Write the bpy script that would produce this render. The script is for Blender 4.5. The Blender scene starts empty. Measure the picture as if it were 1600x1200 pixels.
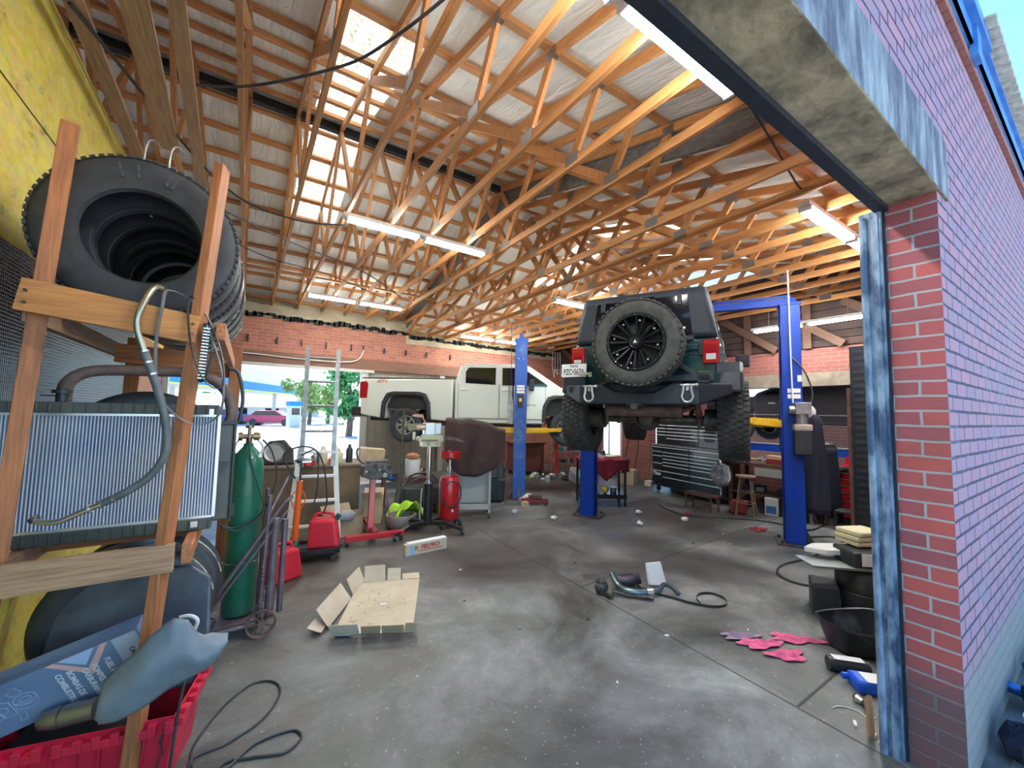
import bpy, bmesh, math, random
from mathutils import Vector, Matrix, Euler
random.seed(7)
R = math.radians
PI = math.pi
scene = bpy.context.scene
COL = scene.collection
# ------------------------------------------------------------------ camera
H = 1.75
FPX = 628.0
cz = Vector((185, -9000, 628)).normalized()
cx = Vector((955, 63, 628)); cx = (cx - cx.dot(cz) * cz).normalized()
cy = cz.cross(cx)
cam_d = bpy.data.cameras.new('camera'); cam = bpy.data.objects.new('camera', cam_d); COL.objects.link(cam)
cam_d.sensor_width = 36; cam_d.lens = FPX / 1600 * 36; cam_d.clip_end = 400; cam_d.clip_start = 0.05
right = Vector((cx[0], cy[0], cz[0])); down = Vector((cx[1], cy[1], cz[1])); fwd = Vector((cx[2], cy[2], cz[2]))
mw = Matrix.Identity(4)
for i in range(3):
    mw[i][0] = right[i]; mw[i][1] = -down[i]; mw[i][2] = -fwd[i]
mw.translation = (0, 0, H)
cam.matrix_world = mw
scene.camera = cam

# ------------------------------------------------------------------ materials
def nodes(name):
    m = bpy.data.materials.new(name); m.use_nodes = True
    nt = m.node_tree; b = nt.nodes['Principled BSDF']
    return m, nt, b
def N(nt, t, **kw):
    n = nt.nodes.new(t)
    for k, v in kw.items():
        if k in n.inputs: n.inputs[k].default_value = v
        else: setattr(n, k, v)
    return n
def L(nt, a, ao, b, bi): nt.links.new(a.outputs[ao], b.inputs[bi])
def rgba(c): return (c[0], c[1], c[2], 1)
def ramp(nt, stops):
    r = nt.nodes.new('ShaderNodeValToRGB'); e = r.color_ramp.elements
    e[0].position, e[0].color = stops[0][0], rgba(stops[0][1]); e[1].position, e[1].color = stops[-1][0], rgba(stops[-1][1])
    for p, c in stops[1:-1]:
        x = e.new(p); x.color = rgba(c)
    return r
def mat(name, c, rough=.5, metal=0, c2=None, ns=8, st=(1, 1, 1), bump=0, bs=None, coat=0, spec=.5, tint=0, lo=.35, hi=.65, trans=0):
    m, nt, b = nodes(name)
    b.inputs['Base Color'].default_value = rgba(c); b.inputs['Roughness'].default_value = rough; b.inputs['Metallic'].default_value = metal
    b.inputs['Coat Weight'].default_value = coat; b.inputs['Specular IOR Level'].default_value = spec
    if c2 or bump or tint:
        tc = N(nt, 'ShaderNodeTexCoord'); mp = N(nt, 'ShaderNodeMapping'); mp.inputs['Scale'].default_value = st
        L(nt, tc, 'Object', mp, 'Vector')
    last = None
    if c2:
        n = N(nt, 'ShaderNodeTexNoise', Scale=ns, Detail=6.0, Roughness=.6); L(nt, mp, 0, n, 'Vector')
        r = ramp(nt, [(lo, c), (hi, c2)]); L(nt, n, 'Fac', r, 'Fac'); last = r
        L(nt, r, 0, b, 'Base Color')
    if tint:
        oi = N(nt, 'ShaderNodeObjectInfo'); hs = N(nt, 'ShaderNodeHueSaturation')
        mr = N(nt, 'ShaderNodeMapRange'); mr.inputs['To Min'].default_value = 1 - tint; mr.inputs['To Max'].default_value = 1 + tint
        L(nt, oi, 'Random', mr, 'Value'); L(nt, mr, 0, hs, 'Value')
        if last: L(nt, last, 0, hs, 'Color')
        else: hs.inputs['Color'].default_value = rgba(c)
        L(nt, hs, 0, b, 'Base Color')
    if bump:
        n2 = N(nt, 'ShaderNodeTexNoise', Scale=bs or ns * 3, Detail=5.0); L(nt, mp, 0, n2, 'Vector')
        bp = N(nt, 'ShaderNodeBump', Strength=bump, Distance=.02); L(nt, n2, 'Fac', bp, 'Height'); L(nt, bp, 0, b, 'Normal')
    return m
def wood(name, c, c2, axis, rough=.65, tint=.25, ns=5):
    st = [14, 14, 14]; st[axis] = .9
    return mat(name, c, rough, 0, c2, ns, st, bump=.15, bs=12, tint=tint, lo=.3, hi=.7)
W_OR = [wood('pine_lumber_%s' % 'xyz'[a], (.62, .30, .105), (.42, .17, .052), a) for a in range(3)]
W_RAK = [wood('rack_lumber_%s' % 'xyz'[a], (.46, .17, .055), (.23, .085, .035), a, tint=.12) for a in range(3)]
W_GRY = [wood('weathered_lumber_%s' % 'xyz'[a], (.42, .26, .15), (.22, .12, .065), a, tint=.12) for a in range(3)]
W_DARK = [wood('old_dark_lumber_%s' % 'xyz'[a], (.19, .085, .05), (.09, .04, .025), a) for a in range(3)]
def brick_mat(name, ax, c1, c2, mortar, w=.235, h=.0785, ms=.006, dirt=(.1, .07, .06), dirty=.3, bump=.5, low=None, x0=0):
    m, nt, b = nodes(name)
    tc = N(nt, 'ShaderNodeTexCoord'); sp = N(nt, 'ShaderNodeSeparateXYZ'); cb = N(nt, 'ShaderNodeCombineXYZ')
    L(nt, tc, 'Object', sp, 0); sx_ = N(nt, 'ShaderNodeMath', operation='SUBTRACT'); sx_.inputs[1].default_value = x0; L(nt, sp, ax, sx_, 0); L(nt, sx_, 0, cb, 'X'); L(nt, sp, 'Z', cb, 'Y')
    wob = N(nt, 'ShaderNodeTexNoise', Scale=9.0, Detail=3.0); L(nt, tc, 'Object', wob, 'Vector')
    ma = N(nt, 'ShaderNodeVectorMath', operation='SCALE'); ma.inputs['Scale'].default_value = .011; L(nt, wob, 'Color', ma, 0)
    ad = N(nt, 'ShaderNodeVectorMath', operation='ADD'); L(nt, cb, 0, ad, 0); L(nt, ma, 0, ad, 1)
    br = N(nt, 'ShaderNodeTexBrick'); br.offset = .5; br.inputs['Scale'].default_value = 1
    br.inputs['Brick Width'].default_value = w; br.inputs['Row Height'].default_value = h; br.inputs['Mortar Size'].default_value = ms
    br.inputs['Mortar Smooth'].default_value = .25; br.inputs['Bias'].default_value = 0
    br.inputs['Color1'].default_value = rgba(c1); br.inputs['Color2'].default_value = rgba(c2); br.inputs['Mortar'].default_value = rgba(mortar)
    L(nt, ad, 0, br, 'Vector')
    n = N(nt, 'ShaderNodeTexNoise', Scale=3.0, Detail=7.0, Roughness=.65); L(nt, tc, 'Object', n, 'Vector')
    r = ramp(nt, [(.5, (0, 0, 0)), (.75, (1, 1, 1))]); L(nt, n, 'Fac', r, 0)
    mu = N(nt, 'ShaderNodeMath', operation='MULTIPLY'); mu.inputs[1].default_value = dirty; L(nt, r, 0, mu, 0)
    mx = N(nt, 'ShaderNodeMix', data_type='RGBA'); L(nt, mu, 0, mx, 'Factor'); L(nt, br, 'Color', mx, 6); mx.inputs[7].default_value = rgba(dirt)
    out = mx
    if low:
        zl, lc = low
        mr = N(nt, 'ShaderNodeMapRange'); mr.inputs['From Min'].default_value = zl + .12; mr.inputs['From Max'].default_value = zl - .05; mr.inputs['To Max'].default_value = .8
        n5 = N(nt, 'ShaderNodeMath', operation='MULTIPLY_ADD'); n5.inputs[1].default_value = .35; L(nt, n, 'Fac', n5, 0); L(nt, sp, 'Z', n5, 2)
        L(nt, n5, 0, mr, 'Value')
        m2 = N(nt, 'ShaderNodeMix', data_type='RGBA'); L(nt, mr, 0, m2, 'Factor'); L(nt, mx, 2, m2, 6); m2.inputs[7].default_value = rgba(lc); out = m2
    L(nt, out, 2, b, 'Base Color'); b.inputs['Roughness'].default_value = .85
    n2 = N(nt, 'ShaderNodeTexNoise', Scale=60.0, Detail=4.0); L(nt, tc, 'Object', n2, 'Vector')
    m1 = N(nt, 'ShaderNodeMath', operation='MULTIPLY'); m1.inputs[1].default_value = .25; L(nt, n2, 'Fac', m1, 0)
    sb = N(nt, 'ShaderNodeMath', operation='SUBTRACT'); L(nt, m1, 0, sb, 0); L(nt, br, 'Fac', sb, 1)
    bp = N(nt, 'ShaderNodeBump', Strength=bump, Distance=.012); L(nt, sb, 0, bp, 'Height'); L(nt, bp, 0, b, 'Normal')
    return m
BRK_OUT = brick_mat('painted_pink_brick', 'X', (.42, .20, .245), (.31, .19, .26), (.05, .042, .07), ms=.0085, dirt=(.24, .22, .27), dirty=.75, low=(.62, (.25, .25, .215)))
BRK_REV = brick_mat('red_brick_reveal', 'Y', (.42, .085, .07), (.27, .075, .085), (.34, .33, .33), w=.21, ms=.0065, x0=.48, dirt=(.09, .05, .05), dirty=.4, low=(.60, (.10, .075, .075)))
BRK_BACK = brick_mat('old_red_brick_back', 'X', (.42, .15, .095), (.30, .10, .07), (.36, .25, .19), w=.235, ms=.007, dirt=(.12, .07, .05), dirty=.5)
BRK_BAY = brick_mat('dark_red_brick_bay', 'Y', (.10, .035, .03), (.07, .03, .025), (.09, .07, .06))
BRK_SIDE = brick_mat('old_red_brick_side', 'Y', (.27, .075, .055), (.20, .06, .05), (.23, .17, .15), dirty=.55)
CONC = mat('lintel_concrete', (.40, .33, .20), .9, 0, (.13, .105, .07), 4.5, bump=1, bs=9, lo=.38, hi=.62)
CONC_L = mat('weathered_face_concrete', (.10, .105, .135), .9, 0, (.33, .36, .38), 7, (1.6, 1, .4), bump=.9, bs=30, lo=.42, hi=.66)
CONC_Y = mat('beam_concrete', (.44, .38, .26), .9, 0, (.31, .25, .16), 2.2, bump=.25)
STEEL_BLK = mat('dark_steel_angle', (.025, .03, .04), .55, .3, bump=.3, bs=30)
TAR = mat('black_tar', (.012, .012, .013), .6, bump=1, bs=40)
PLATE = mat('galvanized_plate', (.35, .35, .34), .35, .9)
WHITE_M = mat('white_enamel', (.75, .75, .73), .35)
RUB = mat('tyre_rubber', (.022, .024, .028), .62, 0, (.04, .043, .05), 9, bump=.12, bs=25)
RUB_SH = mat('glossy_tyre_rubber', (.018, .02, .024), .4, 0, (.035, .04, .046), 6)
RUB_DUST = mat('dusty_tyre_rubber', (.03, .032, .032), .8, 0, (.06, .06, .052), 14, bump=.3, bs=40)
LETTER = mat('white_tyre_marks', (.6, .6, .56), .7, 0, (.1, .1, .1), 30)
BLUE = mat('lift_blue_enamel', (.004, .040, .40), .45, 0, (.006, .05, .28), 2, spec=.3)
BLUE_W = mat('worn_lift_blue', (.02, .09, .38), .45, 0, (.15, .22, .36), 4, lo=.5, hi=.75)
YEL = mat('lift_arm_yellow', (.80, .50, .02), .45, 0, (.62, .36, .02), 8)
RED = mat('red_enamel', (.58, .014, .02), .3, coat=.4, c2=(.45, .012, .02), ns=5)
RED_D = mat('dull_red_enamel', (.30, .02, .025), .5, c2=(.16, .02, .02), ns=6)
RED_P = mat('red_plastic', (.62, .012, .05), .42, c2=(.48, .012, .04), ns=6)
RED_GAS = mat('red_poly_can', (.62, .02, .04), .4)
RED_CLOTH = mat('maroon_cloth', (.20, .008, .022), .85, bump=.3, bs=60)
BLACK = mat('black_plastic', (.02, .022, .026), .45, c2=(.035, .036, .04), ns=8)
BLACK_M = mat('black_enamel', (.02, .021, .024), .35, .2)
GREASE = mat('greasy_steel', (.06, .055, .05), .45, .6, c2=(.15, .13, .11), ns=14, bump=.3)
IRON = mat('rusty_iron', (.12, .07, .06), .65, .4, c2=(.22, .13, .11), ns=12)
PIPE_PUR = mat('primed_steel_tube', (.13, .10, .125), .5, .5, c2=(.2, .16, .17), ns=9)
ALU = mat('aluminium', (.62, .63, .64), .32, .95)
ALU_D = mat('dull_aluminium', (.42, .43, .43), .45, .8, c2=(.25, .25, .25), ns=10)
CHROME = mat('chrome', (.82, .83, .85), .12, 1)
GREEN = mat('cylinder_green', (.012, .15, .085), .35, c2=(.015, .12, .07), ns=5, coat=.3)
BRASS = mat('brass', (.35, .25, .13), .35, .9)
ORANGE = mat('orange_enamel', (.85, .13, .015), .35, coat=.3)
WHT = mat('white_paint', (.80, .81, .76), .28, coat=.6)
TRK_WHT = mat('truck_white_paint', (.74, .77, .70), .25, coat=.7)
CARD = mat('corrugated_cardboard', (.52, .40, .25), .85, c2=(.45, .33, .20), ns=7)
CARD_L = mat('pale_cardboard', (.62, .54, .41), .85, c2=(.54, .44, .31), ns=5, bump=.05)
PAPER = mat('white_paper', (.78, .78, .76), .8)
TISSUE = mat('white_tissue', (.75, .76, .76), .9, bump=.3)
PINK = mat('pink_shop_towel', (.72, .13, .27), .9, c2=(.58, .10, .22), ns=14, bump=.3, bs=50)
PURP = mat('grey_purple_towel', (.30, .22, .30), .9, c2=(.2, .13, .2), ns=14)
HIVIS = mat('lime_cloth', (.42, .72, .05), .8, bump=.2)
BROWN = mat('brown_canvas', (.055, .028, .026), .9, c2=(.04, .02, .02), ns=6, bump=.2)
NAVY = mat('navy_cloth', (.012, .014, .03), .9, bump=.3)
GRYCL = mat('grey_plastic_bag', (.32, .33, .36), .5, bump=.4)
GREYP = mat('grey_splash_shield_plastic', (.10, .135, .165), .5, c2=(.17, .21, .24), ns=5, bump=.05)
DARKMAT = mat('dark_panel_plastic', (.035, .045, .06), .4, c2=(.08, .10, .13), ns=4)
HOSEG = mat('grey_rubber_hose', (.085, .095, .10), .55, c2=(.13, .14, .14), ns=12)
RADT = mat('radiator_tank_plastic', (.045, .05, .045), .45, c2=(.09, .095, .075), ns=5)
RUSTHOSE = mat('rusty_brown_hose', (.16, .10, .085), .7, c2=(.07, .055, .05), ns=14)
GREEN_T = mat('jeep_green_paint', (.008, .045, .052), .22, coat=.8, metal=.3)
JEEP_TOP = mat('jeep_hardtop_texture', (.018, .027, .04), .6, bump=.15, bs=90)
JEEP_BLK = mat('jeep_black_bumper', (.011, .017, .027), .5, bump=.1, bs=60)
GLASS_D = mat('dark_tinted_glass', (.004, .005, .012), .06, spec=.7)
TAIL = mat('red_lens', (.34, .004, .012), .12, coat=.5)
LENSW = mat('clear_lens', (.6, .6, .6), .15)
BENCHW = mat('bench_top_wood', (.13, .06, .04), .6, c2=(.07, .035, .03), ns=6)
TRKD = mat('dark_grey_truck_paint', (.05, .045, .055), .25, coat=.7)
PLY = mat('grey_plywood', (.34, .31, .26), .8, c2=(.25, .22, .18), ns=3, st=(3, 3, .6))
CLAY = mat('dirty_box_side', (.20, .14, .085), .8, c2=(.11, .08, .055), ns=2.5)
CREAM = mat('cream_plastic', (.70, .63, .42), .5, c2=(.55, .48, .32), ns=6)
AMBER = mat('amber_glass', (.12, .14, .13), .1)
BLUEP = mat('blue_plastic_jug', (.008, .09, .62), .35)
FOAM = mat('yellow_batt', (.72, .66, .42), .9, bump=.4)
ORG_ST = mat('orange_sticker', (.85, .38, .03), .5)
WTXT = mat('white_lettering', (.8, .82, .85), .6)
BTXT = mat('black_lettering', (.02, .03, .03), .6)
RTXT = mat('red_lettering', (.55, .05, .03), .6)
LEAF = mat('tree_leaves', (.04, .22, .06), .6, c2=(.10, .36, .12), ns=3)
LEAF2 = mat('yellow_green_leaves', (.20, .34, .08), .6, c2=(.32, .42, .14), ns=3)
BARK = mat('tree_bark', (.16, .11, .08), .9)
CAN_ST = mat('canopy_blue_stripe', (.0, .22, .62), .5)
CAN_YE = mat('canopy_yellow_stripe', (.85, .72, .05), .5)
ROOF_BL = mat('blue_grey_metal_roof', (.25, .33, .45), .4, .3)
STUCCO = mat('pale_stucco', (.55, .58, .6), .8)
CAR_MAG = mat('magenta_red_car_paint', (.42, .02, .10), .3, coat=.6)
FLASH_BL = mat('blue_painted_flashing', (.03, .16, .50), .4, c2=(.10, .28, .58), ns=5)

# yellow OSB
def osb():
    m, nt, b = nodes('yellow_painted_osb')
    tc = N(nt, 'ShaderNodeTexCoord'); mp = N(nt, 'ShaderNodeMapping'); mp.inputs['Scale'].default_value = (1, 1, 1.6); mp.inputs['Rotation'].default_value = (.5, 0, 0)
    L(nt, tc, 'Object', mp, 0)
    v = N(nt, 'ShaderNodeTexVoronoi', Scale=16.0); v.distance = 'CHEBYCHEV'; L(nt, mp, 0, v, 'Vector')
    n = N(nt, 'ShaderNodeTexNoise', Scale=6.0, Detail=8.0, Roughness=.7); L(nt, mp, 0, n, 'Vector')
    r = ramp(nt, [(.3, (.26, .18, .012)), (.42, (.55, .42, .022)), (.7, (.70, .56, .035))]); L(nt, n, 'Fac', r, 0)
    mx = N(nt, 'ShaderNodeMix', data_type='RGBA'); mx.inputs['Factor'].default_value = .10; L(nt, r, 0, mx, 6); L(nt, v, 'Color', mx, 7)
    L(nt, mx, 2, b, 'Base Color'); b.inputs['Roughness'].default_value = .7
    bp = N(nt, 'ShaderNodeBump', Strength=.35, Distance=.01); L(nt, v, 'Distance', bp, 'Height'); L(nt, bp, 0, b, 'Normal')
    return m
OSB = osb()
# diamond plate panel
def diamond():
    m, nt, b = nodes('dark_diamond_plate')
    tc = N(nt, 'ShaderNodeTexCoord'); sp = N(nt, 'ShaderNodeSeparateXYZ'); L(nt, tc, 'Object', sp, 0)
    def wave(a, bb, s):
        m1 = N(nt, 'ShaderNodeMath', operation='MULTIPLY'); m1.inputs[1].default_value = s; L(nt, sp, a, m1, 0)
        m2 = N(nt, 'ShaderNodeMath', operation='SINE'); L(nt, m1, 0, m2, 0); return m2
    a = wave('Y', 0, 150); c = wave('Z', 0, 150)
    mu = N(nt, 'ShaderNodeMath', operation='MULTIPLY'); L(nt, a, 0, mu, 0); L(nt, c, 0, mu, 1)
    gt = N(nt, 'ShaderNodeMath', operation='ABSOLUTE'); L(nt, mu, 0, gt, 0)
    bp = N(nt, 'ShaderNodeBump', Strength=.9, Distance=.006); L(nt, gt, 0, bp, 'Height'); L(nt, bp, 0, b, 'Normal')
    b.inputs['Base Color'].default_value = (.035, .05, .062, 1); b.inputs['Metallic'].default_value = .8; b.inputs['Roughness'].default_value = .33
    return m
DIAM = diamond()
# insulation
def insul():
    m, nt, b = nodes('white_vapour_barrier')
    tc = N(nt, 'ShaderNodeTexCoord'); mp = N(nt, 'ShaderNodeMapping'); mp.inputs['Scale'].default_value = (7, 1.1, 1.1)
    L(nt, tc, 'Object', mp, 0)
    n = N(nt, 'ShaderNodeTexNoise', Scale=1.6, Detail=5.0, Roughness=.55, Distortion=.6); L(nt, mp, 0, n, 'Vector')
    n2 = N(nt, 'ShaderNodeTexNoise', Scale=2.2, Detail=3.0); L(nt, tc, 'Object', n2, 'Vector')
    r = ramp(nt, [(.3, (.74, .75, .70)), (.6, (.86, .87, .81))]); L(nt, n2, 'Fac', r, 0); L(nt, r, 0, b, 'Base Color')
    b.inputs['Roughness'].default_value = .42
    bp = N(nt, 'ShaderNodeBump', Strength=.9, Distance=.06); L(nt, n, 'Fac', bp, 'Height'); L(nt, bp, 0, b, 'Normal')
    return m
INSUL = insul()
def skyl():
    m, nt, b = nodes('speckled_translucent_fibreglass')
    nt.nodes.remove(b); out = [n for n in nt.nodes if n.type == 'OUTPUT_MATERIAL'][0]
    tc = N(nt, 'ShaderNodeTexCoord'); mp = N(nt, 'ShaderNodeMapping'); mp.inputs['Scale'].default_value = (1, .45, 1); L(nt, tc, 'Object', mp, 0)
    n = N(nt, 'ShaderNodeTexNoise', Scale=42.0, Detail=2.0); L(nt, mp, 0, n, 'Vector')
    w = N(nt, 'ShaderNodeTexWave', Scale=2.2, Distortion=.5); L(nt, tc, 'Object', w, 'Vector')
    ad = N(nt, 'ShaderNodeMath', operation='MULTIPLY_ADD'); ad.inputs[1].default_value = -.14; L(nt, w, 'Fac', ad, 0); L(nt, n, 'Fac', ad, 2)
    r = ramp(nt, [(.30, (.25, .22, .08)), (.42, (.90, .90, .80))]); L(nt, ad, 0, r, 0)
    t = N(nt, 'ShaderNodeBsdfTranslucent'); L(nt, r, 0, t, 'Color')
    L(nt, t, 0, out, 0)
    return m
SKYL = skyl()
def emis(name, c, s):
    m, nt, b = nodes(name); b.inputs['Base Color'].default_value = (0.8, .8, .8, 1)
    b.inputs['Emission Color'].default_value = rgba(c); b.inputs['Emission Strength'].default_value = s; return m
TUBE = emis('lit_fluorescent_tube', (.95, 1.0, .98), 62)
def floor_mat():
    m, nt, b = nodes('stained_concrete_floor')
    tc = N(nt, 'ShaderNodeTexCoord'); sp = N(nt, 'ShaderNodeSeparateXYZ'); L(nt, tc, 'Object', sp, 0)
    n = N(nt, 'ShaderNodeTexNoise', Scale=.9, Detail=9.0, Roughness=.68, Distortion=.4); L(nt, tc, 'Object', n, 'Vector')
    r = ramp(nt, [(.34, (.035, .034, .032)), (.46, (.095, .095, .09)), (.57, (.19, .195, .19)), (.70, (.36, .36, .345))]); L(nt, n, 'Fac', r, 0)
    # patchy dark brown tone, stronger deeper in the shop
    n2 = N(nt, 'ShaderNodeTexNoise', Scale=.55, Detail=5.0, Roughness=.6); L(nt, tc, 'Object', n2, 'Vector')
    mr = N(nt, 'ShaderNodeMapRange'); mr.inputs['From Min'].default_value = 1.6; mr.inputs['From Max'].default_value = 5.2; mr.inputs['To Max'].default_value = .8
    L(nt, sp, 'Y', mr, 'Value')
    mu = N(nt, 'ShaderNodeMath', operation='MULTIPLY'); L(nt, mr, 0, mu, 0)
    r2 = ramp(nt, [(.30, (0, 0, 0)), (.58, (1, 1, 1))]); L(nt, n2, 'Fac', r2, 0); L(nt, r2, 0, mu, 1)
    mx = N(nt, 'ShaderNodeMix', data_type='RGBA'); L(nt, mu, 0, mx, 'Factor'); L(nt, r, 0, mx, 6); mx.inputs[7].default_value = (.060, .042, .030, 1)
    last = mx
    # round oil spots
    for (x, y, rad, s) in [(1.62, 1.72, .30, .75), (2.0, 4.5, .5, .45), (5.3, 4.9, .8, .6), (6.4, 2.7, .6, .7), (2.2, 1.9, .45, .35), (.9, 3.9, .35, .35), (4.6, 4.2, .7, .35)]:
        vm = N(nt, 'ShaderNodeVectorMath', operation='DISTANCE'); L(nt, tc, 'Object', vm, 0); vm.inputs[1].default_value = (x, y, 0)
        nn = N(nt, 'ShaderNodeMath', operation='MULTIPLY_ADD'); nn.inputs[1].default_value = .35; L(nt, n, 'Fac', nn, 0); L(nt, vm, 'Value', nn, 2)
        q = N(nt, 'ShaderNodeMapRange'); q.inputs['From Min'].default_value = rad + .3; q.inputs['From Max'].default_value = rad * .3 + .12; q.inputs['To Max'].default_value = s
        L(nt, nn, 0, q, 'Value')
        m3 = N(nt, 'ShaderNodeMix', data_type='RGBA'); L(nt, q, 0, m3, 'Factor'); L(nt, last, 2, m3, 6); m3.inputs[7].default_value = (.045, .042, .045, 1); last = m3
    # pale speckles
    n3 = N(nt, 'ShaderNodeTexNoise', Scale=38.0, Detail=3.0); L(nt, tc, 'Object', n3, 'Vector')
    r3 = ramp(nt, [(.66, (0, 0, 0)), (.72, (.5, .5, .5))]); L(nt, n3, 'Fac', r3, 0)
    m4 = N(nt, 'ShaderNodeMix', data_type='RGBA'); L(nt, r3, 0, m4, 'Factor'); L(nt, last, 2, m4, 6); m4.inputs[7].default_value = (.5, .49, .46, 1)
    L(nt, m4, 2, b, 'Base Color')
    r4 = ramp(nt, [(.3, (.35, .35, .35)), (.7, (.7, .7, .7))]); L(nt, n, 'Fac', r4, 0); L(nt, r4, 0, b, 'Roughness')
    n4 = N(nt, 'ShaderNodeTexNoise', Scale=22.0, Detail=6.0); L(nt, tc, 'Object', n4, 'Vector')
    bp = N(nt, 'ShaderNodeBump', Strength=.18, Distance=.01); L(nt, n4, 'Fac', bp, 'Height'); L(nt, bp, 0, b, 'Normal')
    return m
FLOOR = floor_mat()
GROUND = mat('sunlit_concrete_apron', (.52, .51, .49), .9, c2=(.40, .39, .37), ns=1.5)

# ------------------------------------------------------------------ mesh helper
class MB:
    def __init__(s): s.bm = bmesh.new(); s.M = Matrix.Identity(4)
    def at(s, M): s.M = M; return s
    def _v(s, p): return s.bm.verts.new(s.M @ Vector(p))
    def _f(s, vs, m):
        try:
            f = s.bm.faces.new(vs); f.material_index = m; return f
        except ValueError: return None
    def hexa(s, P, m=0):
        v = [s._v(p) for p in P]
        for q in ((0, 3, 2, 1), (4, 5, 6, 7), (0, 1, 5, 4), (1, 2, 6, 5), (2, 3, 7, 6), (3, 0, 4, 7)): s._f([v[i] for i in q], m)
        return s
    def box(s, c, d, rot=None, m=0, taper=1.0):
        x, y, z = d[0] / 2, d[1] / 2, d[2] / 2
        P = [(-x, -y, -z), (x, -y, -z), (x, y, -z), (-x, y, -z)] + [(a * taper, b * taper, z) for a, b in ((-x, -y), (x, -y), (x, y), (-x, y))]
        if rot is not None:
            E = Euler(rot).to_matrix(); P = [E @ Vector(p) for p in P]
        return s.hexa([Vector(p) + Vector(c) for p in P], m)
    def bb(s, a, b, m=0):
        return s.box([(a[i] + b[i]) / 2 for i in range(3)], [abs(b[i] - a[i]) for i in range(3)], m=m)
    def beam(s, p, q, w, h, up=(0, 0, 1), m=0):
        p, q = Vector(p), Vector(q); d = (q - p).normalized(); u = Vector(up)
        sd = d.cross(u)
        if sd.length < 1e-4: sd = d.cross(Vector((1, 0, 0)))
        sd.normalize(); u = sd.cross(d).normalized(); a = sd * w / 2; b = u * h / 2
        return s.hexa([p - a - b, p + a - b, q + a - b, q - a - b, p - a + b, p + a + b, q + a + b, q - a + b], m)
    def ring(s, c, u, v, r, n, r2=None):
        return [s._v(c + u * (r * math.cos(2 * PI * i / n)) + v * ((r2 or r) * math.sin(2 * PI * i / n))) for i in range(n)]
    def skin(s, rings, closed=False, caps=True, m=0):
        n = len(rings[0]); k = len(rings)
        for i in range(k if closed else k - 1):
            a, b = rings[i], rings[(i + 1) % k]
            for j in range(n): s._f([a[j], a[(j + 1) % n], b[(j + 1) % n], b[j]], m)
        if caps and not closed:
            s._f(rings[0][::-1], m); s._f(rings[-1], m)
        return s
    def tube(s, pts, r, n=8, closed=False, m=0, caps=True, r2=None):
        pts = [Vector(p) for p in pts]; k = len(pts); rings = []
        rr = r if isinstance(r, (list, tuple)) else [r] * k
        t0 = (pts[1] - pts[0]).normalized(); u = t0.orthogonal().normalized()
        for i, p in enumerate(pts):
            if closed: t = (pts[(i + 1) % k] - pts[i - 1]).normalized()
            else: t = (pts[min(i + 1, k - 1)] - pts[max(i - 1, 0)]).normalized()
            u = (u - t * u.dot(t)).normalized(); v = t.cross(u)
            rings.append(s.ring(p, u, v, rr[i], n, (r2 * rr[i] / rr[0]) if r2 else None))
        return s.skin(rings, closed, caps, m)
    def cyl(s, p, q, r, r2=None, n=20, m=0, caps=True):
        return s.tube([p, q], [r, r if r2 is None else r2], n, m=m, caps=caps)
    def lathe(s, prof, o=(0, 0, 0), ax=(0, 0, 1), n=28, m=0, closed=False, caps=True):
        o = Vector(o); ax = Vector(ax).normalized(); u = ax.orthogonal().normalized(); v = ax.cross(u)
        rings = [s.ring(o + ax * z, u, v, max(r, .0004), n) for r, z in prof]
        return s.skin(rings, closed, caps, m)
    def sph(s, c, r, n=14, m=0, sc=(1, 1, 1)):
        prof = []
        rings = []
        k = n // 2
        for i in range(k + 1):
            a = -PI / 2 + PI * i / k
            rr = max(math.cos(a), .01); rings.append([s._v((c[0] + r * sc[0] * rr * math.cos(2 * PI * j / n), c[1] + r * sc[1] * rr * math.sin(2 * PI * j / n), c[2] + r * sc[2] * math.sin(a))) for j in range(n)])
        return s.skin(rings, m=m)
    def prism(s, poly, z0, z1, m=0, fr=None):
        fr = fr or (lambda x, y, z: (x, y, z))
        a = [s._v(fr(x, y, z0)) for x, y in poly]; b = [s._v(fr(x, y, z1)) for x, y in poly]; n = len(poly)
        for i in range(n): s._f([a[i], a[(i + 1) % n], b[(i + 1) % n], b[i]], m)
        s._f(a[::-1], m); s._f(b, m); return s
    def grid(s, f, nu, nv, m=0, thick=0):
        V = [[s._v(f(i / nu, j / nv)) for j in range(nv + 1)] for i in range(nu + 1)]
        for i in range(nu):
            for j in range(nv): s._f([V[i][j], V[i + 1][j], V[i + 1][j + 1], V[i][j + 1]], m)
        return s
    def build(s, name, mats, parent=None, smooth=40, bevel=0, solid=0, sub=0):
        bmesh.ops.recalc_face_normals(s.bm, faces=s.bm.faces[:])
        me = bpy.data.meshes.new(name); s.bm.to_mesh(me); s.bm.free()
        for m in (mats if isinstance(mats, (list, tuple)) else [mats]): me.materials.append(m)
        if smooth:
            for p in me.polygons: p.use_smooth = True
            me.set_sharp_from_angle(angle=R(smooth))
        o = bpy.data.objects.new(name, me); COL.objects.link(o)
        if parent is not None: o.parent = parent
        if solid:
            md = o.modifiers.new('solid', 'SOLIDIFY'); md.thickness = solid; md.offset = 0
        if bevel:
            md = o.modifiers.new('bevel', 'BEVEL'); md.width = bevel; md.segments = 2; md.limit_method = 'ANGLE'; md.angle_limit = R(40)
        if sub:
            md = o.modifiers.new('sub', 'SUBSURF'); md.levels = sub; md.render_levels = sub
        return o
def tag(o, label=None, cat=None, group=None, kind=None):
    if label: o['label'] = label
    if cat: o['category'] = cat
    if group: o['group'] = group
    if kind: o['kind'] = kind
    return o
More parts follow.
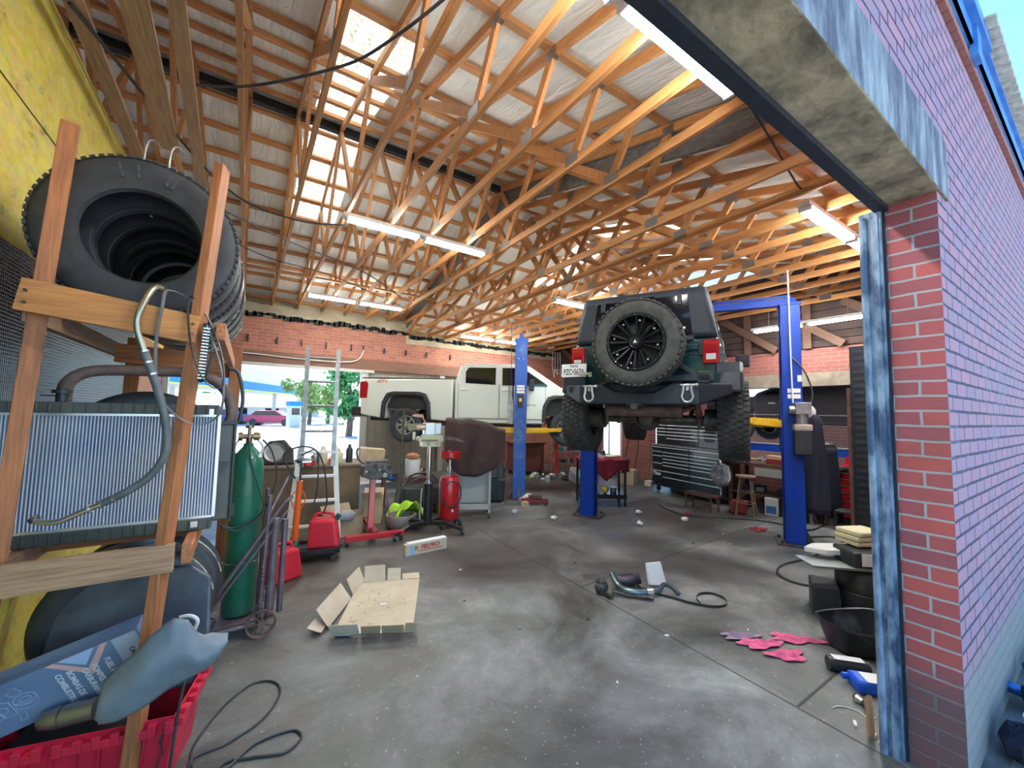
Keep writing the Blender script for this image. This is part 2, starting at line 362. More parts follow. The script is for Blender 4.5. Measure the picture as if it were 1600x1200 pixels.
def T(name, label, cat, loc=(0, 0, 0), rz=0, group=None, rot=None):
    o = bpy.data.objects.new(name, None); o.empty_display_size = .1; COL.objects.link(o)
    o.location = loc; o.rotation_euler = rot or (0, 0, rz)
    return tag(o, label, cat, group)
def S(o): return tag(o, kind='structure')
def dup(root, loc, rz=0, label=None, rot=None):
    def cp(o, par):
        c = o.copy(); COL.objects.link(c); c.parent = par
        for ch in [x for x in kids.get(o, [])]: cp(ch, c)
        return c
    kids = {}
    for o in COL.objects:
        if o.parent: kids.setdefault(o.parent, []).append(o)
    c = cp(root, None); c.location = loc; c.rotation_euler = rot or (0, 0, rz)
    if label: c['label'] = label
    return c
def text(s, size, m, parent, M, name='lettering', ext=.0008, align='CENTER', sx=1.0, shear=0, bold=0):
    cu = bpy.data.curves.new('txt', 'FONT'); cu.body = s; cu.size = size; cu.extrude = ext; cu.align_x = align; cu.align_y = 'CENTER'; cu.shear = shear; cu.offset = bold
    to = bpy.data.objects.new('txt', cu); COL.objects.link(to)
    me = bpy.data.meshes.new_from_object(to.evaluated_get(bpy.context.evaluated_depsgraph_get()))
    bpy.data.objects.remove(to); me.transform(Matrix.Diagonal((sx, 1, 1, 1))); me.transform(M); me.name = name
    me.materials.clear(); me.materials.append(m)
    o = bpy.data.objects.new(name, me); COL.objects.link(o)
    if parent is not None: o.parent = parent
    return o
def frame(o, x, y):
    """matrix with origin o, local x axis x, local y axis y"""
    x = Vector(x).normalized(); y = Vector(y); y = (y - x * y.dot(x)).normalized(); z = x.cross(y)
    M = Matrix.Identity(4)
    for i in range(3): M[i][0] = x[i]; M[i][1] = y[i]; M[i][2] = z[i]; M[i][3] = o[i]
    return M
def smoothpath(P, k=6, closed=False):
    P = [Vector(p) for p in P]; n = len(P); out = []
    rng = range(n if closed else n - 1)
    for i in rng:
        if closed: a, b, c, d = P[i - 1], P[i], P[(i + 1) % n], P[(i + 2) % n]
        else: a, b, c, d = P[max(i - 1, 0)], P[i], P[i + 1], P[min(i + 2, n - 1)]
        for j in range(k):
            t = j / k
            out.append(.5 * ((2 * b) + (c - a) * t + (2 * a - 5 * b + 4 * c - d) * t * t + (3 * b - a - 3 * c + d) * t ** 3))
    if not closed: out.append(P[-1])
    return out
# ================================================================== SHELL
XS = 3.64; YR = 5.95; SL = .27; ZRH = 5.80; ZRL = 5.45
YF, YB = .74, 11.0; XR = 9.0; XL = -3.2
def zr(y, hi): return (ZRH if hi else ZRL) - SL * abs(y - YR)
# floor with control joints as thin dark grooves
mb = MB(); mb.bb((XL, .40, -.12), (XR + .4, YB + .3, 0)); S(mb.build('floor', FLOOR, smooth=0))
mb = MB()
mb.beam((2.98, 5.6, .0012), (2.87, .42, .0012), .008, .002); mb.beam((2.93, 3.1, .0012), (8.6, 3.45, .0012), .005, .002)
mb.beam((2.9, 1.17, .0012), (4.9, 1.17, .0012), .014, .002); mb.beam((2.98, 5.3, .0012), (9, 5.6, .0012), .006, .002)
mb.beam((-1, .43, .0012), (2.93, .43, .0012), .008, .002)
S(mb.build('trim_1', mat('joint_dirt', (.055, .05, .045), .9), smooth=0))
# outside ground
mb = MB(); mb.bb((-90, YB + .3, -.2), (90, 140, -.03)); mb.bb((-90, -60, -.2), (90, .40, -.03)); mb.bb((XR + .4, .40, -.2), (60, YB + .3, -.03)); mb.bb((-60, .4, -.2), (XL, YB + .3, -.03))
S(mb.build('floor_apron', GROUND, smooth=0))
# front wall (right of the doorway) : pink painted outside, raw brick reveal
Y0, Y1, XP, ZL = .48, .69, 2.95, 2.95
def wallbox(mb, a, b): mb.bb(a, b)
mb = MB(); mb.bb((XP, Y0, -.15), (26, Y1, 4.16)); mb.bb((-4.2, Y0, ZL + .33), (XP, Y1, 4.16)); mb.bb((-4.2, Y0, -.15), (-1.35, Y1, ZL + .33))
o = mb.build('wall_front', [BRK_OUT, BRK_REV], smooth=0)
for p in o.data.polygons:
    if abs(p.normal.x) > .9: p.material_index = 1
S(o)
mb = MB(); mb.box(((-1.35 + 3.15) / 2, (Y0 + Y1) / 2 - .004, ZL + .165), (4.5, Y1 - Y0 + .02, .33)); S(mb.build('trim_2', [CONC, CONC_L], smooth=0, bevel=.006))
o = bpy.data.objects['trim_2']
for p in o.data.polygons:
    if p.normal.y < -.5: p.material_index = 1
# steel angle under the lintel and down the jamb
mb = MB(); mb.bb((-1.35, Y1 - .02, ZL - .03), (XP, Y1 + .026, ZL + .02)); mb.bb((-1.35, Y1 + .026, ZL - .03), (XP, Y1 + .034, ZL + .04))
S(mb.build('trim_3', STEEL_BLK, smooth=0))
JAMB = mat('blue_painted_steel_jamb', (.23, .32, .42), .5, 0, (.035, .07, .14), 11, (1, 1, .35), bump=.25, lo=.42, hi=.58)
mb = MB(); mb.bb((XP - .035, Y1 + .008, 0), (XP - .012, Y1 + .10, 2.93)); mb.bb((XP - .035, Y1 + .085, 0), (XP + .03, Y1 + .105, 2.93)); mb.cyl((XP - .04, Y1 + .085, 0), (XP - .04, Y1 + .085, 2.9), .018, n=10)
mb.bb((XP - .045, Y1 + .02, 0), (XP - .03, Y1 + .05, 2.9))
S(mb.build('door_1', JAMB, smooth=40))
mb = MB(); mb.bb((XP - .012, Y1 - .005, 0), (XP - .002, Y1 + .02, 2.93)); S(mb.build('trim_4', STEEL_BLK, smooth=0))
# soldier course, coping and blue eave above the brick
COP = mat('coping_brick', (.34, .13, .10), .8, c2=(.26, .1, .08), ns=8)
mb = MB()
x = -1.0
while x < 26:
    mb.bb((x, Y0 - .03, 4.16), (x + .1, Y0 + .14, 4.22)); x += .108
S(mb.build('trim_5', COP, smooth=0))
mb = MB(); mb.bb((-1, Y0 - .015, 4.22), (26, Y0 + .1, 4.26)); S(mb.build('trim_6', mat('mortar_wash', (.55, .5, .45), .9), smooth=0))
mb = MB(); mb.bb((-1, Y0 - .05, 4.26), (26, Y0 - .035, 4.40)); mb.bb((-1, Y0 - .05, 4.26), (26, Y0 + .2, 4.275)); mb.bb((-1, Y0 - .09, 4.385), (4.3, Y0 - .035, 4.48)); mb.bb((-1, Y0 - .075, 4.39), (26, Y0 - .035, 4.41))
mb.bb((3.9, Y0 - .07, 4.18), (4.05, Y0 - .03, 4.42))
S(mb.build('trim_7', FLASH_BL, smooth=0))
FIB = mat('weathered_fibreglass_edge', (.48, .47, .42), .6, c2=(.30, .29, .25), ns=20)
mb = MB()
def edge(u, v):
    x = 4.0 + 22 * u; return (x, Y0 - .14 + .5 * v, 4.46 + .16 * v + .022 * math.sin(x * 50))
mb.grid(edge, 700, 1); S(mb.build('ceiling_eave', FIB, solid=.012))
# back wall
HB = 2.93
mb = MB()
mb.bb((XL, YB, 3.86), (XS, YB + .25, 4.30)); mb.bb((XS, YB, 3.60), (XR + .3, YB + .25, 3.93))
S(mb.build('trim_8', CONC_Y, smooth=0))
mb = MB(); mb.bb((XL, YB + .02, HB), (XR + .3, YB + .25, 3.86)); mb.bb((XL, YB + .02, 0), (-1.5, YB + .25, HB)); mb.bb((5.6, YB + .02, 0), (XR + .3, YB + .25, HB))
S(mb.build('wall_back', BRK_BACK, smooth=0))
# uneven tar line under the beam
mb = MB(); random.seed(3); x = XL
while x < XR:
    t = max(0, min(1, (x) / 9)); zt = 3.98 - .0 * t - (.10 if x > XS else .02) - .06 * t; w = random.uniform(.05, .16)
    mb.box((x + w / 2, YB + .005, zt + random.uniform(-.03, .03) - .05), (w * 1.5, .04, random.uniform(.05, .14)), rot=(0, random.uniform(-.15, .15), 0)); x += w
S(mb.build('trim_9', TAR, smooth=0))
mb = MB(); mb.bb((XL, YB - .04, HB - .16), (5.6, YB + .1, HB + .13)); S(mb.build('trim_10', W_DARK[0], smooth=0))
mb = MB(); mb.bb((-1.5, YB - .06, HB - .22), (XL + 6.0, YB + .05, HB - .15)); mb.bb((-1.5, YB, 0), (-1.4, YB + .2, HB - .1)); mb.bb((2.50, YB - .03, 0), (2.66, YB + .2, HB - .1)); mb.bb((4.7, YB - .02, 0), (4.85, YB + .2, HB - .1)); mb.bb((2.6, YB, 1.60), (5.6, YB + .06, 1.68))
S(mb.build('door_2', mat('grey_white_door_trim', (.5, .48, .44), .7), smooth=0))
mb = MB()
mb.bb((2.6, YB + .06, 0), (5.6, YB + .1, HB - .1)); S(mb.build('wall_panel', PLY, smooth=0))
mb = MB(); mb.bb((XL, YB - .06, 4.16 + .12), (XS, YB + .2, 4.16 + .2)); mb.bb((XS, YB - .06, 3.93), (XR, YB + .2, 3.98)); S(mb.build('trim_11', W_OR[0], smooth=0))
for i, px in enumerate([-.05, .53, 1.05, 1.6, 2.2, 2.5, 3.05, 3.65, 4.25, 5.0]):
    mb = MB(); mb.bb((px - .012, YB - .07, 3.28), (px + .012, YB + .02, 3.30)); mb.bb((px - .012, YB - .07, 3.28), (px + .012, YB - .05, 3.40)); mb.bb((px - .012, YB - .01, 3.26), (px + .012, YB + .02, 3.42))
    tag(mb.build('wall_hook', BLACK_M, smooth=0), 'small iron hook on the back wall, number %s from the left' % ['one', 'two', 'three', 'four', 'five', 'six', 'seven', 'eight', 'nine', 'ten'][i], 'hook', 'hooks in a row on the back wall')
# conduit along header
tp = smoothpath([(-1.2, YB - .08, 3.0), (0, YB - .08, 2.97), (1.0, YB - .08, 2.93), (1.9, YB - .1, 2.93), (2.35, YB - .1, 3.02), (2.5, YB - .1, 3.3)])
tag(MB().tube(tp, .012).build('conduit', WHITE_M), 'thin white electrical conduit running along the header of the back doorway', 'conduit')
# right wall, openings: A (window bay with dark truck) Y 1.3..5.2, door Y 6.35..6.95 , window Y 7.95..8.9
mb = MB(); W = XR + .25
mb.bb((XR, .69, 2.62), (W, YB, 3.08)); mb.bb((XR, .69, 0), (W, 1.0, 2.62)); mb.bb((XR, 5.5, 0), (W, 6.30, 2.62)); mb.bb((XR, 6.95, 0), (W, 7.95, 2.62)); mb.bb((XR, 8.85, 0), (W, YB, 2.62))
mb.bb((XR, 7.95, 0), (W, 8.85, .55)); mb.bb((XR, 7.95, 2.1), (W, 8.85, 2.62)); mb.bb((XR, 6.30, 2.1), (W, 6.95, 2.62)); mb.bb((XR, 1.0, 0), (W, 5.5, .80))
S(mb.build('wall_right', BRK_SIDE, smooth=0))
mb = MB(); mb.bb((XR - .02, .69, 2.36), (W + .02, 5.6, 2.62)); S(mb.build('trim_12', mat('brown_concrete_band', (.26, .21, .16), .9, c2=(.16, .12, .09), ns=4), smooth=0))
mb = MB(); mb.bb((XR + .05, .69, 3.08), (XR + .1, YB, 4.6))
for k in range(12):
    z = 3.1 + k * .14; mb.bb((XR + .0, .69, z), (XR + .06, YB, z + .13))
GAB = mat('darkened_gable_boards', (.075, .04, .03), .85, c2=(.035, .022, .02), ns=4)  # brown boards, colour deepened to offset the strip light close by
S(mb.build('wall_gable', GAB, smooth=0))
for k in range(9):
    y = 1.0 + k * 1.1
    mb = MB(); mb.bb((XR - .09, y, 3.08), (XR - .05, y + .14, 4.3)); mb.beam((XR - .11, y - .5, 3.1), (XR - .11, y + .6, 3.9), .14, .04, up=(1, 0, 0)); S(mb.build('trim_%d' % (20 + k), mat('darkened_brace', (.11, .055, .035), .8), smooth=0))  # brace brown darkened because the near strip light washes it out
mb = MB(); mb.bb((XR - .03, 7.9, .5), (XR + .02, 7.95, 2.15)); mb.bb((XR - .03, 8.85, .5), (XR + .02, 8.9, 2.15)); mb.bb((XR - .03, 7.9, 2.1), (XR + .02, 8.9, 2.15)); mb.bb((XR - .03, 7.9, .5), (XR + .02, 8.9, .55)); mb.bb((XR - .01, 8.38, .5), (XR + .02, 8.42, 2.1))
S(mb.build('window_1', WHITE_M, smooth=0))
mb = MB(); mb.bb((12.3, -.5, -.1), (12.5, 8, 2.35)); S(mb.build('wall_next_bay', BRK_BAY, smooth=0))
# left partition wall: yellow osb above, diamond plate below
XW = -1.1
mb = MB(); mb.bb((XW - .02, -.2, 2.59), (XW, 8.0, 4.15)); mb.bb((XW - .02, -.2, 0), (XW, 8.0, 1.15)); S(mb.build('wall_left', OSB, smooth=0))
mb = MB(); mb.bb((XW - .03, -.2, 1.15), (XW + .004, 6.1, 2.59)); S(mb.build('wall_left_panel', DIAM, smooth=0))
mb = MB(); mb.bb((XW - .02, 6.1, 1.15), (XW, 8.0, 2.59)); S(mb.build('wall_left_board', W_RAK[2], smooth=0))
mb = MB(); mb.bb((XW - .012, 6.05, 1.15), (XW + .02, 6.14, 2.59)); S(mb.build('trim_13', WHITE_M, smooth=0))
mb = MB()
mb.beam((XW + .004, 1.2, 3.35), (XW + .004, 4.4, 3.38), .004, .004); S(mb.build('trim_14', mat('panel_gap', (.08, .055, .01), .9), smooth=0))
mb = MB(); mb.bb((-3.3, .69, 0), (-3.2, YB, 4.6)); S(mb.build('wall_far_left', W_DARK[2], smooth=0))
# ---- roof
holes_hi = [(.54, 1.20, 3.39, 5.72), (.48, 1.21, 6.08, 8.1)]
holes_lo = [(5.35, 6.3, 3.9, 5.8), (5.75, 6.6, 6.1, 8.0), (7.6, 8.3, 3.9, 5.8), (7.7, 8.4, 6.1, 8.0)]
def slope(name, x0, x1, hi, holes, mats, y0=.3, y1=11.4, th=.05, off=0):
    if y0 == .3: y0 = .66
    xs = sorted(set([x0, x1] + [v for h in holes for v in h[:2]])); ys = sorted(set([y0, YR, y1] + [v for h in holes for v in h[2:]]))
    mb = MB()
    for a, b in zip(xs, xs[1:]):
        for c, d in zip(ys, ys[1:]):
            mx, my = (a + b) / 2, (c + d) / 2
            if any(h[0] < mx < h[1] and h[2] < my < h[3] for h in holes): continue
            z = lambda y: zr(y, hi) + off
            mb.hexa([(a, c, z(c)), (b, c, z(c)), (b, d, z(d)), (a, d, z(d)), (a, c, z(c) + th), (b, c, z(c) + th), (b, d, z(d) + th), (a, d, z(d) + th)])
    return S(mb.build(name, mats, smooth=0))
slope('ceiling_high', XL, XS, True, holes_hi, INSUL)
slope('ceiling_low', XS, XR + .5, False, holes_lo, INSUL)
# grey gable board at the roof step
mb = MB()
for (a, b) in ((.66, YR), (YR, 11.4)):
    mb.hexa([(XS - .01, a, zr(a, 0) - .05), (XS + .02, a, zr(a, 0) - .05), (XS + .02, b, zr(b, 0) - .05), (XS - .01, b, zr(b, 0) - .05), (XS - .01, a, zr(a, 1)), (XS + .02, a, zr(a, 1)), (XS + .02, b, zr(b, 1)), (XS - .01, b, zr(b, 1))])
S(mb.build('trim_15', mat('grey_weathered_board', (.24, .235, .23), .85, c2=(.13, .125, .12), ns=4, st=(1, 3, 12)), smooth=0))
skn = ['bright translucent skylight panel on the near slope above the middle of the high roof', 'bright translucent skylight panel on the far slope of the high roof',
       'warm glowing skylight panel on the near slope of the low roof, nearer one', 'warm glowing skylight panel on the far slope of the low roof, nearer one',
       'small glowing skylight panel on the near slope of the low roof by the right wall', 'small glowing skylight panel on the far slope of the low roof by the right wall']
for i, h in enumerate(holes_hi + holes_lo):
    hi = i < 2
    mb = MB()
    mb.grid(lambda u, v: (h[0] - .03 + (h[1] - h[0] + .06) * u, h[2] - .03 + (h[3] - h[2] + .06) * v, zr(h[2] - .03 + (h[3] - h[2] + .06) * v, hi) + .065 + .012 * math.sin((h[0] + (h[1] - h[0]) * u) * 42)), 40, 1)
    tag(mb.build('skylight_panel', SKYL), skn[i], 'skylight', 'translucent roof panels')
# purlins
num = ['first', 'second', 'third', 'fourth', 'fifth', 'sixth', 'seventh', 'eighth', 'ninth', 'tenth', 'eleventh', 'twelfth', 'thirteenth', 'fourteenth', 'fifteenth', 'sixteenth', 'seventeenth', 'eighteenth', 'nineteenth', 'twentieth']
PYH = [1.0, 1.75, 2.55, 3.33, 4.05, 4.45, 4.85, 5.3, 5.72, 6.18, 6.65, 7.1, 7.6, 8.1, 8.65, 9.2, 9.75, 10.2, 10.75]
PYL = [1.0, 1.7, 2.4, 3.1, 3.85, 4.5, 5.15, 5.75, 6.15, 6.8, 7.45, 8.1, 8.8, 9.5, 10.2, 10.75]
for hi, PY, xa, xb in ((1, PYH, XL, XS), (0, PYL, XS + .03, XR)):
    for k, y in enumerate(PY):
        z = zr(y, hi); s = SL if y < YR else -SL
        mb = MB(); mb.box(((xa + xb) / 2, y, z - .022), (xb - xa, .085 if abs(y - YR) > .3 else .06, .04), rot=(math.atan(s), 0, 0))
        tag(mb.build('roof_purlin', W_OR[0], smooth=0), 'pine purlin under the white %s roof, %s from the front wall' % ('high left' if hi else 'low right', num[k]), 'purlin', 'roof purlins')
mb = MB(); mb.bb((XL, YR - .03, ZRH - .14), (XS, YR + .01, ZRH - .04)); mb.bb((XL, YR + .03, ZRH - .12), (XS, YR + .09, ZRH - .05))
tag(mb.build('ridge_gap_strip', TAR, smooth=0), 'black strip standing in for the dark gap along the high left roof ridge', 'ridge board')  # black strip drawn in for the shaded gap along the ridge
# trusses
def truss(x, hi, first=False):
    zt = lambda y: zr(y, hi) - .045
    zb = 4.15 if hi else 3.86
    ya, yb = YF + .06, YB + .05
    t = T('roof_truss', '', 'roof truss', (x, 0, 0), group='timber roof trusses')
    hw = .019
    def bar(name, p, q, h=.089):
        mb = MB(); mb.beam((0, p[0], p[1]), (0, q[0], q[1]), .038, h); return mb.build(name, W_OR[1] if name != 'web' else W_OR[2], t, smooth=0)
    bar('bottom_chord', (ya, zb + .045), (yb, zb + .045))
    bar('top_chord', (ya - .1, zt(ya - .1) - .045), (YR, zt(YR) - .045)); bar('top_chord', (YR, zt(YR) - .045), (yb, zt(yb) - .045))
    Sp = yb - ya
    T_ = [ya + Sp * f for f in (1 / 6, 1 / 3, .5, 2 / 3, 5 / 6)]; B_ = [ya + Sp * f for f in (.2, .4, .6, .8)]
    tz = lambda y: zt(y) - .09; bz = zb + .07
    T_[2] = YR
    for a, b in ((0, 0), (1, 0), (1, 1), (2, 1), (2, 2), (3, 2), (3, 3), (4, 3)):
        bar('web', (T_[a], tz(T_[a]) + .02), (B_[b], bz), .085)
    for y in B_:
        mb = MB(); mb.box((0, y, zb + .075), (.044, .17, .10)); mb.build('truss_plate', PLATE, t, smooth=0)
    for y in T_:
        mb = MB(); mb.box((0, y, tz(y) + .02), (.044, .13, .09)); mb.build('truss_plate', PLATE, t, smooth=0)
    return t
TX = [(-.17 + .541 * k, 1) for k in range(-5, 7)] + [(3.58, 1)] + [(3.74 + .541 * k, 0) for k in range(10)]
proto = {}
for i, (x, hi) in enumerate(TX):
    if hi not in proto: o = proto[hi] = truss(x, hi)
    else: o = dup(proto[hi], (x, 0, 0))
    if hi: lb = 'raw pine truss under the high left roof, %s counting from the far left side' % num[i]
    else: lb = 'raw pine truss under the low right roof, %s counting from the roof step' % num[i - 13]
    o['label'] = lb
for y, z, xa, xb, lb in ((4.2, 3.99, XS + .1, XR, 'long lateral brace nailed across the low right trusses, front side'), (7.9, 3.99, XS + .1, XR, 'long lateral brace nailed across the low right trusses, back side'), (8.6, 4.29, -2.8, XS - .1, 'long lateral brace nailed across the high left trusses')):
    mb = MB(); mb.bb((xa, y, z), (xb, y + .09, z + .038)); tag(mb.build('lateral_brace', W_OR[0], smooth=0), lb, 'brace')
# rough old planks hanging at the left
for i, (p, q, w) in enumerate([((-.62, 1.7, 4.0), (-.70, 4.6, 4.04), .14), ((-.42, 1.75, 3.98), (-.52, 5.4, 4.02), .085), ((-.98, 2.5, 4.12), (-1.0, 6.0, 4.12), .10)]):
    mb = MB(); mb.beam(p, q, w, .03); tag(mb.build('rough_plank', W_GRY[1], smooth=0), ['wide rough sawn plank under the trusses beside the yellow wall', 'narrower rough sawn plank under the trusses, right of the wide one', 'old rough plank lying along the top of the yellow wall'][i], 'plank')
# cables in the roof
def cable(pts, r, lb, m=BLACK, name='cable'):
    return tag(MB().tube(smoothpath(pts), r, 6).build(name, m), lb, 'cable')
cable([(-1.0, 3.3, 4.1), (-.3, 5.0, 4.0), (.4, 5.6, 4.1), (.95, 5.5, 4.15)], .012, 'black cable swooping from the yellow wall to the middle strip light')
cable([(-.5, 3.6, 4.05), (-.1, 3.2, 3.95), (.4, 2.8, 4.05), (.62, 2.5, 4.1), (.85, 2.0, 4.14), (1.0, 1.5, 4.16)], .010, 'thin black cable sagging between trusses above the tyre rack')
cable([(-.6, 5.4, 4.0), (.4, 6.2, 4.02), (1.5, 6.9, 4.05), (2.6, 8.2, 4.08)], .010, 'long thin black cable crossing diagonally under the back slope')
cable([(-.5, 6.4, 4.0), (.2, 7.2, 4.06), (1.2, 7.6, 4.08), (3.0, 8.8, 4.0)], .008, 'thin cable running behind the middle strip light')
cable([(2.9, 1.42, 4.1), (3.5, 1.5, 4.05), (4.1, 1.55, 3.9), (4.4, 1.6, 3.95)], .008, 'light flex linking the two front strip lights')
# strip lights
def strip(xa, xb, y, z, lb, along='X', units=2, n=2):
    Lx = xb - xa
    t = T('strip_light', lb, 'light', ((xa + xb) / 2, y, z) if along == 'X' else (y, (xa + xb) / 2, z), 0 if along == 'X' else PI / 2, 'fluorescent strip lights')
    mb = MB(); mb.box((0, 0, .035), (Lx, .11, .05)); mb.build('housing', WHITE_M, t, smooth=0, bevel=.005)
    for u in range(units):
        a = -Lx / 2 + u * Lx / units + .03; b = -Lx / 2 + (u + 1) * Lx / units - .03
        for yy in (-.035, .035):
            MB().cyl((a + .03, yy, -.012), (b - .03, yy, -.012), .017, n=10).build('tube', TUBE, t)
        for e in (a + .015, b - .015):
            MB().box((e, 0, -.005), (.025, .11, .05)).build('end_cap', WHITE_M, t, smooth=0)
    return t
strip(.86, 2.88, 5.16, 4.093, 'long lit strip light hanging under the high roof in the middle of the shop')
strip(.40, 2.85, 1.45, 4.093, 'lit strip light nearest the camera, just inside the doorway lintel')
strip(4.42, 6.9, 1.62, 3.803, 'lit strip light close behind the right end of the lintel')
strip(.90, 2.95, 9.2, 4.093, 'lit strip light close to the back wall above the open doorway')
strip(4.75, 7.0, 9.9, 3.803, 'lit strip light close to the back wall behind the left lift')
strip(4.55, 6.6, 5.62, 3.803, 'lit strip light half hidden behind the roof of the lifted off-road car')
t6 = strip(2.1, 3.9, 8.15, 3.40, 'lit strip light along the right wall near the truck bay', along='Y')
for x in (-.6, .6): MB().cyl((x, 0, .06), (x, 0, .47), .004, n=6).build('hanger_rod', PLATE, t6)
# ------------------------------------------------------------------ world and lamps
w = bpy.data.worlds.new('world'); scene.world = w; w.use_nodes = True; nt = w.node_tree
bg = nt.nodes['Background']; sk = nt.nodes.new('ShaderNodeTexSky'); sk.sky_type = 'NISHITA'; sk.sun_disc = False
sk.sun_elevation = R(62); sk.sun_rotation = R(-20); sk.air_density = 1.0; sk.dust_density = .3; sk.ozone_density = 1.0
tn = nt.nodes.new('ShaderNodeMix'); tn.data_type = 'RGBA'; tn.blend_type = 'MULTIPLY'; tn.inputs[0].default_value = 1; tn.inputs[7].default_value = (.65, .88, 1.0, 1)
nt.links.new(sk.outputs[0], tn.inputs[6]); nt.links.new(tn.outputs[2], bg.inputs[0]); bg.inputs[1].default_value = .25
sd = bpy.data.lights.new('sun', 'SUN'); sd.energy = 4.5; sd.angle = R(.6); sd.color = (1, .95, .86)
so = bpy.data.objects.new('sun', sd); COL.objects.link(so)
d = Vector((.22, -.42, -.88)).normalized(); so.rotation_euler = d.to_track_quat('-Z', 'Y').to_euler()
vs = scene.view_settings; vs.view_transform = 'Standard'; vs.look = 'None'; vs.gamma = 1; vs.use_curve_mapping = False; vs.exposure = 1.3
# ================================================================== TYRES AND WHEELS
def tyre_mb(Rr, ri, w, lugs=0, M=None, m=0, grooves=True, n=56):
    mb = MB()
    if M is not None: mb.at(M)
    p = [(ri, -w * .36), (ri + .012, -w * .43), ((Rr + ri) / 2, -w * .5), (Rr - .035, -w * .485), (Rr - .010, -w * .43), (Rr - .001, -w * .37)]
    for g in (-.2, 0, .2):
        if grooves: p += [(Rr, g * w - .006), (Rr - .010, g * w - .004), (Rr - .010, g * w + .004), (Rr, g * w + .006)]
    p += [(Rr - .001, w * .37), (Rr - .010, w * .43), (Rr - .035, w * .485), ((Rr + ri) / 2, w * .5), (ri + .012, w * .43), (ri, w * .36), (ri + .006, w * .33), (Rr - .03, w * .40), (Rr - .03, -w * .40), (ri + .006, -w * .33)]
    mb.lathe(p, ax=(0, 1, 0), n=n, m=m, closed=True)
    if lugs:
        for i in range(lugs):
            for j, g in enumerate((-.40, -.2, 0, .2, .40)):
                a = 2 * PI * (i + (.5 if j % 2 else 0)) / lugs
                c = Vector((math.cos(a) * (Rr + .002), g * w, math.sin(a) * (Rr + .002)))
                mb.box(c, (.018, w * .165, 2 * PI * Rr / lugs * .68), rot=(0, -a, (.0)), m=m)
    return mb
AX = {'x-': frame((0, 0, 0), (0, 1, 0), (-1, 0, 0))}
def rot_to(o, ax, up=(0, 0, 1)):
    """local +Y (wheel axis, outer side) -> ax"""
    y = Vector(ax).normalized(); z = Vector(up); z = (z - y * z.dot(y)).normalized(); x = y.cross(z)
    M = Matrix.Identity(4)
    for i in range(3): M[i][0] = x[i]; M[i][1] = y[i]; M[i][2] = z[i]; M[i][3] = o[i]
    return M
def steel_wheel(par, o, ax, Rr, ri, w, holes=8, rim=None, tm=None, lugs=0):
    M = rot_to(o, ax)
    ty = tyre_mb(Rr, ri, w, lugs, M).build('tyre', tm or RUB, par, smooth=35)
    rm = rim or ALU_D
    mb = MB().at(M)
    mb.lathe([(ri + .012, w * .40), (ri - .005, w * .42), (ri - .02, w * .36), (ri - .035, -w * .3), (ri - .01, -w * .38), (ri + .004, -w * .36)], ax=(0, 1, 0), n=40, closed=True)
    for i in range(holes):
        a0 = 2 * PI * i / holes; d = 2 * PI / holes * .28
        q = lambda r, a, y: (r * math.cos(a), y, r * math.sin(a))
        mb.hexa([q(ri * .42, a0 - d * 1.5, w * .26), q(ri - .02, a0 - d * .8, w * .20), q(ri - .02, a0 + d * .8, w * .20), q(ri * .42, a0 + d * 1.5, w * .26), q(ri * .42, a0 - d * 1.5, w * .30), q(ri - .02, a0 - d * .8, w * .33), q(ri - .02, a0 + d * .8, w * .33), q(ri * .42, a0 + d * 1.5, w * .30)])
    mb.lathe([(ri * .48, w * .25), (ri * .46, w * .31), (ri * .30, w * .33), (ri * .26, w * .42), (ri * .12, w * .44), (.001, w * .44)], ax=(0, 1, 0), n=30)
    rmo = mb.build('rim', rm, par)
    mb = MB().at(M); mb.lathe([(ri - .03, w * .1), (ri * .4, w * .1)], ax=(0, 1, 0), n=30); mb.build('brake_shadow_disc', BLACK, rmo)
    for i in range(8):
        a = 2 * PI * i / 8; MB().at(M).cyl((ri * .36 * math.cos(a), w * .30, ri * .36 * math.sin(a)), (ri * .36 * math.cos(a), w * .36, ri * .36 * math.sin(a)), .009, n=6).build('lug_nut', BLACK, rmo)
    return ty
# ================================================================== OFF-ROAD CAR ON THE LIFT
J = T('offroad_car', 'dark green boxy off-road car raised on the blue lift, spare wheel facing us', 'car', (3.673, 2.963, 0), R(26.24))
# tub
mb = MB()
def loftbox(mb, secs, m=0):
    """secs: list of (x, halfwidth_bottom, zbottom, halfwidth_top, ztop)"""
    rings = []
    for x, hb, zb_, ht, zt_ in secs:
        rings.append([mb._v((x, -hb, zb_)), mb._v((x, hb, zb_)), mb._v((x, ht, zt_)), mb._v((x, -ht, zt_))])
    return mb.skin(rings, m=m)
loftbox(mb, [(0, .755, 2.02, .785, 2.57), (.12, .78, 1.98, .79, 2.58), (.24, .70, 2.16, .79, 2.58)])
loftbox(mb, [(.24, .60, 2.2, .79, 2.58), (1.08, .60, 2.2, .79, 2.58)])
loftbox(mb, [(1.08, .77, 1.93, .79, 2.58), (3.0, .77, 1.93, .78, 2.58)])
loftbox(mb, [(3.0, .62, 2.0, .74, 2.56), (3.9, .52, 2.05, .60, 2.50), (4.0, .50, 2.1, .56, 2.46)])
mb.build('body', GREEN_T, J, bevel=.025)
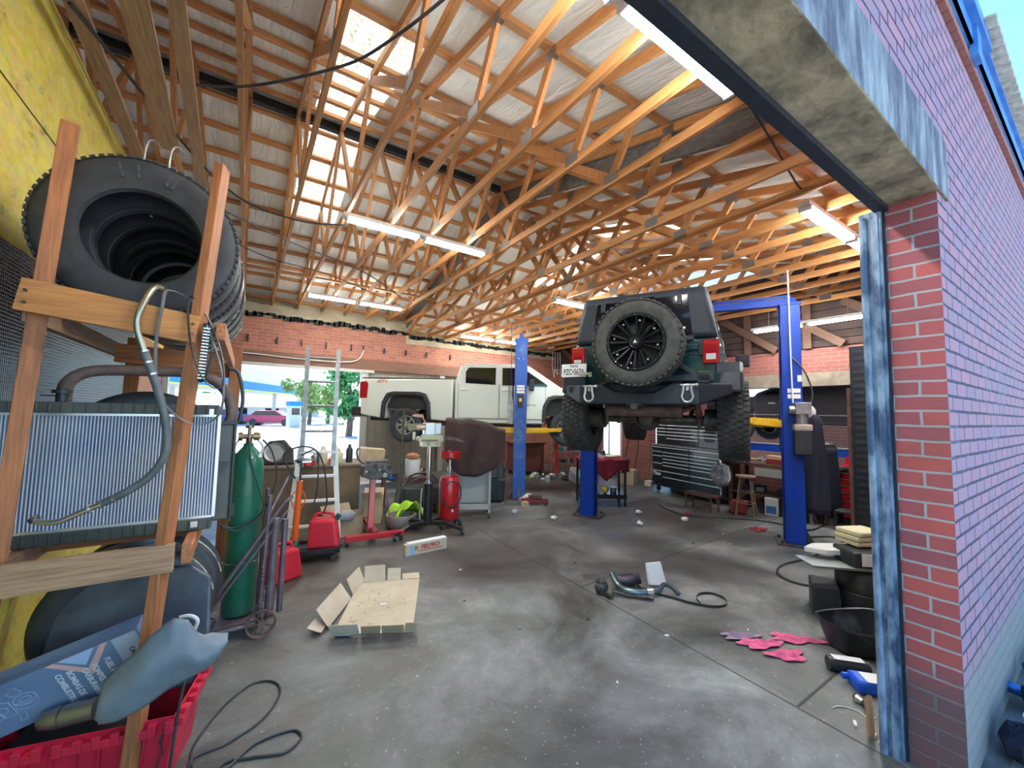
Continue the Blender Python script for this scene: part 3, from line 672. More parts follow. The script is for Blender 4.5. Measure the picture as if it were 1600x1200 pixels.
# tailgate lines and panel details
mb = MB(); mb.bb((-.012, -.66, 2.06), (.0, .62, 2.50)); tgt = mb.build('tailgate', GREEN_T, J, smooth=0, bevel=.01)
mb = MB(); mb.bb((-.02, -.655, 2.40), (-.012, .2, 2.41)); mb.bb((-.02, -.655, 2.46), (-.012, -.2, 2.47)); mb.bb((-.018, -.665, 2.06), (-.005, -.655, 2.5)); mb.build('seam', JEEP_BLK, tgt, smooth=0)
mb = MB(); mb.bb((-.05, -.60, 2.44), (-.012, -.38, 2.50)); mb.bb((-.04, -.655, 2.38), (-.012, -.60, 2.52)); mb.build('hinge', GREEN_T, tgt, smooth=0, bevel=.006)
# hard top
mb = MB()
loftbox(mb, [(-.01, .78, 2.58, .665, 3.10), (.05, .785, 2.58, .68, 3.14), (.5, .785, 2.58, .68, 3.155), (2.3, .785, 2.58, .66, 3.14), (2.55, .785, 2.58, .64, 3.12)])
mb.build('hard_top', JEEP_TOP, J, bevel=.05)
# rear glass
mb = MB()
mb.hexa([(-.022, -.545, 2.60), (-.005, -.545, 2.60), (-.005, .545, 2.60), (-.022, .545, 2.60), (-.016, -.50, 3.05), (.0, -.50, 3.05), (.0, .50, 3.05), (-.016, .50, 3.05)])
rg = mb.build('rear_glass', GLASS_D, J, smooth=0, bevel=.004)
mb = MB(); mb.bb((-.03, -.56, 2.55), (-.005, .56, 2.60)); mb.build('glass_frame', JEEP_TOP, rg, smooth=0, bevel=.006)
mb = MB(); mb.box((-.02, .0, 3.075), (.03, .32, .035)); mb.build('brake_light_housing', JEEP_BLK, J, smooth=0, bevel=.01)
for s in (-.42, .42): MB().box((-.028, s, 3.0), (.02, .05, .12)).build('glass_hinge', JEEP_BLK, J, smooth=0, bevel=.008)
for s, z in ((.45, 3.06), (.41, 3.06), (-.43, 3.07), (-.39, 3.07), (-.50, 2.93), (-.50, 2.96), (.51, 2.93), (.51, 2.90)):
    MB().sph((-.03, s, z), .006, 8).build('bolt', CHROME, rg)
Mg = frame((-.030, .02, 2.985), (0, -1, 0), (.02, 0, 1))
text("JESUS LOVES YOU.", .042, WTXT, rg, Mg, sx=.8, bold=.001)
mb = MB()
for (y, z, a, b) in ((-.35, 2.70, .04, .035), (-.40, 2.69, .035, .028), (-.30, 2.685, .035, .025)): mb.sph((-.028, y, z), a, 12, sc=(.12, 1, b / a))
mb.tube([(-.028, -.25, 2.665), (-.030, -.31, 2.655), (-.030, -.40, 2.66), (-.028, -.46, 2.68)], .012, 8)
mb.build('window_sticker', ORG_ST, rg)
mb = MB(); mb.box((-.030, -.405, 2.745), (.004, .03, .03)); mb.sph((-.03, -.465, 2.685), .014, 8, sc=(.3, 1, 1)); mb.sph((-.03, -.245, 2.665), .014, 8, sc=(.3, 1, 1)); mb.build('sticker_tips', WTXT, rg)
# side windows on both sides
for s in (-1, 1):
    for (a, b) in ((.22, .95), (1.10, 1.75), (1.85, 2.5)):
        mb = MB(); f = lambda x, t, e: (x, s * (.785 - .115 * t + e), 2.58 + .56 * t)
        mb.hexa([f(a, .10, -.005), f(b, .10, -.005), f(b, .10, .008), f(a, .10, .008), f(a + .03, .85, -.005), f(b - .03, .85, -.005), f(b - .03, .85, .008), f(a + .03, .85, .008)])
        mb.build('side_glass', GLASS_D, J, smooth=0)
mb = MB(); mb.hexa([(2.56, -.66, 2.60), (3.0, -.70, 2.56), (3.0, .70, 2.56), (2.56, .66, 2.60), (2.54, -.62, 3.08), (2.58, -.62, 3.09), (2.58, .62, 3.09), (2.54, .62, 3.08)]); mb.build('windshield', GLASS_D, J, smooth=0)
for s in (-1, 1):
    # tail lamps
    y = s * .72
    mb = MB(); mb.box((-.03, y, 2.413), (.07, .155, .25)); tl = mb.build('tail_lamp', TAIL, J, smooth=0, bevel=.012)
    mb = MB(); mb.box((-.067, y, 2.36), (.006, .09, .06)); mb.build('reverse_lens', LENSW, tl, smooth=0, bevel=.006)
    mb = MB(); mb.box((-.067, y, 2.45), (.006, .11, .09)); mb.build('inner_lens', mat('dark_red_lens', (.30, .004, .01), .1), tl, smooth=0, bevel=.006)
    # flares
    for ax_ in (.65, 3.60):
        arc = [(ax_ - .55, 2.0), (ax_ - .50, 2.22), (ax_ - .33, 2.34), (ax_ + .33, 2.34), (ax_ + .50, 2.22), (ax_ + .58, 1.98)]
        inn = [(ax_ + .52, 1.98), (ax_ + .45, 2.18), (ax_ + .30, 2.29), (ax_ - .30, 2.29), (ax_ - .45, 2.18), (ax_ - .49, 2.0)]
        mb = MB(); mb.prism(arc + inn, .60 * s, 1.0 * s, fr=lambda x, y, z: (x, z, y)); mb.build('fender_flare', JEEP_BLK, J, smooth=0, bevel=.03)
        wi = tyre_mb(.44, .232, .31, 44, rot_to((ax_, s * .90, 1.70), (0, s, 0)), n=60).build('tyre', RUB_DUST, J, smooth=30)
        M = rot_to((ax_, s * .90, 1.70), (0, s, 0)); mb = MB().at(M)
        mb.lathe([(.24, .14), (.225, .145), (.21, .10), (.20, -.10), (.225, -.145), (.238, -.13)], ax=(0, 1, 0), n=40, closed=True)
        mb.lathe([(.20, .02), (.20, .03), (.06, .05), (.05, .09), (.001, .09)], ax=(0, 1, 0), n=24)
        for k in range(6): mb.box((.20 * math.cos(k * PI / 3), -.13, .20 * math.sin(k * PI / 3)), (.03, .02, .05), rot=(0, -k * PI / 3, 0))
        mb.build('rim', BLACK_M, J)
        if s < 0 and ax_ > 3: pass
    mb = MB(); mb.cyl((.65, s * .80, 1.70), (.65, s * .60, 1.70), .13, n=20); mb.cyl((.65, s * .60, 1.70), (.65, s * .1, 1.70), .05, .06, n=14); mb.build('axle_tube', GREASE, J)
    mb = MB(); mb.cyl((.55, s * .55, 1.62), (.45, s * .50, 2.15), .022, n=10); mb.cyl((.53, s * .545, 1.75), (.49, s * .52, 2.0), .035, n=12); mb.build('shock_absorber', IRON, J)
    pts = [(.75 + .06 * math.cos(a * .5), s * .48 + .06 * math.sin(a * .5), 1.74 + a * .0068) for a in range(0, 62)]
    mb = MB(); mb.tube(pts, .009, 6); mb.build('coil_spring', GREASE, J)
    mb = MB(); mb.bb((-.1, s * .40 - .04, 2.02), (3.9, s * .40 + .04, 2.12)); mb.build('frame_rail', GREASE, J, smooth=0)
    mb = MB(); mb.beam((.62, s * .42, 1.66), (1.7, s * .40, 1.98), .04, .05); mb.build('control_arm', GREASE, J, smooth=0)
mb = MB(); mb.lathe([(.001, -.16), (.08, -.15), (.13, -.08), (.15, 0), (.13, .06), (.09, .12)], o=(.66, .05, 1.70), ax=(1, 0, 0), n=24); mb.build('differential', GREASE, J)
mb = MB(); mb.cyl((.8, .02, 1.72), (2.4, 0, 1.98), .035, n=12); mb.build('drive_shaft', GREASE, J)
mb = MB(); mb.tube([(.12, -.42, 1.80), (.12, .40, 1.80)], .075, 20, r2=.07); mb.build('muffler', IRON, J)
mb = MB(); mb.tube(smoothpath([(.12, -.4, 1.80), (.25, -.5, 1.84), (.6, -.45, 1.95), (1.2, -.35, 1.95)]), .025, 8); mb.build('exhaust_pipe', IRON, J)
mb = MB(); mb.bb((1.0, -.40, 1.88), (1.9, .40, 2.04)); mb.bb((2.2, -.3, 1.86), (3.2, .3, 2.05)); mb.build('skid_plate', BLACK_M, J, smooth=0, bevel=.02)
mb = MB(); mb.cyl((3.6, -.8, 1.70), (3.6, .8, 1.70), .045, n=12); mb.build('front_axle', GREASE, J)
mb = MB(); mb.tube(smoothpath([(.1, -.52, 1.98), (.2, -.60, 1.80), (.35, -.58, 1.72), (.5, -.55, 1.75)]), .008, 6); mb.build('brake_hose', RED_D, J)
# rear bumper with angled ends and shackles
mb = MB()
def bsec(y, x0, z0, z1): return [mb._v((x0, y, z0)), mb._v((x0 + .16, y, z0)), mb._v((x0 + .16, y, z1)), mb._v((x0, y, z1 - .02))]
secs = [bsec(.88, -.02, 1.98, 2.10), bsec(.62, -.25, 1.86, 2.09), bsec(.36, -.27, 1.86, 2.09), bsec(.20, -.28, 1.86, 2.00), bsec(-.20, -.28, 1.86, 2.00), bsec(-.36, -.27, 1.86, 2.09), bsec(-.62, -.25, 1.86, 2.09), bsec(-.90, -.02, 1.98, 2.10)]
mb.skin(secs); bmp = mb.build('rear_bumper', JEEP_BLK, J, smooth=0, bevel=.012)
mb = MB(); mb.bb((-.13, -.75, 2.0), (.0, .80, 2.06)); mb.build('bumper_top', JEEP_BLK, bmp, smooth=0)
for y in (.50, -.52):
    mb = MB(); mb.box((-.265, y, 2.035), (.035, .025, .07)); P = [(-.29, y + .035, 2.06), (-.29, y + .04, 1.99), (-.29, y + .05, 1.94), (-.29, y + .035, 1.90), (-.29, y, 1.885), (-.29, y - .035, 1.90), (-.29, y - .05, 1.94), (-.29, y - .04, 1.99), (-.29, y - .035, 2.06)]
    mb.tube(smoothpath(P, 4), .013, 8); mb.cyl((-.29, y + .06, 2.055), (-.29, y - .085, 2.055), .010, n=8); mb.sph((-.29, y - .085, 2.055), .018, 8)
    mb.build('shackle', mat('grey_shackle', (.5, .5, .48), .45, .6), J)
mb = MB(); mb.box((-.22, 0, 1.84), (.16, .07, .06)); mb.tube(smoothpath([(-.26, .09, 1.84), (-.30, .05, 1.86), (-.26, .04, 1.82)]), .007, 6); mb.tube(smoothpath([(-.26, -.09, 1.84), (-.30, -.05, 1.86), (-.26, -.04, 1.82)]), .007, 6); mb.build('hitch_receiver', GREASE, J)
# tyre carrier arm
mb = MB(); mb.bb((-.17, -.74, 2.10), (-.11, .35, 2.17)); mb.beam((-.14, -.60, 2.15), (-.14, -.25, 2.42), .05, .05, up=(1, 0, 0)); mb.bb((-.20, -.12, 2.15), (-.12, .06, 2.60)); mb.bb((-.30, -.14, 2.36), (-.15, .05, 2.55)); mb.bb((-.17, -.72, 2.08), (-.12, -.60, 2.20)); mb.build('tyre_carrier', JEEP_BLK, J, smooth=0, bevel=.008)
# licence plate
mb = MB(); mb.box((-.145, .735, 2.255), (.012, .31, .155)); lp = mb.build('licence_plate', PAPER, J, smooth=0, bevel=.004)
Mp = frame((-.153, .735, 2.235), (0, -1, 0), (0, 0, 1)); text('PZC\u2022567A', .095, BTXT, lp, Mp, sx=.62, bold=.0015)
text('TEXAS', .035, BTXT, lp, frame((-.153, .735, 2.305), (0, -1, 0), (0, 0, 1)), bold=.001)
mb = MB(); mb.box((-.17, .60, 2.215), (.02, .17, .03), rot=(.1, 0, 0)); mb.box((-.17, .525, 2.20), (.02, .035, .055)); mb.sph((-.17, .62, 2.19), .012, 8); mb.build('latch_handle', mat('tan_latch', (.42, .38, .29), .5), J)
mb = MB(); mb.bb((-.14, .60, 2.08), (-.12, .86, 2.34)); mb.build('plate_bracket', JEEP_BLK, J, smooth=0)
# spare wheel
SPz = 2.492; SPy = -.055
M = rot_to((-.34, SPy, SPz), (-1, 0, 0))
sp = tyre_mb(.442, .292, .29, 44, M, n=72).build('spare_tyre', RUB_DUST, J, smooth=30)
mb = MB().at(M)
mb.lathe([(.300, .128), (.288, .138), (.270, .136), (.262, .10), (.245, .03), (.23, -.10), (.28, -.12), (.295, -.10)], ax=(0, 1, 0), n=56, closed=True)
mb.lathe([(.25, .0), (.10, .01), (.001, .01)], ax=(0, 1, 0), n=40, caps=False)
for k in range(8):
    a = 2 * PI * k / 8 + .2; q = lambda r, da, y: (r * math.cos(a + da), y, r * math.sin(a + da))
    for sg in (-1, 1):
        mb.hexa([q(.05, sg * .10 - .12, .03), q(.262, sg * .16 - .05, .03), q(.262, sg * .16 + .05, .03), q(.05, sg * .10 + .12, .03), q(.05, sg * .10 - .12, .085), q(.262, sg * .16 - .04, .125), q(.262, sg * .16 + .04, .125), q(.05, sg * .10 + .12, .085)])
mb.lathe([(.085, .03), (.083, .10), (.062, .125), (.05, .12), (.045, .135), (.001, .135)], ax=(0, 1, 0), n=24)
rim = mb.build('spare_rim', mat('satin_black_rim', (.012, .014, .018), .3, .4), sp)
mb = MB().at(M); mb.prism([(-.012, -.01), (0, .014), (.012, -.01), (.006, -.01), (0, .002), (-.006, -.01)], .135, .139, fr=lambda x, y, z: (x * 1.5, z, y * 1.5)); mb.build('hub_logo', WTXT, rim, smooth=0)
for k in range(24):
    a = 2 * PI * k / 24; MB().at(M).sph((.281 * math.cos(a), .140, .281 * math.sin(a)), .0045 if k % 3 else .006, 8).build('rivet', CHROME, rim)
for k in range(8):
    a = 2 * PI * k / 8 + .2; MB().at(M).sph((.222 * math.cos(a), .122, .222 * math.sin(a)), .013, 10, sc=(1, .5, 1)).build('spoke_bolt', ALU_D, rim)
# mirrors
for s in (-1, 1):
    mb = MB(); mb.box((2.45, s * .98, 2.60), (.10, .19, .19)); mb.beam((2.47, s * .78, 2.54), (2.47, s * .92, 2.52), .03, .04); mb.box((2.46, s * .93, 2.52), (.04, .05, .06)); mr = mb.build('side_mirror', JEEP_BLK, J, smooth=0, bevel=.02)
    MB().box((2.395, s * .98, 2.60), (.006, .15, .15)).build('mirror_glass', GLASS_D, mr, smooth=0)
# ================================================================== WHITE PICKUP
K = T('pickup_truck', 'white crew cab pickup raised in the air behind the left blue lift post', 'truck', (3.54, 9.57, 1.03), R(-37)); K.scale = (.92, .92, .92)
def arch(cx_, z0, h, w, n=8):
    return [(cx_ - w, z0), (cx_ - w * .96, z0 + h * .6), (cx_ - w * .78, z0 + h * .93), (cx_ - w * .5, z0 + h), (cx_ + w * .5, z0 + h), (cx_ + w * .8, z0 + h * .93), (cx_ + w * .97, z0 + h * .6), (cx_ + w * 1.02, z0)]
HW = 1.0
bed = [(-1.15, .66), (-1.14, 1.53), (1.14, 1.55), (1.14, .52)] + arch(0, .56, .58, .52)[::-1]
sidefr = lambda x, y, z: (x, z, y)
mb = MB(); mb.prism(bed, -HW, HW, fr=sidefr); kb = mb.build('bed', TRK_WHT, K, smooth=30, bevel=.03)
mb = MB(); mb.bb((-1.12, -.99, 1.54), (1.12, -.90, 1.565)); mb.bb((-1.12, .90, 1.54), (1.12, .99, 1.565)); mb.build('bed_rail_cap', BLACK, kb, smooth=0)
cab = [(1.19, .50), (1.19, 1.50), (1.30, 1.84), (1.45, 1.94), (2.75, 1.94), (3.0, 1.88), (3.75, 1.38), (4.75, 1.28), (4.93, 1.15), (4.95, .62)] + arch(3.9, .55, .56, .50)[::-1] + [(3.35, .50)]
mb = MB(); mb.prism(cab, -HW + .01, HW - .01, fr=sidefr); cb_ = mb.build('cab', TRK_WHT, K, smooth=30, bevel=.03)
mb = MB(); mb.bb((-.55, -.9, .8), (.55, .9, 1.4)); mb.bb((3.3, -.88, .7), (4.5, .88, 1.2)); mb.bb((-1.1, -.45, .50), (4.8, -.35, .64)); mb.bb((-1.1, .35, .50), (4.8, .45, .64)); mb.bb((1.2, -.8, .42), (3.3, .8, .55)); mb.build('chassis', BLACK, K, smooth=0)
for s in (-1, 1):
    for c, z0, h, w_ in ((0, .56, .58, .52), (3.9, .55, .56, .50)):
        o1 = arch(c, z0, h + .09, w_ + .10); i1 = arch(c, z0, h, w_)
        mb = MB(); mb.prism(o1 + i1[::-1], s * (HW - .02), s * (HW + .07), fr=sidefr); fl_ = mb.build('fender_flare', BLACK, K, smooth=0, bevel=.02)
        for q in o1[1:-1]: MB().sph((q[0] * .96 + c * .04, s * (HW + .075), q[1] - .05), .012, 6).build('flare_bolt', ALU_D, fl_)
    for c in (0, 3.9): steel_wheel(K, (c, s * .90, .415), (0, s, 0), .415, .225, .27, 8)
    # windows
    g = lambda pts, nm: MB().prism(pts, s * (HW - .012), s * (HW + .002), fr=sidefr).build(nm, GLASS_D, K, smooth=0)
    g([(1.45, 1.46), (1.45, 1.74), (1.52, 1.84), (2.18, 1.84), (2.18, 1.43)], 'rear_door_glass')
    g([(2.34, 1.42), (2.34, 1.84), (2.72, 1.84), (2.92, 1.78), (3.42, 1.44), (3.42, 1.40)], 'front_door_glass')
    mb = MB()
    for q in ((1.27, 2.26), (2.28, 3.38)):
        for x in q: mb.bb((x - .004, s * (HW - .015), .62), (x + .004, s * (HW - .006), 1.45))
        mb.bb((q[0], s * (HW - .015), .615), (q[1], s * (HW - .006), .623))
    mb.build('door_seam', BLACK, K, smooth=0)
    for x in (1.42, 2.44): MB().box((x, s * (HW + .012), 1.30), (.19, .03, .03)).build('door_handle', TRK_WHT, K, smooth=0, bevel=.008)
    MB().bb((1.3, s * (HW - .006), .60), (3.3, s * (HW + .004), .605)).build('rocker_line', BLACK, K, smooth=0)
    mb = MB(); mb.prism([(-1.17, 1.05), (-1.17, 1.45), (-1.0, 1.47), (-.96, 1.40), (-.98, 1.06)], s * .86, s * (HW + .012), fr=sidefr); mb.build('tail_lamp', TAIL, K, smooth=0, bevel=.01)
    mb = MB(); mb.box((3.05, s * 1.16, 1.42), (.12, .2, .26)); mb.beam((3.1, s * 1.0, 1.36), (3.08, s * 1.1, 1.36), .05, .05); mb.build('side_mirror', BLACK, K, smooth=0, bevel=.02)
text('Z71', .10, RTXT, K, frame((-.62, -1.003, 1.475), (1, 0, 0), (0, 0, 1)), sx=1.6, shear=.3, bold=.003)
text('2500 HD', .06, BTXT, K, frame((3.02, -.995, .95), (1, 0, 0), (0, 0, 1)), sx=1.2)
mb = MB(); mb.prism([(-1.36, .56), (-1.36, .80), (-1.14, .82), (-1.14, .60)], -.98, .98, fr=sidefr); mb.build('rear_bumper', CHROME, K, smooth=0, bevel=.03)
mb = MB(); mb.bb((-1.38, -1.0, .62), (-1.10, -.80, .84)); mb.build('bumper_end', BLACK, K, smooth=0, bevel=.03)
mb = MB(); mb.cyl((0, -.8, .415), (0, .8, .415), .05, n=12); mb.sph((0, 0, .415), .17, 16); mb.cyl((3.9, -.8, .415), (3.9, .8, .415), .04, n=12); mb.build('axles', GREASE, K)
mb = MB(); mb.tube([(.2, -.5, .5), (1.2, -.5, .5)], .09, 14); mb.build('exhaust', IRON, K)
mb = MB(); mb.cyl((1.14, -.97, .5), (1.19, -.97, .5), .05, n=12); mb.build('mud_guard', BLACK, K)
# ================================================================== LIFTS
def lift_post(loc, rz, h, label, m, arm_z, unit=False):
    t = T('lift_post', label, 'lift post', loc, rz, 'blue two-post lift columns')
    mb = MB(); a, b = .125, .12
    mb.bb((-a, -b, .02), (a, -b + .012, h)); mb.bb((-a, -b, .02), (-a + .012, b, h)); mb.bb((a - .012, -b, .02), (a, b, h)); mb.bb((-a, b - .012, .02), (-a + .07, b, h)); mb.bb((a - .07, b - .012, .02), (a, b, h))
    mb.build('column', m, t, smooth=0, bevel=.006)
    mb = MB(); mb.bb((-.2, -.24, 0), (.2, .22, .02)); mb.hexa([(-.012, -.24, .02), (.012, -.24, .02), (.012, -.12, .02), (-.012, -.12, .02), (-.012, -.16, .16), (.012, -.16, .16), (.012, -.12, .22), (-.012, -.12, .22)])
    for x in (-.16, .16):
        for y in (-.19, .17): mb.cyl((x, y, .02), (x, y, .06), .018, n=6)
    mb.build('base_plate', GREASE, t, smooth=0)
    mb = MB(); mb.bb((-a - .01, -b - .01, h - .02), (a + .01, b + .01, h + .01)); mb.hexa([(-.06, -.12, h), (.06, -.12, h), (.06, .12, h), (-.06, .12, h), (-.03, -.06, h + .10), (.03, -.06, h + .10), (.03, .06, h + .10), (-.03, .06, h + .10)]); mb.cyl((-.04, 0, h + .1), (.04, 0, h + .1), .035, n=12); mb.build('top_cap', m, t, smooth=0)
    mb = MB(); mb.bb((-.10, -.06, arm_z - .45), (.10, .14, arm_z + .25)); cr = mb.build('carriage', m, t, smooth=0, bevel=.01)
    MB().cyl((.02, -.02, .05), (.02, -.02, h - .1), .028, n=10).build('cylinder_rod', CHROME, t)
    return t
def arm(par, p, q, pad, m=YEL):
    mb = MB(); p, q = Vector(p), Vector(q); mb.beam(p, p + (q - p) * .6, .10, .10); mb.beam(p + (q - p) * .5, q, .075, .075)
    o = mb.build('lift_arm', m, par, smooth=0, bevel=.005)
    MB().cyl((q[0], q[1], q[2]), (q[0], q[1], pad), .06, n=16).build('lift_pad', BLACK, o)
P1, P2, P3 = (5.04, 5.16), (6.49, 2.60), (4.74, 6.86)
ang = math.atan2(P2[1] - P1[1], P2[0] - P1[0])
t1 = lift_post((P1[0], P1[1], 0), ang - PI / 2, 3.38, 'blue lift post under the left rear wheel of the dark off-road car', BLUE, 1.72)
t2 = lift_post((P2[0], P2[1], 0), ang + PI / 2, 3.38, 'blue lift post with a grey pump unit, right of the dark off-road car', BLUE, 1.72)
t3 = lift_post((P3[0], P3[1], 0), R(-37), 3.26, 'worn blue lift post standing in front of the white pickup truck', BLUE_W, 1.40)
mb = MB(); a_, b_ = Vector((P1[0], P1[1], 3.42)), Vector((P2[0], P2[1], 3.42)); mb.beam(a_, b_, .10, .10); mb.beam(a_ + Vector((0, 0, .09)), b_ + Vector((0, 0, .09)), .03, .03)
tag(mb.build('lift_crossbeam', BLUE, smooth=0), 'blue steel crossbeam joining the tops of the two lift posts around the off-road car', 'beam')
arm(t1, (0, .15, 1.66), (-.75, .85, 1.70), 2.0); arm(t1, (0, .15, 1.66), (.75, .95, 1.72), 2.0)
arm(t2, (-.05, .15, 1.66), (-.80, .80, 1.72), 2.0); arm(t2, (.05, .15, 1.66), (.62, .92, 1.72), 2.0)
mb = MB(); mb.hexa([(.06, .15, 1.60), (.12, .15, 1.60), (.42, .60, 1.60), (.36, .60, 1.60), (.06, .15, 1.74), (.12, .15, 1.74), (.42, .60, 1.74), (.36, .60, 1.74)]); mb.build('arm_guard', YEL, t2, smooth=0)
arm(t3, (-.05, .15, 1.36), (-1.15, .55, 1.38), 1.48); arm(t3, (.05, .15, 1.36), (.95, .55, 1.38), 1.48)
# pump unit on the right post, on the side that faces the doorway (local -x)
mb = MB(); mb.box((-.22, -.09, 1.42), (.17, .20, .34)); u = mb.build('oil_reservoir', BLACK, t2, smooth=0, bevel=.015)
mb = MB(); mb.box((-.22, -.09, 1.62), (.18, .21, .09)); mb.build('reservoir_cap', mat('dusty_pump_head', (.40, .32, .27), .7), u, smooth=0, bevel=.02)
mb = MB(); mb.cyl((-.22, -.09, 1.66), (-.22, -.09, 1.80), .07, n=18); mb.box((-.22, -.10, 1.88), (.15, .18, .16)); mb.cyl((-.22, .06, 1.86), (-.22, -.12, 1.86), .06, n=16); mb.build('pump_motor', ALU_D, u, bevel=.006)
mb = MB(); mb.tube(smoothpath([(-.2, -.18, 1.9), (-.18, -.22, 2.1), (-.16, -.14, 2.4), (-.14, -.0, 2.6)]), .010, 8); mb.build('hydraulic_hose', BLACK, u)
mb = MB(); mb.tube(smoothpath([(-.16, -.0, 1.95), (-.15, .01, 2.6), (-.16, .02, 3.85)]), .010, 8); mb.build('drop_pipe', WHITE_M, t2)
for z, w_ in ((2.05, .15), (2.13, .15)):
    mb = MB(); mb.box((-.130, -.02, z), (.004, w_, .06)); mb.build('warning_label', PAPER, t2, smooth=0)
mb = MB(); mb.box((-.130, -.09, 2.30), (.004, .05, .09)); mb.build('warning_label', PAPER, t2, smooth=0)
for z in (2.28, 2.22, 2.16): MB().box((.0, -.122, z), (.16, .004, .045)).build('worn_label', PAPER, t3, smooth=0)
MB().box((.0, -.128, 1.98), (.12, .015, .26)).build('black_panel', BLACK, t3, smooth=0); MB().box((.0, -.138, 2.0), (.05, .006, .07)).build('yellow_label', YEL, t3, smooth=0)
for x in (-.05, .05): MB().sph((x, -.125, 2.85), .012, 8).build('white_bolt', WHITE_M, t3)
mb = MB(); mb.box((-.20, -.02, 1.75), (.12, .16, .5)); mb.cyl((-.20, -.02, 1.95), (-.20, -.02, 2.3), .06, n=14); mb.build('pump_unit', ALU_D, t3, bevel=.01)
mb = MB(); mb.tube([(-.2, -.05, 2.3), (-.21, -.06, 3.6)], .006, 6); mb.build('control_cable', BLACK, t3)
# ================================================================== TYRE RACK (left foreground)
K1 = T('lumber_rack', 'homemade lumber rack holding a row of tyres beside the yellow wall', 'rack', (-.5, 2.6, 0))
def rb(name, p, q, w, h, up=(0, 1, 0), mi=2, mats=W_RAK):
    o = Vector((-.5, 2.6, 0)); mb = MB(); mb.beam(Vector(p) - o, Vector(q) - o, w, h, up=up); return mb.build(name, mats[mi], K1, smooth=0, bevel=.003)
rb('post', (-.722, 2.52, 2.99), (-.850, 2.52, .02), .04, .060, up=(1, .25, 0)); rb('post', (-.170, 2.50, 2.98), (-.345, 2.46, .02), .04, .085, up=(.35, 1, 0))
rb('post', (-.80, 4.5, 2.3), (-.82, 4.5, .02), .09, .04); rb('post', (-.10, 4.5, 2.3), (-.12, 4.5, .02), .09, .04)
M_BAR = wood('front_bar_lumber', (.62, .27, .075), (.36, .14, .04), 0, tint=.05)
o_ = rb('cross_bar', (-.80, 2.455, 2.19), (-.215, 2.455, 2.115), .038, .135, up=(0, 0, 1), mi=0); o_.data.materials[0] = M_BAR
o_ = rb('cross_bar', (-.87, 2.455, 1.045), (-.24, 2.445, 1.05), .038, .125, up=(0, 0, 1), mi=0); o_.data.materials[0] = W_GRY[0]
rb('side_rail', (-.78, 2.5, 2.13), (-.78, 4.6, 2.13), .04, .09, up=(0, 0, 1), mi=1, mats=W_GRY); rb('side_rail', (-.13, 2.52, 2.13), (-.13, 4.6, 2.13), .04, .09, up=(0, 0, 1), mi=1)
rb('side_rail', (-.82, 2.5, 1.04), (-.82, 4.6, 1.04), .04, .09, up=(0, 0, 1), mi=1, mats=W_GRY); rb('side_rail', (-.20, 2.5, 1.04), (-.20, 4.6, 1.04), .04, .09, up=(0, 0, 1), mi=1)
rb('back_bar', (-.72, 3.55, 2.08), (-.15, 3.55, 2.05), .038, .12, up=(0, 0, 1), mi=0); rb('back_bar', (-.82, 4.55, 2.08), (-.1, 4.55, 2.08), .038, .14, up=(0, 0, 1), mi=0); rb('back_bar', (-.85, 3.0, 1.03), (-.18, 3.0, 1.03), .09, .03, up=(0, 0, 1), mi=0)
rb('back_bar', (-.85, 3.9, 1.03), (-.18, 3.9, 1.03), .09, .03, up=(0, 0, 1), mi=0)
for (x, z) in ((-.775, 2.205), (-.775, 2.155), (-.235, 2.14), (-.235, 2.095)): 
    MB().cyl((x + .5, 2.435 - 2.6, z), (x + .5, 2.425 - 2.6, z), .006, n=8).build('nail', GREASE, K1)
# row of standing tyres, axes along the rack
zt0 = 2.195
yy = 2.70; names = ['front', 'second', 'third', 'fourth', 'fifth', 'sixth', 'seventh']
for i, (Rr, ri, w, m, dx) in enumerate([(.412, .232, .25, RUB, 0), (.405, .232, .235, RUB, .01), (.41, .232, .24, RUB_SH, .02), (.40, .230, .23, RUB, .02), (.405, .232, .24, RUB_SH, .03), (.39, .225, .23, RUB_SH, .045), (.37, .22, .22, RUB_SH, .06)]):
    y = yy + w / 2
    t = T('tyre', ('foremost big black tyre in the row on top of the lumber rack' if i == 0 else 'black tyre on top of the lumber rack, %s in the row' % names[i]), 'tyre', (-.49 + dx, y, zt0 + Rr), group='tyres in a row on the lumber rack', rot=(0, random.uniform(0, 6), 0))
    tyre_mb(Rr, ri, w, 0, n=72).build('casing', m, t, smooth=35)
    mb = MB()
    for k in range(72):
        a = 2 * PI * k / 72
        for s in (-1, 1): mb.box((math.cos(a) * (Rr - .0095), s * w * .42, math.sin(a) * (Rr - .0095)), (.012, w * .10, .022), rot=(0, -a, 0))
    tag(mb.build('tread_blocks', m, t, smooth=0), kind='stuff')
    if i == 0:
        gs = mat('grey_scuff', (.06, .065, .07), .8)
        for a in (1.75, 1.95, 1.30, 1.38): MB().box((math.cos(a) * .33, -w * .492, math.sin(a) * .33), (.075, .003, .012), rot=(0, -a, 0)).build('sidewall_mark', gs, t, smooth=0); t.rotation_euler = (0, .08, 0)
    if i in (1, 3, 5, 6):
        mb = MB(); mb.tube([(math.cos(a * .03) * (Rr + .001), w * .3 + .004 * math.sin(a), math.sin(a * .05) * (Rr + .001)) for a in range(-4, 5)], .004, 5); mb.build('chalk_mark', LETTER, t); t.rotation_euler = (0, .5, 0)
        mb = MB(); mb.box((.36 * Rr / .4, w * .505, .05), (.05, .002, .09)); mb.build('paper_sticker', LETTER, t, smooth=0)
    if i == 1:
        mb = MB(); mb.box((ri + .02, 0, .0), (.002, .03, .012)); mb.build('barcode_label', PAPER, t, smooth=0); t.rotation_euler = (0, -1.75, 0)
    yy += w + .004
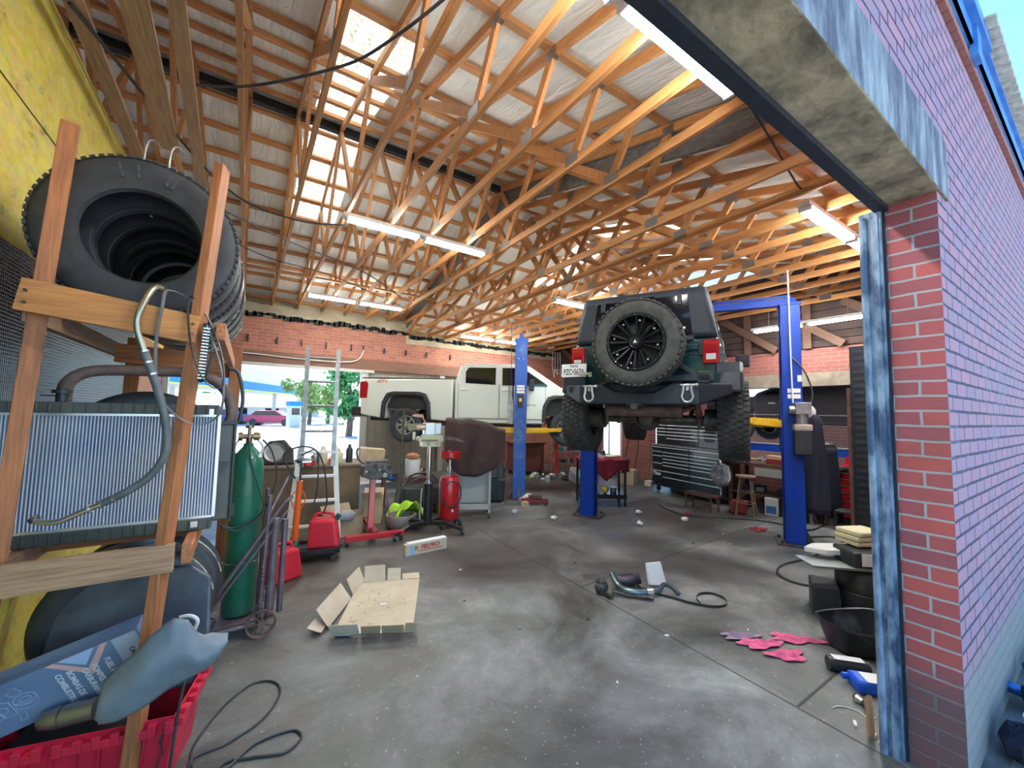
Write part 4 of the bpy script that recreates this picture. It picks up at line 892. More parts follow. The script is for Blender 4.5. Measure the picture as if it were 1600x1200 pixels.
# lower tyres
for i, (x, y, Rr, lb) in enumerate([(-.46, 3.02, .365, 'smooth black tyre standing under the middle shelf of the rack, nearest one'), (-.44, 3.30, .37, 'black tyre standing under the middle shelf, behind the nearest one')]):
    t = T('tyre', lb, 'tyre', (x, y, .62), group='tyres under the rack shelf'); tyre_mb(Rr, .21, .22, 0, n=64).build('casing', RUB_SH, t, smooth=35)
    mb = MB(); mb.tube([(math.cos(a * .05) * Rr * .995, -.07, math.sin(a * .05) * Rr * .995) for a in range(4, 20)], .006, 6); mb.build('white_mark', LETTER, t)
for i, (y, z) in enumerate([(3.35, 1.445)]):
    t = T('tyre', 'black tyre standing on the middle shelf behind the radiator', 'tyre', (-.50, 3.33, 1.06 + .385)); tyre_mb(.385, .21, .23, 0, n=64).build('casing', RUB_SH, t, smooth=35)
# radiator
t = T('radiator', 'long aluminium radiator with black plastic tanks standing on the rack shelf', 'radiator', (-.545, 2.78, 1.09), R(-1))
RX = .42
CORE = nodes('radiator_fin_core')
m, nt, b = CORE; tc = N(nt, 'ShaderNodeTexCoord'); w1 = N(nt, 'ShaderNodeTexWave', Scale=95.0); w1.bands_direction = 'Z'; L(nt, tc, 'Object', w1, 'Vector')
n1 = N(nt, 'ShaderNodeTexNoise', Scale=3.0, Detail=4.0); L(nt, tc, 'Object', n1, 'Vector'); r1 = ramp(nt, [(.35, (.17, .24, .48)), (.65, (.38, .42, .48))]); L(nt, n1, 'Fac', r1, 0); L(nt, r1, 0, b, 'Base Color')
b.inputs['Metallic'].default_value = .15; b.inputs['Roughness'].default_value = .5; bp = N(nt, 'ShaderNodeBump', Strength=.8, Distance=.004); L(nt, w1, 'Fac', bp, 'Height'); L(nt, bp, 0, b, 'Normal')
MB().bb((-RX, -.008, .07), (RX, .03, .60)).build('fin_core', CORE[0], t, smooth=0)
mb = MB(); k = 0
x = -RX
while x < RX: mb.bb((x, -.014, .07), (x + .0036, -.008, .60)); x += .0125
tube_o = mb.build('core_tubes', WHITE_M, t, smooth=0); tag(tube_o, kind='stuff')
mb = MB(); mb.bb((RX, -.02, .06), (RX + .014, .04, .61)); mb.bb((-RX - .014, -.02, .06), (-RX, .04, .61)); mb.bb((-RX, -.022, .60), (RX, .042, .612)); mb.bb((-RX, -.022, .058), (RX, .042, .07)); mb.build('frame', ALU, t, smooth=0)
for nm, z0, z1 in (('top_tank', .612, .665), ('bottom_tank', .0, .058)):
    mb = MB(); mb.bb((-RX + .0, -.035, z0), (RX, .05, z1)); x = -RX + .03
    while x < RX: mb.bb((x, -.042, z0 + .004), (x + .008, -.035, z1 - .004)); x += .042
    mb.build(nm, RADT, t, smooth=0, bevel=.008)
mb = MB(); mb.cyl((-.19, 0, .665), (-.19, 0, .705), .022, n=16); mb.cyl((-.19, 0, .705), (-.19, 0, .722), .036, n=20); mb.cyl((-.19, -.0, .72), (-.19, 0, .73), .02, n=12); mb.bb((-.26, -.006, .69), (-.16, .006, .697)); mb.build('filler_cap', BLACK, t)
mb = MB(); mb.box((RX - .03, -.038, .625), (.02, .006, .035)); mb.box((RX - .07, -.038, .035), (.03, .03, .03)); mb.build('bracket', ALU, t, smooth=0)
t = T('radiator', 'second radiator, dark and narrow, edge visible right of the big aluminium one', 'radiator', (-.13, 2.93, 1.09), R(8))
mb = MB(); mb.bb((-.10, -.03, .0), (.075, .04, .56)); mb.build('side_tank', RADT, t, smooth=0, bevel=.012)
mb = MB(); mb.bb((.075, -.035, -.01), (.087, .045, .58)); mb.bb((-.1, -.04, .555), (.087, .045, .575)); mb.box((.03, -.04, .32), (.05, .02, .03)); mb.box((.09, 0, .05), (.03, .03, .07)); mb.build('frame', BLACK_M, t, smooth=0)
t = T('radiator', 'third radiator with pale fins, sliver at far left behind the first post', 'radiator', (-1.02, 2.86, 1.09), R(-3))
mb = MB(); mb.bb((-.04, -.02, .07), (.055, .02, .58)); mb.build('fin_core', ALU_D, t, smooth=0); mb = MB(); mb.bb((-.04, -.03, .58), (.055, .03, .64)); mb.bb((-.04, -.03, .0), (.055, .03, .07)); mb.build('tank', RADT, t, smooth=0)
tag(MB().tube(smoothpath([(-.745, 2.85, 1.76), (-.74, 2.86, 1.85), (-.66, 2.88, 1.915), (-.45, 2.9, 1.93), (-.25, 2.92, 1.93), (-.12, 2.93, 1.86), (-.07, 2.93, 1.72), (-.08, 2.93, 1.655)]), .028, 14).build('radiator_hose', RUSTHOSE), 'thick rusty brown hose arching over the top of the radiators', 'hose')
tag(MB().tube(smoothpath([(-.10, 2.98, 1.98), (-.05, 2.97, 1.95), (-.02, 2.96, 1.80), (-.03, 2.95, 1.66)]), .010, 8).build('thin_hose', BLACK), 'thin black hose curling down at the right end of the radiators', 'hose')
# grey hose with metal ends hung over the bar
hp = [(-.365, 2.52, 2.305), (-.385, 2.44, 2.29), (-.415, 2.40, 2.19), (-.425, 2.39, 2.10), (-.395, 2.39, 1.99), (-.345, 2.40, 1.84), (-.305, 2.41, 1.68), (-.295, 2.42, 1.54), (-.345, 2.44, 1.43), (-.44, 2.46, 1.35), (-.56, 2.50, 1.285), (-.64, 2.52, 1.245), (-.70, 2.54, 1.245), (-.725, 2.55, 1.262)]
t = T('coolant_hose', 'grey hose with bent metal ends hanging from the upper bar over the radiator', 'hose', (0, 0, 0))
sp_ = smoothpath(hp, 6)
MB().tube(sp_[24:58], .0165, 12).build('rubber_section', HOSEG, t)
mb = MB(); mb.tube(sp_[:25], .013, 12); mb.build('upper_pipe', mat('tarnished_pipe', (.42, .40, .30), .35, .9), t); mb = MB(); mb.tube(sp_[57:], .012, 12); mb.build('lower_pipe', ALU, t)
mb = MB(); mb.tube(sp_[-4:], .019, 12); mb.tube(sp_[:3], .018, 12); mb.build('pipe_nut', GREASE, t)
mb = MB(); 
for q in (24, 26, 28, 55, 57, 59): mb.tube([sp_[q], sp_[q] * .9 + sp_[q + 1] * .1 + (sp_[q + 1] - sp_[q]) * .2], .019, 12)
mb.build('crimp', ALU, t)
# belts over the bar
def belt(pts, w, lb, m=BLACK, closed=True, th=.004):
    P = smoothpath(pts, 8, closed=closed); mb = MB(); rings = []
    n = len(P)
    for i, p in enumerate(P):
        tt = (P[(i + 1) % n] - P[i - 1]).normalized() if closed else (P[min(i + 1, n - 1)] - P[max(i - 1, 0)]).normalized(); sd = Vector((.3, 1, 0)); sd = (sd - tt * sd.dot(tt)).normalized(); nn = tt.cross(sd)
        rings.append([mb._v(p + sd * a * w / 2 + nn * b_ * th / 2) for a, b_ in ((-1, -1), (1, -1), (1, 1), (-1, 1))])
    mb.skin(rings, closed=closed); return tag(mb.build('drive_belt', m, smooth=60), lb, 'belt', 'belts hanging from the upper bar')
belt([(-.335, 2.45, 2.285), (-.35, 2.425, 2.20), (-.36, 2.42, 2.0), (-.335, 2.41, 1.80), (-.26, 2.41, 1.695), (-.18, 2.42, 1.66), (-.11, 2.44, 1.71), (-.10, 2.46, 1.85), (-.15, 2.49, 2.05), (-.24, 2.50, 2.25)], .022, 'longest dark loop belt hanging from the upper rack bar', HOSEG)
belt([(-.25, 2.45, 2.275), (-.255, 2.425, 2.19), (-.235, 2.41, 2.04), (-.19, 2.40, 1.90), (-.14, 2.41, 1.84), (-.10, 2.43, 1.86), (-.12, 2.46, 2.02), (-.19, 2.49, 2.2)], .014, 'shorter loop belt hung beside the longest one on the upper bar')
b3 = belt([(-.19, 2.44, 2.14), (-.175, 2.42, 2.05), (-.18, 2.42, 1.93), (-.19, 2.44, 1.87), (-.165, 2.46, 1.93), (-.155, 2.46, 2.06)], .03, 'toothed timing belt hanging on the right rack post')
mb = MB()
for k in range(17): mb.box((-.178 - .0006 * k, 2.405, 2.12 - .015 * k), (.026, .01, .005), rot=(0, .05, 0))
mb.build('belt_teeth', ALU, b3, smooth=0)
# wall wires standing over tyres
for i, x in enumerate((-.62, -.50)):
    tag(MB().tube(smoothpath([(x, 3.3, 3.0), (x, 3.32, 3.36), (x + .03, 3.34, 3.44), (x + .07, 3.34, 3.40)]), .007, 8).build('bent_rod', ALU_D), ['left', 'right'][i] + ' bent grey metal rod sticking up behind the top tyres', 'rod')
# ---- lower clutter
t = T('parts_carton', 'long blue-grey fuel pump carton leaning in the rack above the red tote', 'box', (-.635, 2.62, .505))
ax_x = Vector((.90, -.12, .30)).normalized(); ax_y = Vector((-.26, -.25, .93)); Mb = frame((0, 0, 0), ax_x, ax_y)
CB = mat('blue_grey_carton', (.13, .21, .36), .35, c2=(.20, .29, .44), ns=3)
mb = MB().at(Mb); mb.box((0, 0, -.05), (.66, .24, .10)); mb.build('carton', CB, t, smooth=0, bevel=.003)
mb = MB().at(Mb); mb.box((.28, 0, .0015), (.085, .238, .003)); mb.build('pale_label', mat('pale_carton_label', (.42, .50, .62), .4), t, smooth=0)
mb = MB().at(Mb); mb.prism([(.02, .12), (.045, .12), (.13, .03), (.20, .12), (.225, .12), (.135, -.01)], 0.0, .002); mb.build('peach_chevron', mat('peach_ink', (.75, .45, .42), .5), t, smooth=0)
mb = MB().at(Mb); mb.prism([(.06, .12), (.13, .05), (.18, .12)], 0, .0026); mb.build('pale_chevron', mat('pale_ink', (.4, .55, .8), .5), t, smooth=0)
def ctext(s, x, y, sz, bold=.0006): text(s, sz, WTXT, t, Mb @ Matrix.Translation((x, y, .002)) @ Matrix.Rotation(-PI / 2, 4, 'Z'), bold=bold)
ctext('FUEL PUMP', .195, -.03, .030); ctext('POMPES \u00c0', .150, -.025, .028); ctext('CARBURANT', .117, -.045, .028); ctext('BOMBAS DE', .072, -.02, .028); ctext('COMBUSTIBLE', .037, -.03, .028)
text('CARTER', .024, BTXT, t, Mb @ Matrix.Translation((.285, 0, .0035)) @ Matrix.Rotation(-PI / 2, 4, 'Z'), bold=.0005)
mb = MB().at(Mb)
def outl(pts, r=.0014): mb.tube([(p[0], p[1], .002) for p in pts], r, 5, closed=True)
circ = lambda cx_, cy_, a, b_, n=18: [(cx_ + a * math.cos(2 * PI * i / n), cy_ + b_ * math.sin(2 * PI * i / n)) for i in range(n)]
outl(circ(.285, 0, .016, .05), .001); outl(circ(-.08, .015, .035, .028)); outl(circ(-.08, .015, .018, .012)); outl([(-.115, .01), (-.115, -.02), (-.08, -.038), (-.045, -.02), (-.045, .01), (-.08, -.01)]); outl([(-.17, .03), (-.15, .045), (-.125, .03), (-.12, -.04), (-.16, -.035)]); outl(circ(-.15, .0, .013, .016)); outl([(-.19, -.02), (-.165, -.005), (-.155, -.03), (-.185, -.045)]); outl([(-.12, -.05), (-.10, -.045), (-.105, -.085), (-.125, -.08)]); outl([(-.12, .07), (-.09, .085), (-.075, .055), (-.105, .045)])
mb.build('pump_drawing', mat('line_drawing_ink', (.45, .55, .68), .5), t)
mb = MB().at(Mb); mb.tube([(p[0], p[1], .002) for p in circ(-.235, -.005, .024, .026)], .003, 6, closed=True); mb.box((-.24, .055, .002), (.045, .035, .002)); mb.build('pink_seal', mat('pink_seal_ink', (.55, .35, .45), .5), t)
text('OE', .02, WTXT, t, Mb @ Matrix.Translation((-.235, -.005, .003)) @ Matrix.Rotation(-.4, 4, 'Z'))
# dark panel behind
t = tag(MB().at(frame((-.42, 2.86, .60), (.95, -.15, .0), (-.35, .2, .85))).prism([(-.36, -.32), (-.30, .27), (.22, .27), (.31, .20), (.33, -.1), (.28, -.32)], -.012, .012).build('leaning_board', DARKMAT, smooth=0, bevel=.02), 'dark rounded plastic panel leaning below the middle shelf behind the carton', 'panel')
tag(MB().tube(smoothpath([(-.21, 2.55, .73), (-.17, 2.53, .735), (-.14, 2.52, .71), (-.15, 2.52, .665)], 5), .009, 8).build('plastic_clip', WHITE_M), 'small white plastic clip above the grey splash shield', 'clip')
# splash shield (curved grey plastic)
sec = []
prof = [(-.44, .50, .45), (-.43, .60, .44), (-.375, .665, .445), (-.335, .70, .46), (-.29, .76, .475), (-.243, .80, .50), (-.212, .82, .515), (-.165, .80, .53), (-.13, .735, .545), (-.105, .71, .555), (-.075, .705, .562), (-.04, .685, .59), (-.012, .67, .64)]
mb = MB()
def shield(u, v):
    k = u * (len(prof) - 1); i = min(int(k), len(prof) - 2); f = k - i
    x, z, zb_ = [prof[i][q] * (1 - f) + prof[i + 1][q] * f for q in range(3)]
    return (x, 2.40 - .07 * math.sin(u * PI) - .05 * math.sin(v * PI) - .02 * math.sin(u * 9) * v, z * (1 - v) + zb_ * v)
mb.grid(shield, 48, 14); tag(mb.build('splash_shield', GREYP, smooth=60, solid=.006), 'curved grey plastic splash shield sticking out of the red tote', 'splash shield')
text('5', .035, WTXT, bpy.data.objects['splash_shield'], frame((-.065, 2.352, .665), (1, .3, .15), (-.15, 0, 1)), bold=.001)
t = T('muffler', 'small polished metal muffler lying at the front of the red tote', 'muffler', (-.57, 2.58, .40), R(-20), rot=(0, -.12, R(-16)))
mb = MB(); mb.tube([(-.10, 0, 0), (-.085, 0, 0), (-.04, 0, 0), (.10, 0, 0)], [.02, .034, .042, .042], 20); mb.build('shell', mat('smoky_metal', (.25, .27, .27), .3, .8), t); mb = MB(); mb.tube([(-.02, 0, .0), (-.014, 0, .0)], .0435, 20); mb.build('seam', GREASE, t)
# red tote
t = T('storage_tote', 'cracked red plastic storage tote under the rack in the left foreground', 'tote', (-.49, 2.72, 0), R(-12)); t.scale = (1, 1, 1.08)
mb = MB(); a, b_, h = .345, .20, .31; A, B = a * .90, b_ * .88
out = [(-A, -B, 0), (A, -B, 0), (A, B, 0), (-A, B, 0)]; top = [(-a, -b_, h), (a, -b_, h), (a, b_, h), (-a, b_, h)]
V = [[mb._v(p) for p in out], [mb._v(p) for p in top]]
for i in range(4): mb._f([V[0][i], V[0][(i + 1) % 4], V[1][(i + 1) % 4], V[1][i]], 0)
mb._f(V[0], 0); mb.build('shell', RED_P, t, smooth=0, solid=.006)
mb = MB()
for i in range(9):
    x = -a + .04 + i * .078; mb.hexa([(x * .9, -B - .012, .02), (x * .9 + .008, -B - .012, .02), (x * .9 + .008, -B, .02), (x * .9, -B, .02), (x, -b_ - .014, h - .05), (x + .008, -b_ - .014, h - .05), (x + .008, -b_, h - .05), (x, -b_, h - .05)])
mb.build('ribs', RED_P, t, smooth=0)
mb = MB()
for i in range(22):
    x = -a + .016 + i * .0315
    if i in (8, 20): continue
    mb.bb((x - .015, -b_ - .03, h - .055), (x + .0165, -b_ - .0, h - .035 + (.028 if i % 2 else .012)))
for i in range(11):
    y = -b_ + .02 + i * .038
    if i != 3: mb.bb((a, y - .016, h - .05), (a + .032, y + .020, h - .03 + (.03 if i % 2 else .012)))
for i in range(11): mb.bb((-a - .03, -b_ + i * .038, h - .05), (-a, -b_ + i * .038 + .036, h - .01))
mb.build('toothed_rim', RED_P, t, smooth=0, bevel=.003)
mb = MB(); mb.tube([(a - .015, -b_ - .016, h - .03), (a - .045, -b_ - .016, h - .08), (a - .03, -b_ - .016, h - .13), (a - .06, -b_ - .014, h - .20)], .004, 5); mb.build('crack', BLACK, t, smooth=0)
mb = MB(); mb.sph((0, 0, .1), .2, 14, sc=(1.4, .8, .45)); mb.box((-.1, .02, .2), (.35, .25, .06), rot=(.1, .2, 0)); mb.build('dark_contents', BLACK, t)
# hoses/cables on the floor at the left
def fl_cable(pts, r, lb, m=BLACK, cat='cable', name='cable', k=8, closed=False): return tag(MB().tube(smoothpath([(p[0], p[1], (p[2] if len(p) > 2 else 0) + r) for p in pts], k), r, 8).build(name, m), lb, cat)
fl_cable([(-.14, 2.52, .66), (-.17, 2.46, .45), (-.19, 2.44, .25), (-.19, 2.42, .02), (-.12, 2.50), (-.13, 2.70), (-.02, 2.95), (.12, 3.10), (.24, 3.06), (.27, 2.92), (.18, 2.74), (.02, 2.64), (-.12, 2.62), (-.13, 2.50), (-.08, 2.42), (.02, 2.46), (.14, 2.56), (.30, 2.56), (.34, 2.48), (.26, 2.42), (.12, 2.47), (.0, 2.50), (-.05, 2.36), (-.1, 2.2)], .0065, 'black air hose looping on the concrete right of the red tote', cat='hose', name='air_hose')
# ================================================================== GAS CYLINDER CART
t = T('gas_cylinder', 'tall green gas cylinder standing on the welding cart', 'gas cylinder', (.035, 3.97, .12))
mb = MB(); mb.lathe([(.001, 0), (.112, .0), (.118, .01), (.118, 1.12), (.112, 1.18), (.09, 1.24), (.05, 1.29), (.035, 1.31), (.035, 1.33)], n=40); mb.build('body', GREEN, t)
mb = MB(); mb.cyl((0, 0, 1.33), (0, 0, 1.40), .022, n=14); mb.cyl((-.06, 0, 1.385), (.08, 0, 1.385), .02, n=14); mb.cyl((-.075, 0, 1.385), (-.045, 0, 1.385), .034, n=18); mb.cyl((.03, 0, 1.385), (.07, 0, 1.385), .032, n=18); mb.cyl((0, 0, 1.40), (0, 0, 1.455), .012, n=10); mb.cyl((0, 0, 1.455), (0, 0, 1.475), .03, n=16); mb.build('valve_regulator', BRASS, t)
mb = MB(); mb.tube(smoothpath([(-.07, 0, 1.36), (-.10, .0, 1.28), (-.08, .02, 1.24)]), .007, 6); mb.tube(smoothpath([(.06, 0, 1.36), (.10, 0, 1.3), (.09, 0, 1.24)]), .009, 6); mb.build('gauge_guard', WHITE_M, t)
mb = MB(); mb.box((.085, -.075, 1.235), (.03, .004, .03), rot=(0, 0, .7)); mb.build('small_label', PAPER, t, smooth=0)
t = T('welding_cart', 'dark steel tube cart with a spoked wheel carrying the green cylinder', 'cart', (0, 3.9, 0))
mb = MB()
for p, q, r in [((-.28, -.14, .075), (.17, -.14, .075), .016), ((-.28, .22, .075), (.17, .22, .075), .016), ((.17, -.14, .075), (.17, .22, .075), .016), ((-.28, -.14, .075), (-.28, .22, .075), .016), ((.17, -.14, .07), (.20, -.12, 1.05), .017), ((.17, .22, .07), (.20, .20, 1.05), .017), ((-.27, -.17, .09), (.30, -.12, .98), .014), ((-.24, -.17, .09), (.33, -.12, .92), .010), ((.30, -.12, .98), (.36, -.1, 1.02), .014), ((.20, -.12, .9), (.34, .12, 1.15), .014)]: mb.cyl(p, q, r, n=10)
mb.bb((-.25, -.12, .085), (.15, .2, .10)); mb.build('tube_frame', PIPE_PUR, t)
mb = MB(); mb.cyl((.235, -.13, .10), (.25, -.11, .86), .033, n=14); mb.cyl((.31, -.10, .12), (.32, -.08, .84), .022, n=12); mb.build('rod_holder', PIPE_PUR, t)
for y in (-.20, .27):
    M = rot_to((.185, y, .10), (0, -1, 0)); mb = MB().at(M); mb.lathe([(.10, -.016), (.10, .016), (.088, .013), (.088, -.013)], ax=(0, 1, 0), n=28, closed=True); mb.cyl((0, -.025, 0), (0, .025, 0), .022, n=12)
    for k in range(7): mb.beam((0, 0, 0), (.09 * math.cos(k * .9), 0, .09 * math.sin(k * .9)), .016, .01)
    mb.build('spoked_wheel', IRON, t)
mb = MB()
for k in range(14): mb.tube([(.035 + .125 * math.cos(-.3 - k * .2), .07 + .125 * math.sin(-.3 - k * .2), .52 + .007 * (k % 2)), (.035 + .125 * math.cos(-.45 - k * .2), .07 + .125 * math.sin(-.45 - k * .2), .52)], .005, 5)
for k in range(6): mb.tube([(.175, -.155, .56 - k * .026), (.183, -.155, .54 - k * .026)], .007, 5)
tag(mb.build('chain', ALU_D, t), kind='stuff')
tag(MB().sph((-.16, 3.78, .145), .055, 18, sc=(1.1, 1, .9)).build('grinder_guard', mat('shiny_dark_dome', (.10, .13, .14), .1, .7)), 'shiny dark metal dome lying on the cart platform left of the cylinder', 'guard')
tag(MB().tube(smoothpath([(.03, 3.88, 1.50), (.06, 3.84, 1.30), (.12, 3.82, 1.10), (.16, 3.80, .92), (.02, 3.78, .80), (-.10, 3.78, .84)]), .006, 6).build('gas_hose', mat('dark_green_hose', (.015, .06, .045), .5)), 'thin dark green hose drooping across the green cylinder', 'hose')
tag(MB().tube(smoothpath([(.13, 3.90, 1.48), (.20, 3.88, 1.38), (.24, 3.86, 1.15), (.14, 3.82, .90), (-.02, 3.80, .82), (-.12, 3.80, .86)]), .007, 6).build('gas_hose', BLACK), 'black hose looping from the regulator round the green cylinder', 'hose')
# red fuel can at the floor behind the cart
def gascan(loc, rz, s, lb, grp='red fuel cans'):
    t = T('fuel_can', lb, 'fuel can', loc, rz, grp); t.scale = (s, s, s)
    mb = MB(); mb.hexa([(-.17, -.12, 0), (.17, -.12, 0), (.17, .12, 0), (-.17, .12, 0), (-.16, -.11, .32), (.12, -.11, .32), (.12, .11, .32), (-.16, .11, .32)]); mb.build('body', RED_GAS, t, smooth=0, bevel=.03)
    mb = MB(); mb.tube(smoothpath([(-.13, 0, .32), (-.10, 0, .37), (0, 0, .385), (.07, 0, .37), (.10, 0, .31)]), .018, 10); mb.build('handle', RED_GAS, t)
    mb = MB(); mb.cyl((.12, 0, .30), (.15, 0, .36), .03, n=14); mb.build('cap', mat('green_cap', (.01, .12, .07), .4), t); return t
gascan((.40, 4.80, 0), R(30), .95, 'red plastic fuel can on the floor right behind the welding cart')
# ================================================================== DOLLY, ORANGE JACK, RED CAN, LADDER, CRATE
t = T('wheeled_dolly', 'low black wheeled dolly under the red fuel can and orange strut', 'dolly', (.72, 5.30, 0), R(-12))
mb = MB(); mb.bb((-.32, -.20, .10), (.32, -.17, .15)); mb.bb((-.32, .17, .10), (.32, .20, .15)); mb.bb((-.32, -.2, .10), (-.29, .2, .15)); mb.bb((.29, -.2, .10), (.32, .2, .15)); mb.bb((-.3, -.18, .11), (.3, .18, .125)); mb.build('tray', BLACK_M, t, smooth=0)
for x in (-.28, .28):
    for y in (-.17, .17): MB().cyl((x - .01, y - .012, .04), (x - .01, y + .012, .04), .04, n=16).cyl((x, y, .07), (x, y, .10), .012, n=8).build('caster', GREASE, t)
gascan((.86, 5.27, .13), R(-18), 1.0, 'red plastic fuel can on the black dolly in front of the ladder')
t = T('telescopic_jack', 'bright orange upright jack strut standing on the black dolly', 'jack', (.545, 5.30, .125), rot=(0, .03, 0))
MB().cyl((0, 0, 0), (0, 0, .78), .036, .032, n=20).build('tube', ORANGE, t); mb = MB(); mb.cyl((0, 0, .78), (0, 0, .98), .013, n=10); mb.box((0, 0, .99), (.10, .03, .02)); mb.build('ram', GREASE, t)
for s in (-1, 1): MB().tube(smoothpath([(s * .035, 0, .46), (s * .075, 0, .58), (s * .035, 0, .66)]), .006, 6).build('side_loop', ORANGE, t)
mb = MB(); mb.tube(smoothpath([(-.03, -.02, .72), (-.16, -.02, .98), (0, -.02, 1.08), (.16, -.02, 1.04), (.25, -.03, .88), (.30, -.04, .60), (.31, -.05, .42), (.28, -.05, .3)]), .009, 8); mb.tube(smoothpath([(.02, -.02, .98), (.18, -.03, 1.02), (.20, -.05, .60), (.17, -.05, .42)]), .008, 8); tag(mb.build('battery_cable', BLACK, None), 'black looped cables draped over the orange strut and ladder', 'cable')
bpy.data.objects['battery_cable'].location = (.545, 5.27, .22)
t = T('work_light_head', 'dark flat lamp head on top of the orange strut', 'lamp', (.60, 5.30, 1.13))
mb = MB(); mb.lathe([(.001, -.01), (.09, -.005), (.10, .015), (.05, .03), (.001, .035)], n=24); mb.build('dish', BLACK, t); MB().box((.02, -.09, .0), (.1, .02, .02)).build('grip', ALU, t, smooth=0)
# combination ladder
t = T('ladder', 'white flared ladder with darker upper section standing before the brown crate', 'ladder', (.80, 5.72, 0), R(-10))
for s in (-1, 1):
    mb = MB(); mb.beam((s * .30, -.12, 0), (s * .20, .06, 1.26), .06, .028, up=(0, 1, 0)); mb.build('lower_rail', mat('white_fibreglass_rail', (.70, .74, .70), .5), t, smooth=0)
    mb = MB(); mb.beam((s * .185, .02, 1.0), (s * .185, .16, 2.55), .055, .025, up=(0, 1, 0)); mb.build('upper_rail', ALU_D, t, smooth=0)
    mb = MB(); mb.beam((s * .20, .10, 1.24), (s * .28, .50, 0), .04, .02, up=(0, 1, 0)); mb.build('rear_leg', mat('white_fibreglass_leg', (.7, .72, .7), .5), t, smooth=0)
    mb = MB(); mb.box((s * .30, -.12, .02), (.07, .06, .05)); mb.build('foot', BLACK, t, smooth=0)
    mb = MB(); mb.beam((s * .29, -.1, .18), (s * .20, -.09, .06), .02, .015); mb.build('brace', WHITE_M, t, smooth=0)
for z in (.28, .58, .88, 1.18):
    f = z / 1.26; mb = MB(); mb.beam((-.30 + .10 * f, -.12 + .18 * f, z), (.30 - .10 * f, -.12 + .18 * f, z), .06, .028); mb.build('step', WHITE_M, t, smooth=0)
for z in (1.45, 1.78, 2.10, 2.42):
    f = (z - 1) / 1.55; mb = MB(); mb.cyl((-.185, .02 + .14 * f, z), (.185, .02 + .14 * f, z), .016, n=10); mb.build('rung', ALU_D, t)
# brown crate with clutter
t = T('wooden_crate', 'large dirty brown crate behind the ladder with clutter on its top', 'crate', (.90, 6.95, 0), R(-8))
mb = MB(); mb.bb((-.68, -.35, 0), (.68, .35, .88)); mb.build('body', CLAY, t, smooth=0, bevel=.01); MB().bb((-.70, -.37, .88), (.70, .37, .91)).build('top_board', mat('crate_top', (.22, .17, .12), .8), t, smooth=0)
t = T('loudspeaker', 'dark round-coned speaker leaning on the crate top at its left end', 'speaker', (.42, 6.85, .91), R(-15), rot=(-.25, 0, R(-10)))
mb = MB(); mb.prism([(-.20, 0), (.22, 0), (.20, .22), (.08, .36), (-.12, .34), (-.22, .18)], -.07, .07, fr=lambda x, y, z: (x, z, y)); mb.build('cabinet', BLACK, t, smooth=0, bevel=.02)
mb = MB(); mb.lathe([(.135, -.075), (.14, -.085), (.115, -.08), (.06, -.04), (.02, -.03)], o=(-.03, 0, .17), ax=(0, 1, 0), n=30); mb.build('cone', ALU_D, t)
for nm, x, y, w_, h_, m_, lb, ct in (('jug', 1.02, 6.75, .13, .26, mat('cloudy_jug', (.6, .6, .42), .4), 'cloudy plastic jug on the crate top behind the ladder', 'jug'), ('oil_jug', 1.22, 6.72, .16, .22, CREAM, 'pale oil jug at the right end of the crate top', 'jug'), ('paint_pot', 1.12, 6.62, .09, .12, ORANGE, 'small orange pot in front of the jugs on the crate', 'pot'), ('dark_bottle', 1.40, 6.75, .10, .28, BLACK, 'dark bottle at the right edge of the crate top', 'bottle'), ('red_bag', .80, 6.62, .20, .07, RED, 'red folded strap on the crate top', 'strap'), ('paint_can', .92, 6.80, .12, .16, ALU_D, 'grey paint can on the crate top', 'can')):
    mb = MB(); mb.lathe([(.001, 0), (w_ / 2 * .95, 0), (w_ / 2, .02), (w_ / 2, h_ * .7), (w_ / 4, h_ * .85), (w_ / 5, h_), (.001, h_)] if h_ > .1 else [(.001, 0), (w_ / 2, .01), (w_ / 2 * .9, h_), (.001, h_)], n=20); o = mb.build(nm, m_, smooth=35); o.location = (x, y, .91); tag(o, lb, ct)
# open cartons at the crate's right foot
def carton(loc, rz, d, lb, flaps=True, m=CARD, tilt=(0, 0)):
    t = T('cardboard_box', lb, 'box', loc, rz, rot=(tilt[0], tilt[1], rz))
    a, b_, h = d[0] / 2, d[1] / 2, d[2]
    mb = MB()
    for p, q in (((-a, -b_, 0), (a, -b_ + .004, h)), ((-a, b_ - .004, 0), (a, b_, h)), ((-a, -b_, 0), (-a + .004, b_, h)), ((a - .004, -b_, 0), (a, b_, h)), ((-a, -b_, 0), (a, b_, .004))): mb.bb(p, q)
    if not flaps: mb.bb((-a, -b_, h - .004), (a, b_, h))
    mb.build('carton', m, t, smooth=0)
    if flaps:
        for s, rr in ((-1, .5), (1, .8)):
            mb = MB(); mb.beam((-a, s * b_, h), (a, s * b_, h), .004, .004); mb.hexa([(-a, s * b_, h), (a, s * b_, h), (a, s * (b_ + .004), h), (-a, s * (b_ + .004), h), (-a, s * (b_ + .1 * rr), h + .1), (a, s * (b_ + .1 * rr), h + .1), (a, s * (b_ + .1 * rr + .004), h + .1), (-a, s * (b_ + .1 * rr + .004), h + .1)]); mb.build('flap', m, t, smooth=0)
    return t
carton((1.22, 6.12, 0), R(15), (.42, .35, .26), 'open brown carton on the floor between ladder and red engine stand')
carton((1.74, 6.55, 0), R(-20), (.30, .28, .38), 'taller torn carton behind the open one by the red engine stand')
tag(MB().sph((1.22, 5.86, .30), .10, 10, sc=(1.2, .9, .8)).build('plastic_wrap', GRYCL), 'crumpled clear plastic wrap stuffed in the open carton', 'wrap')
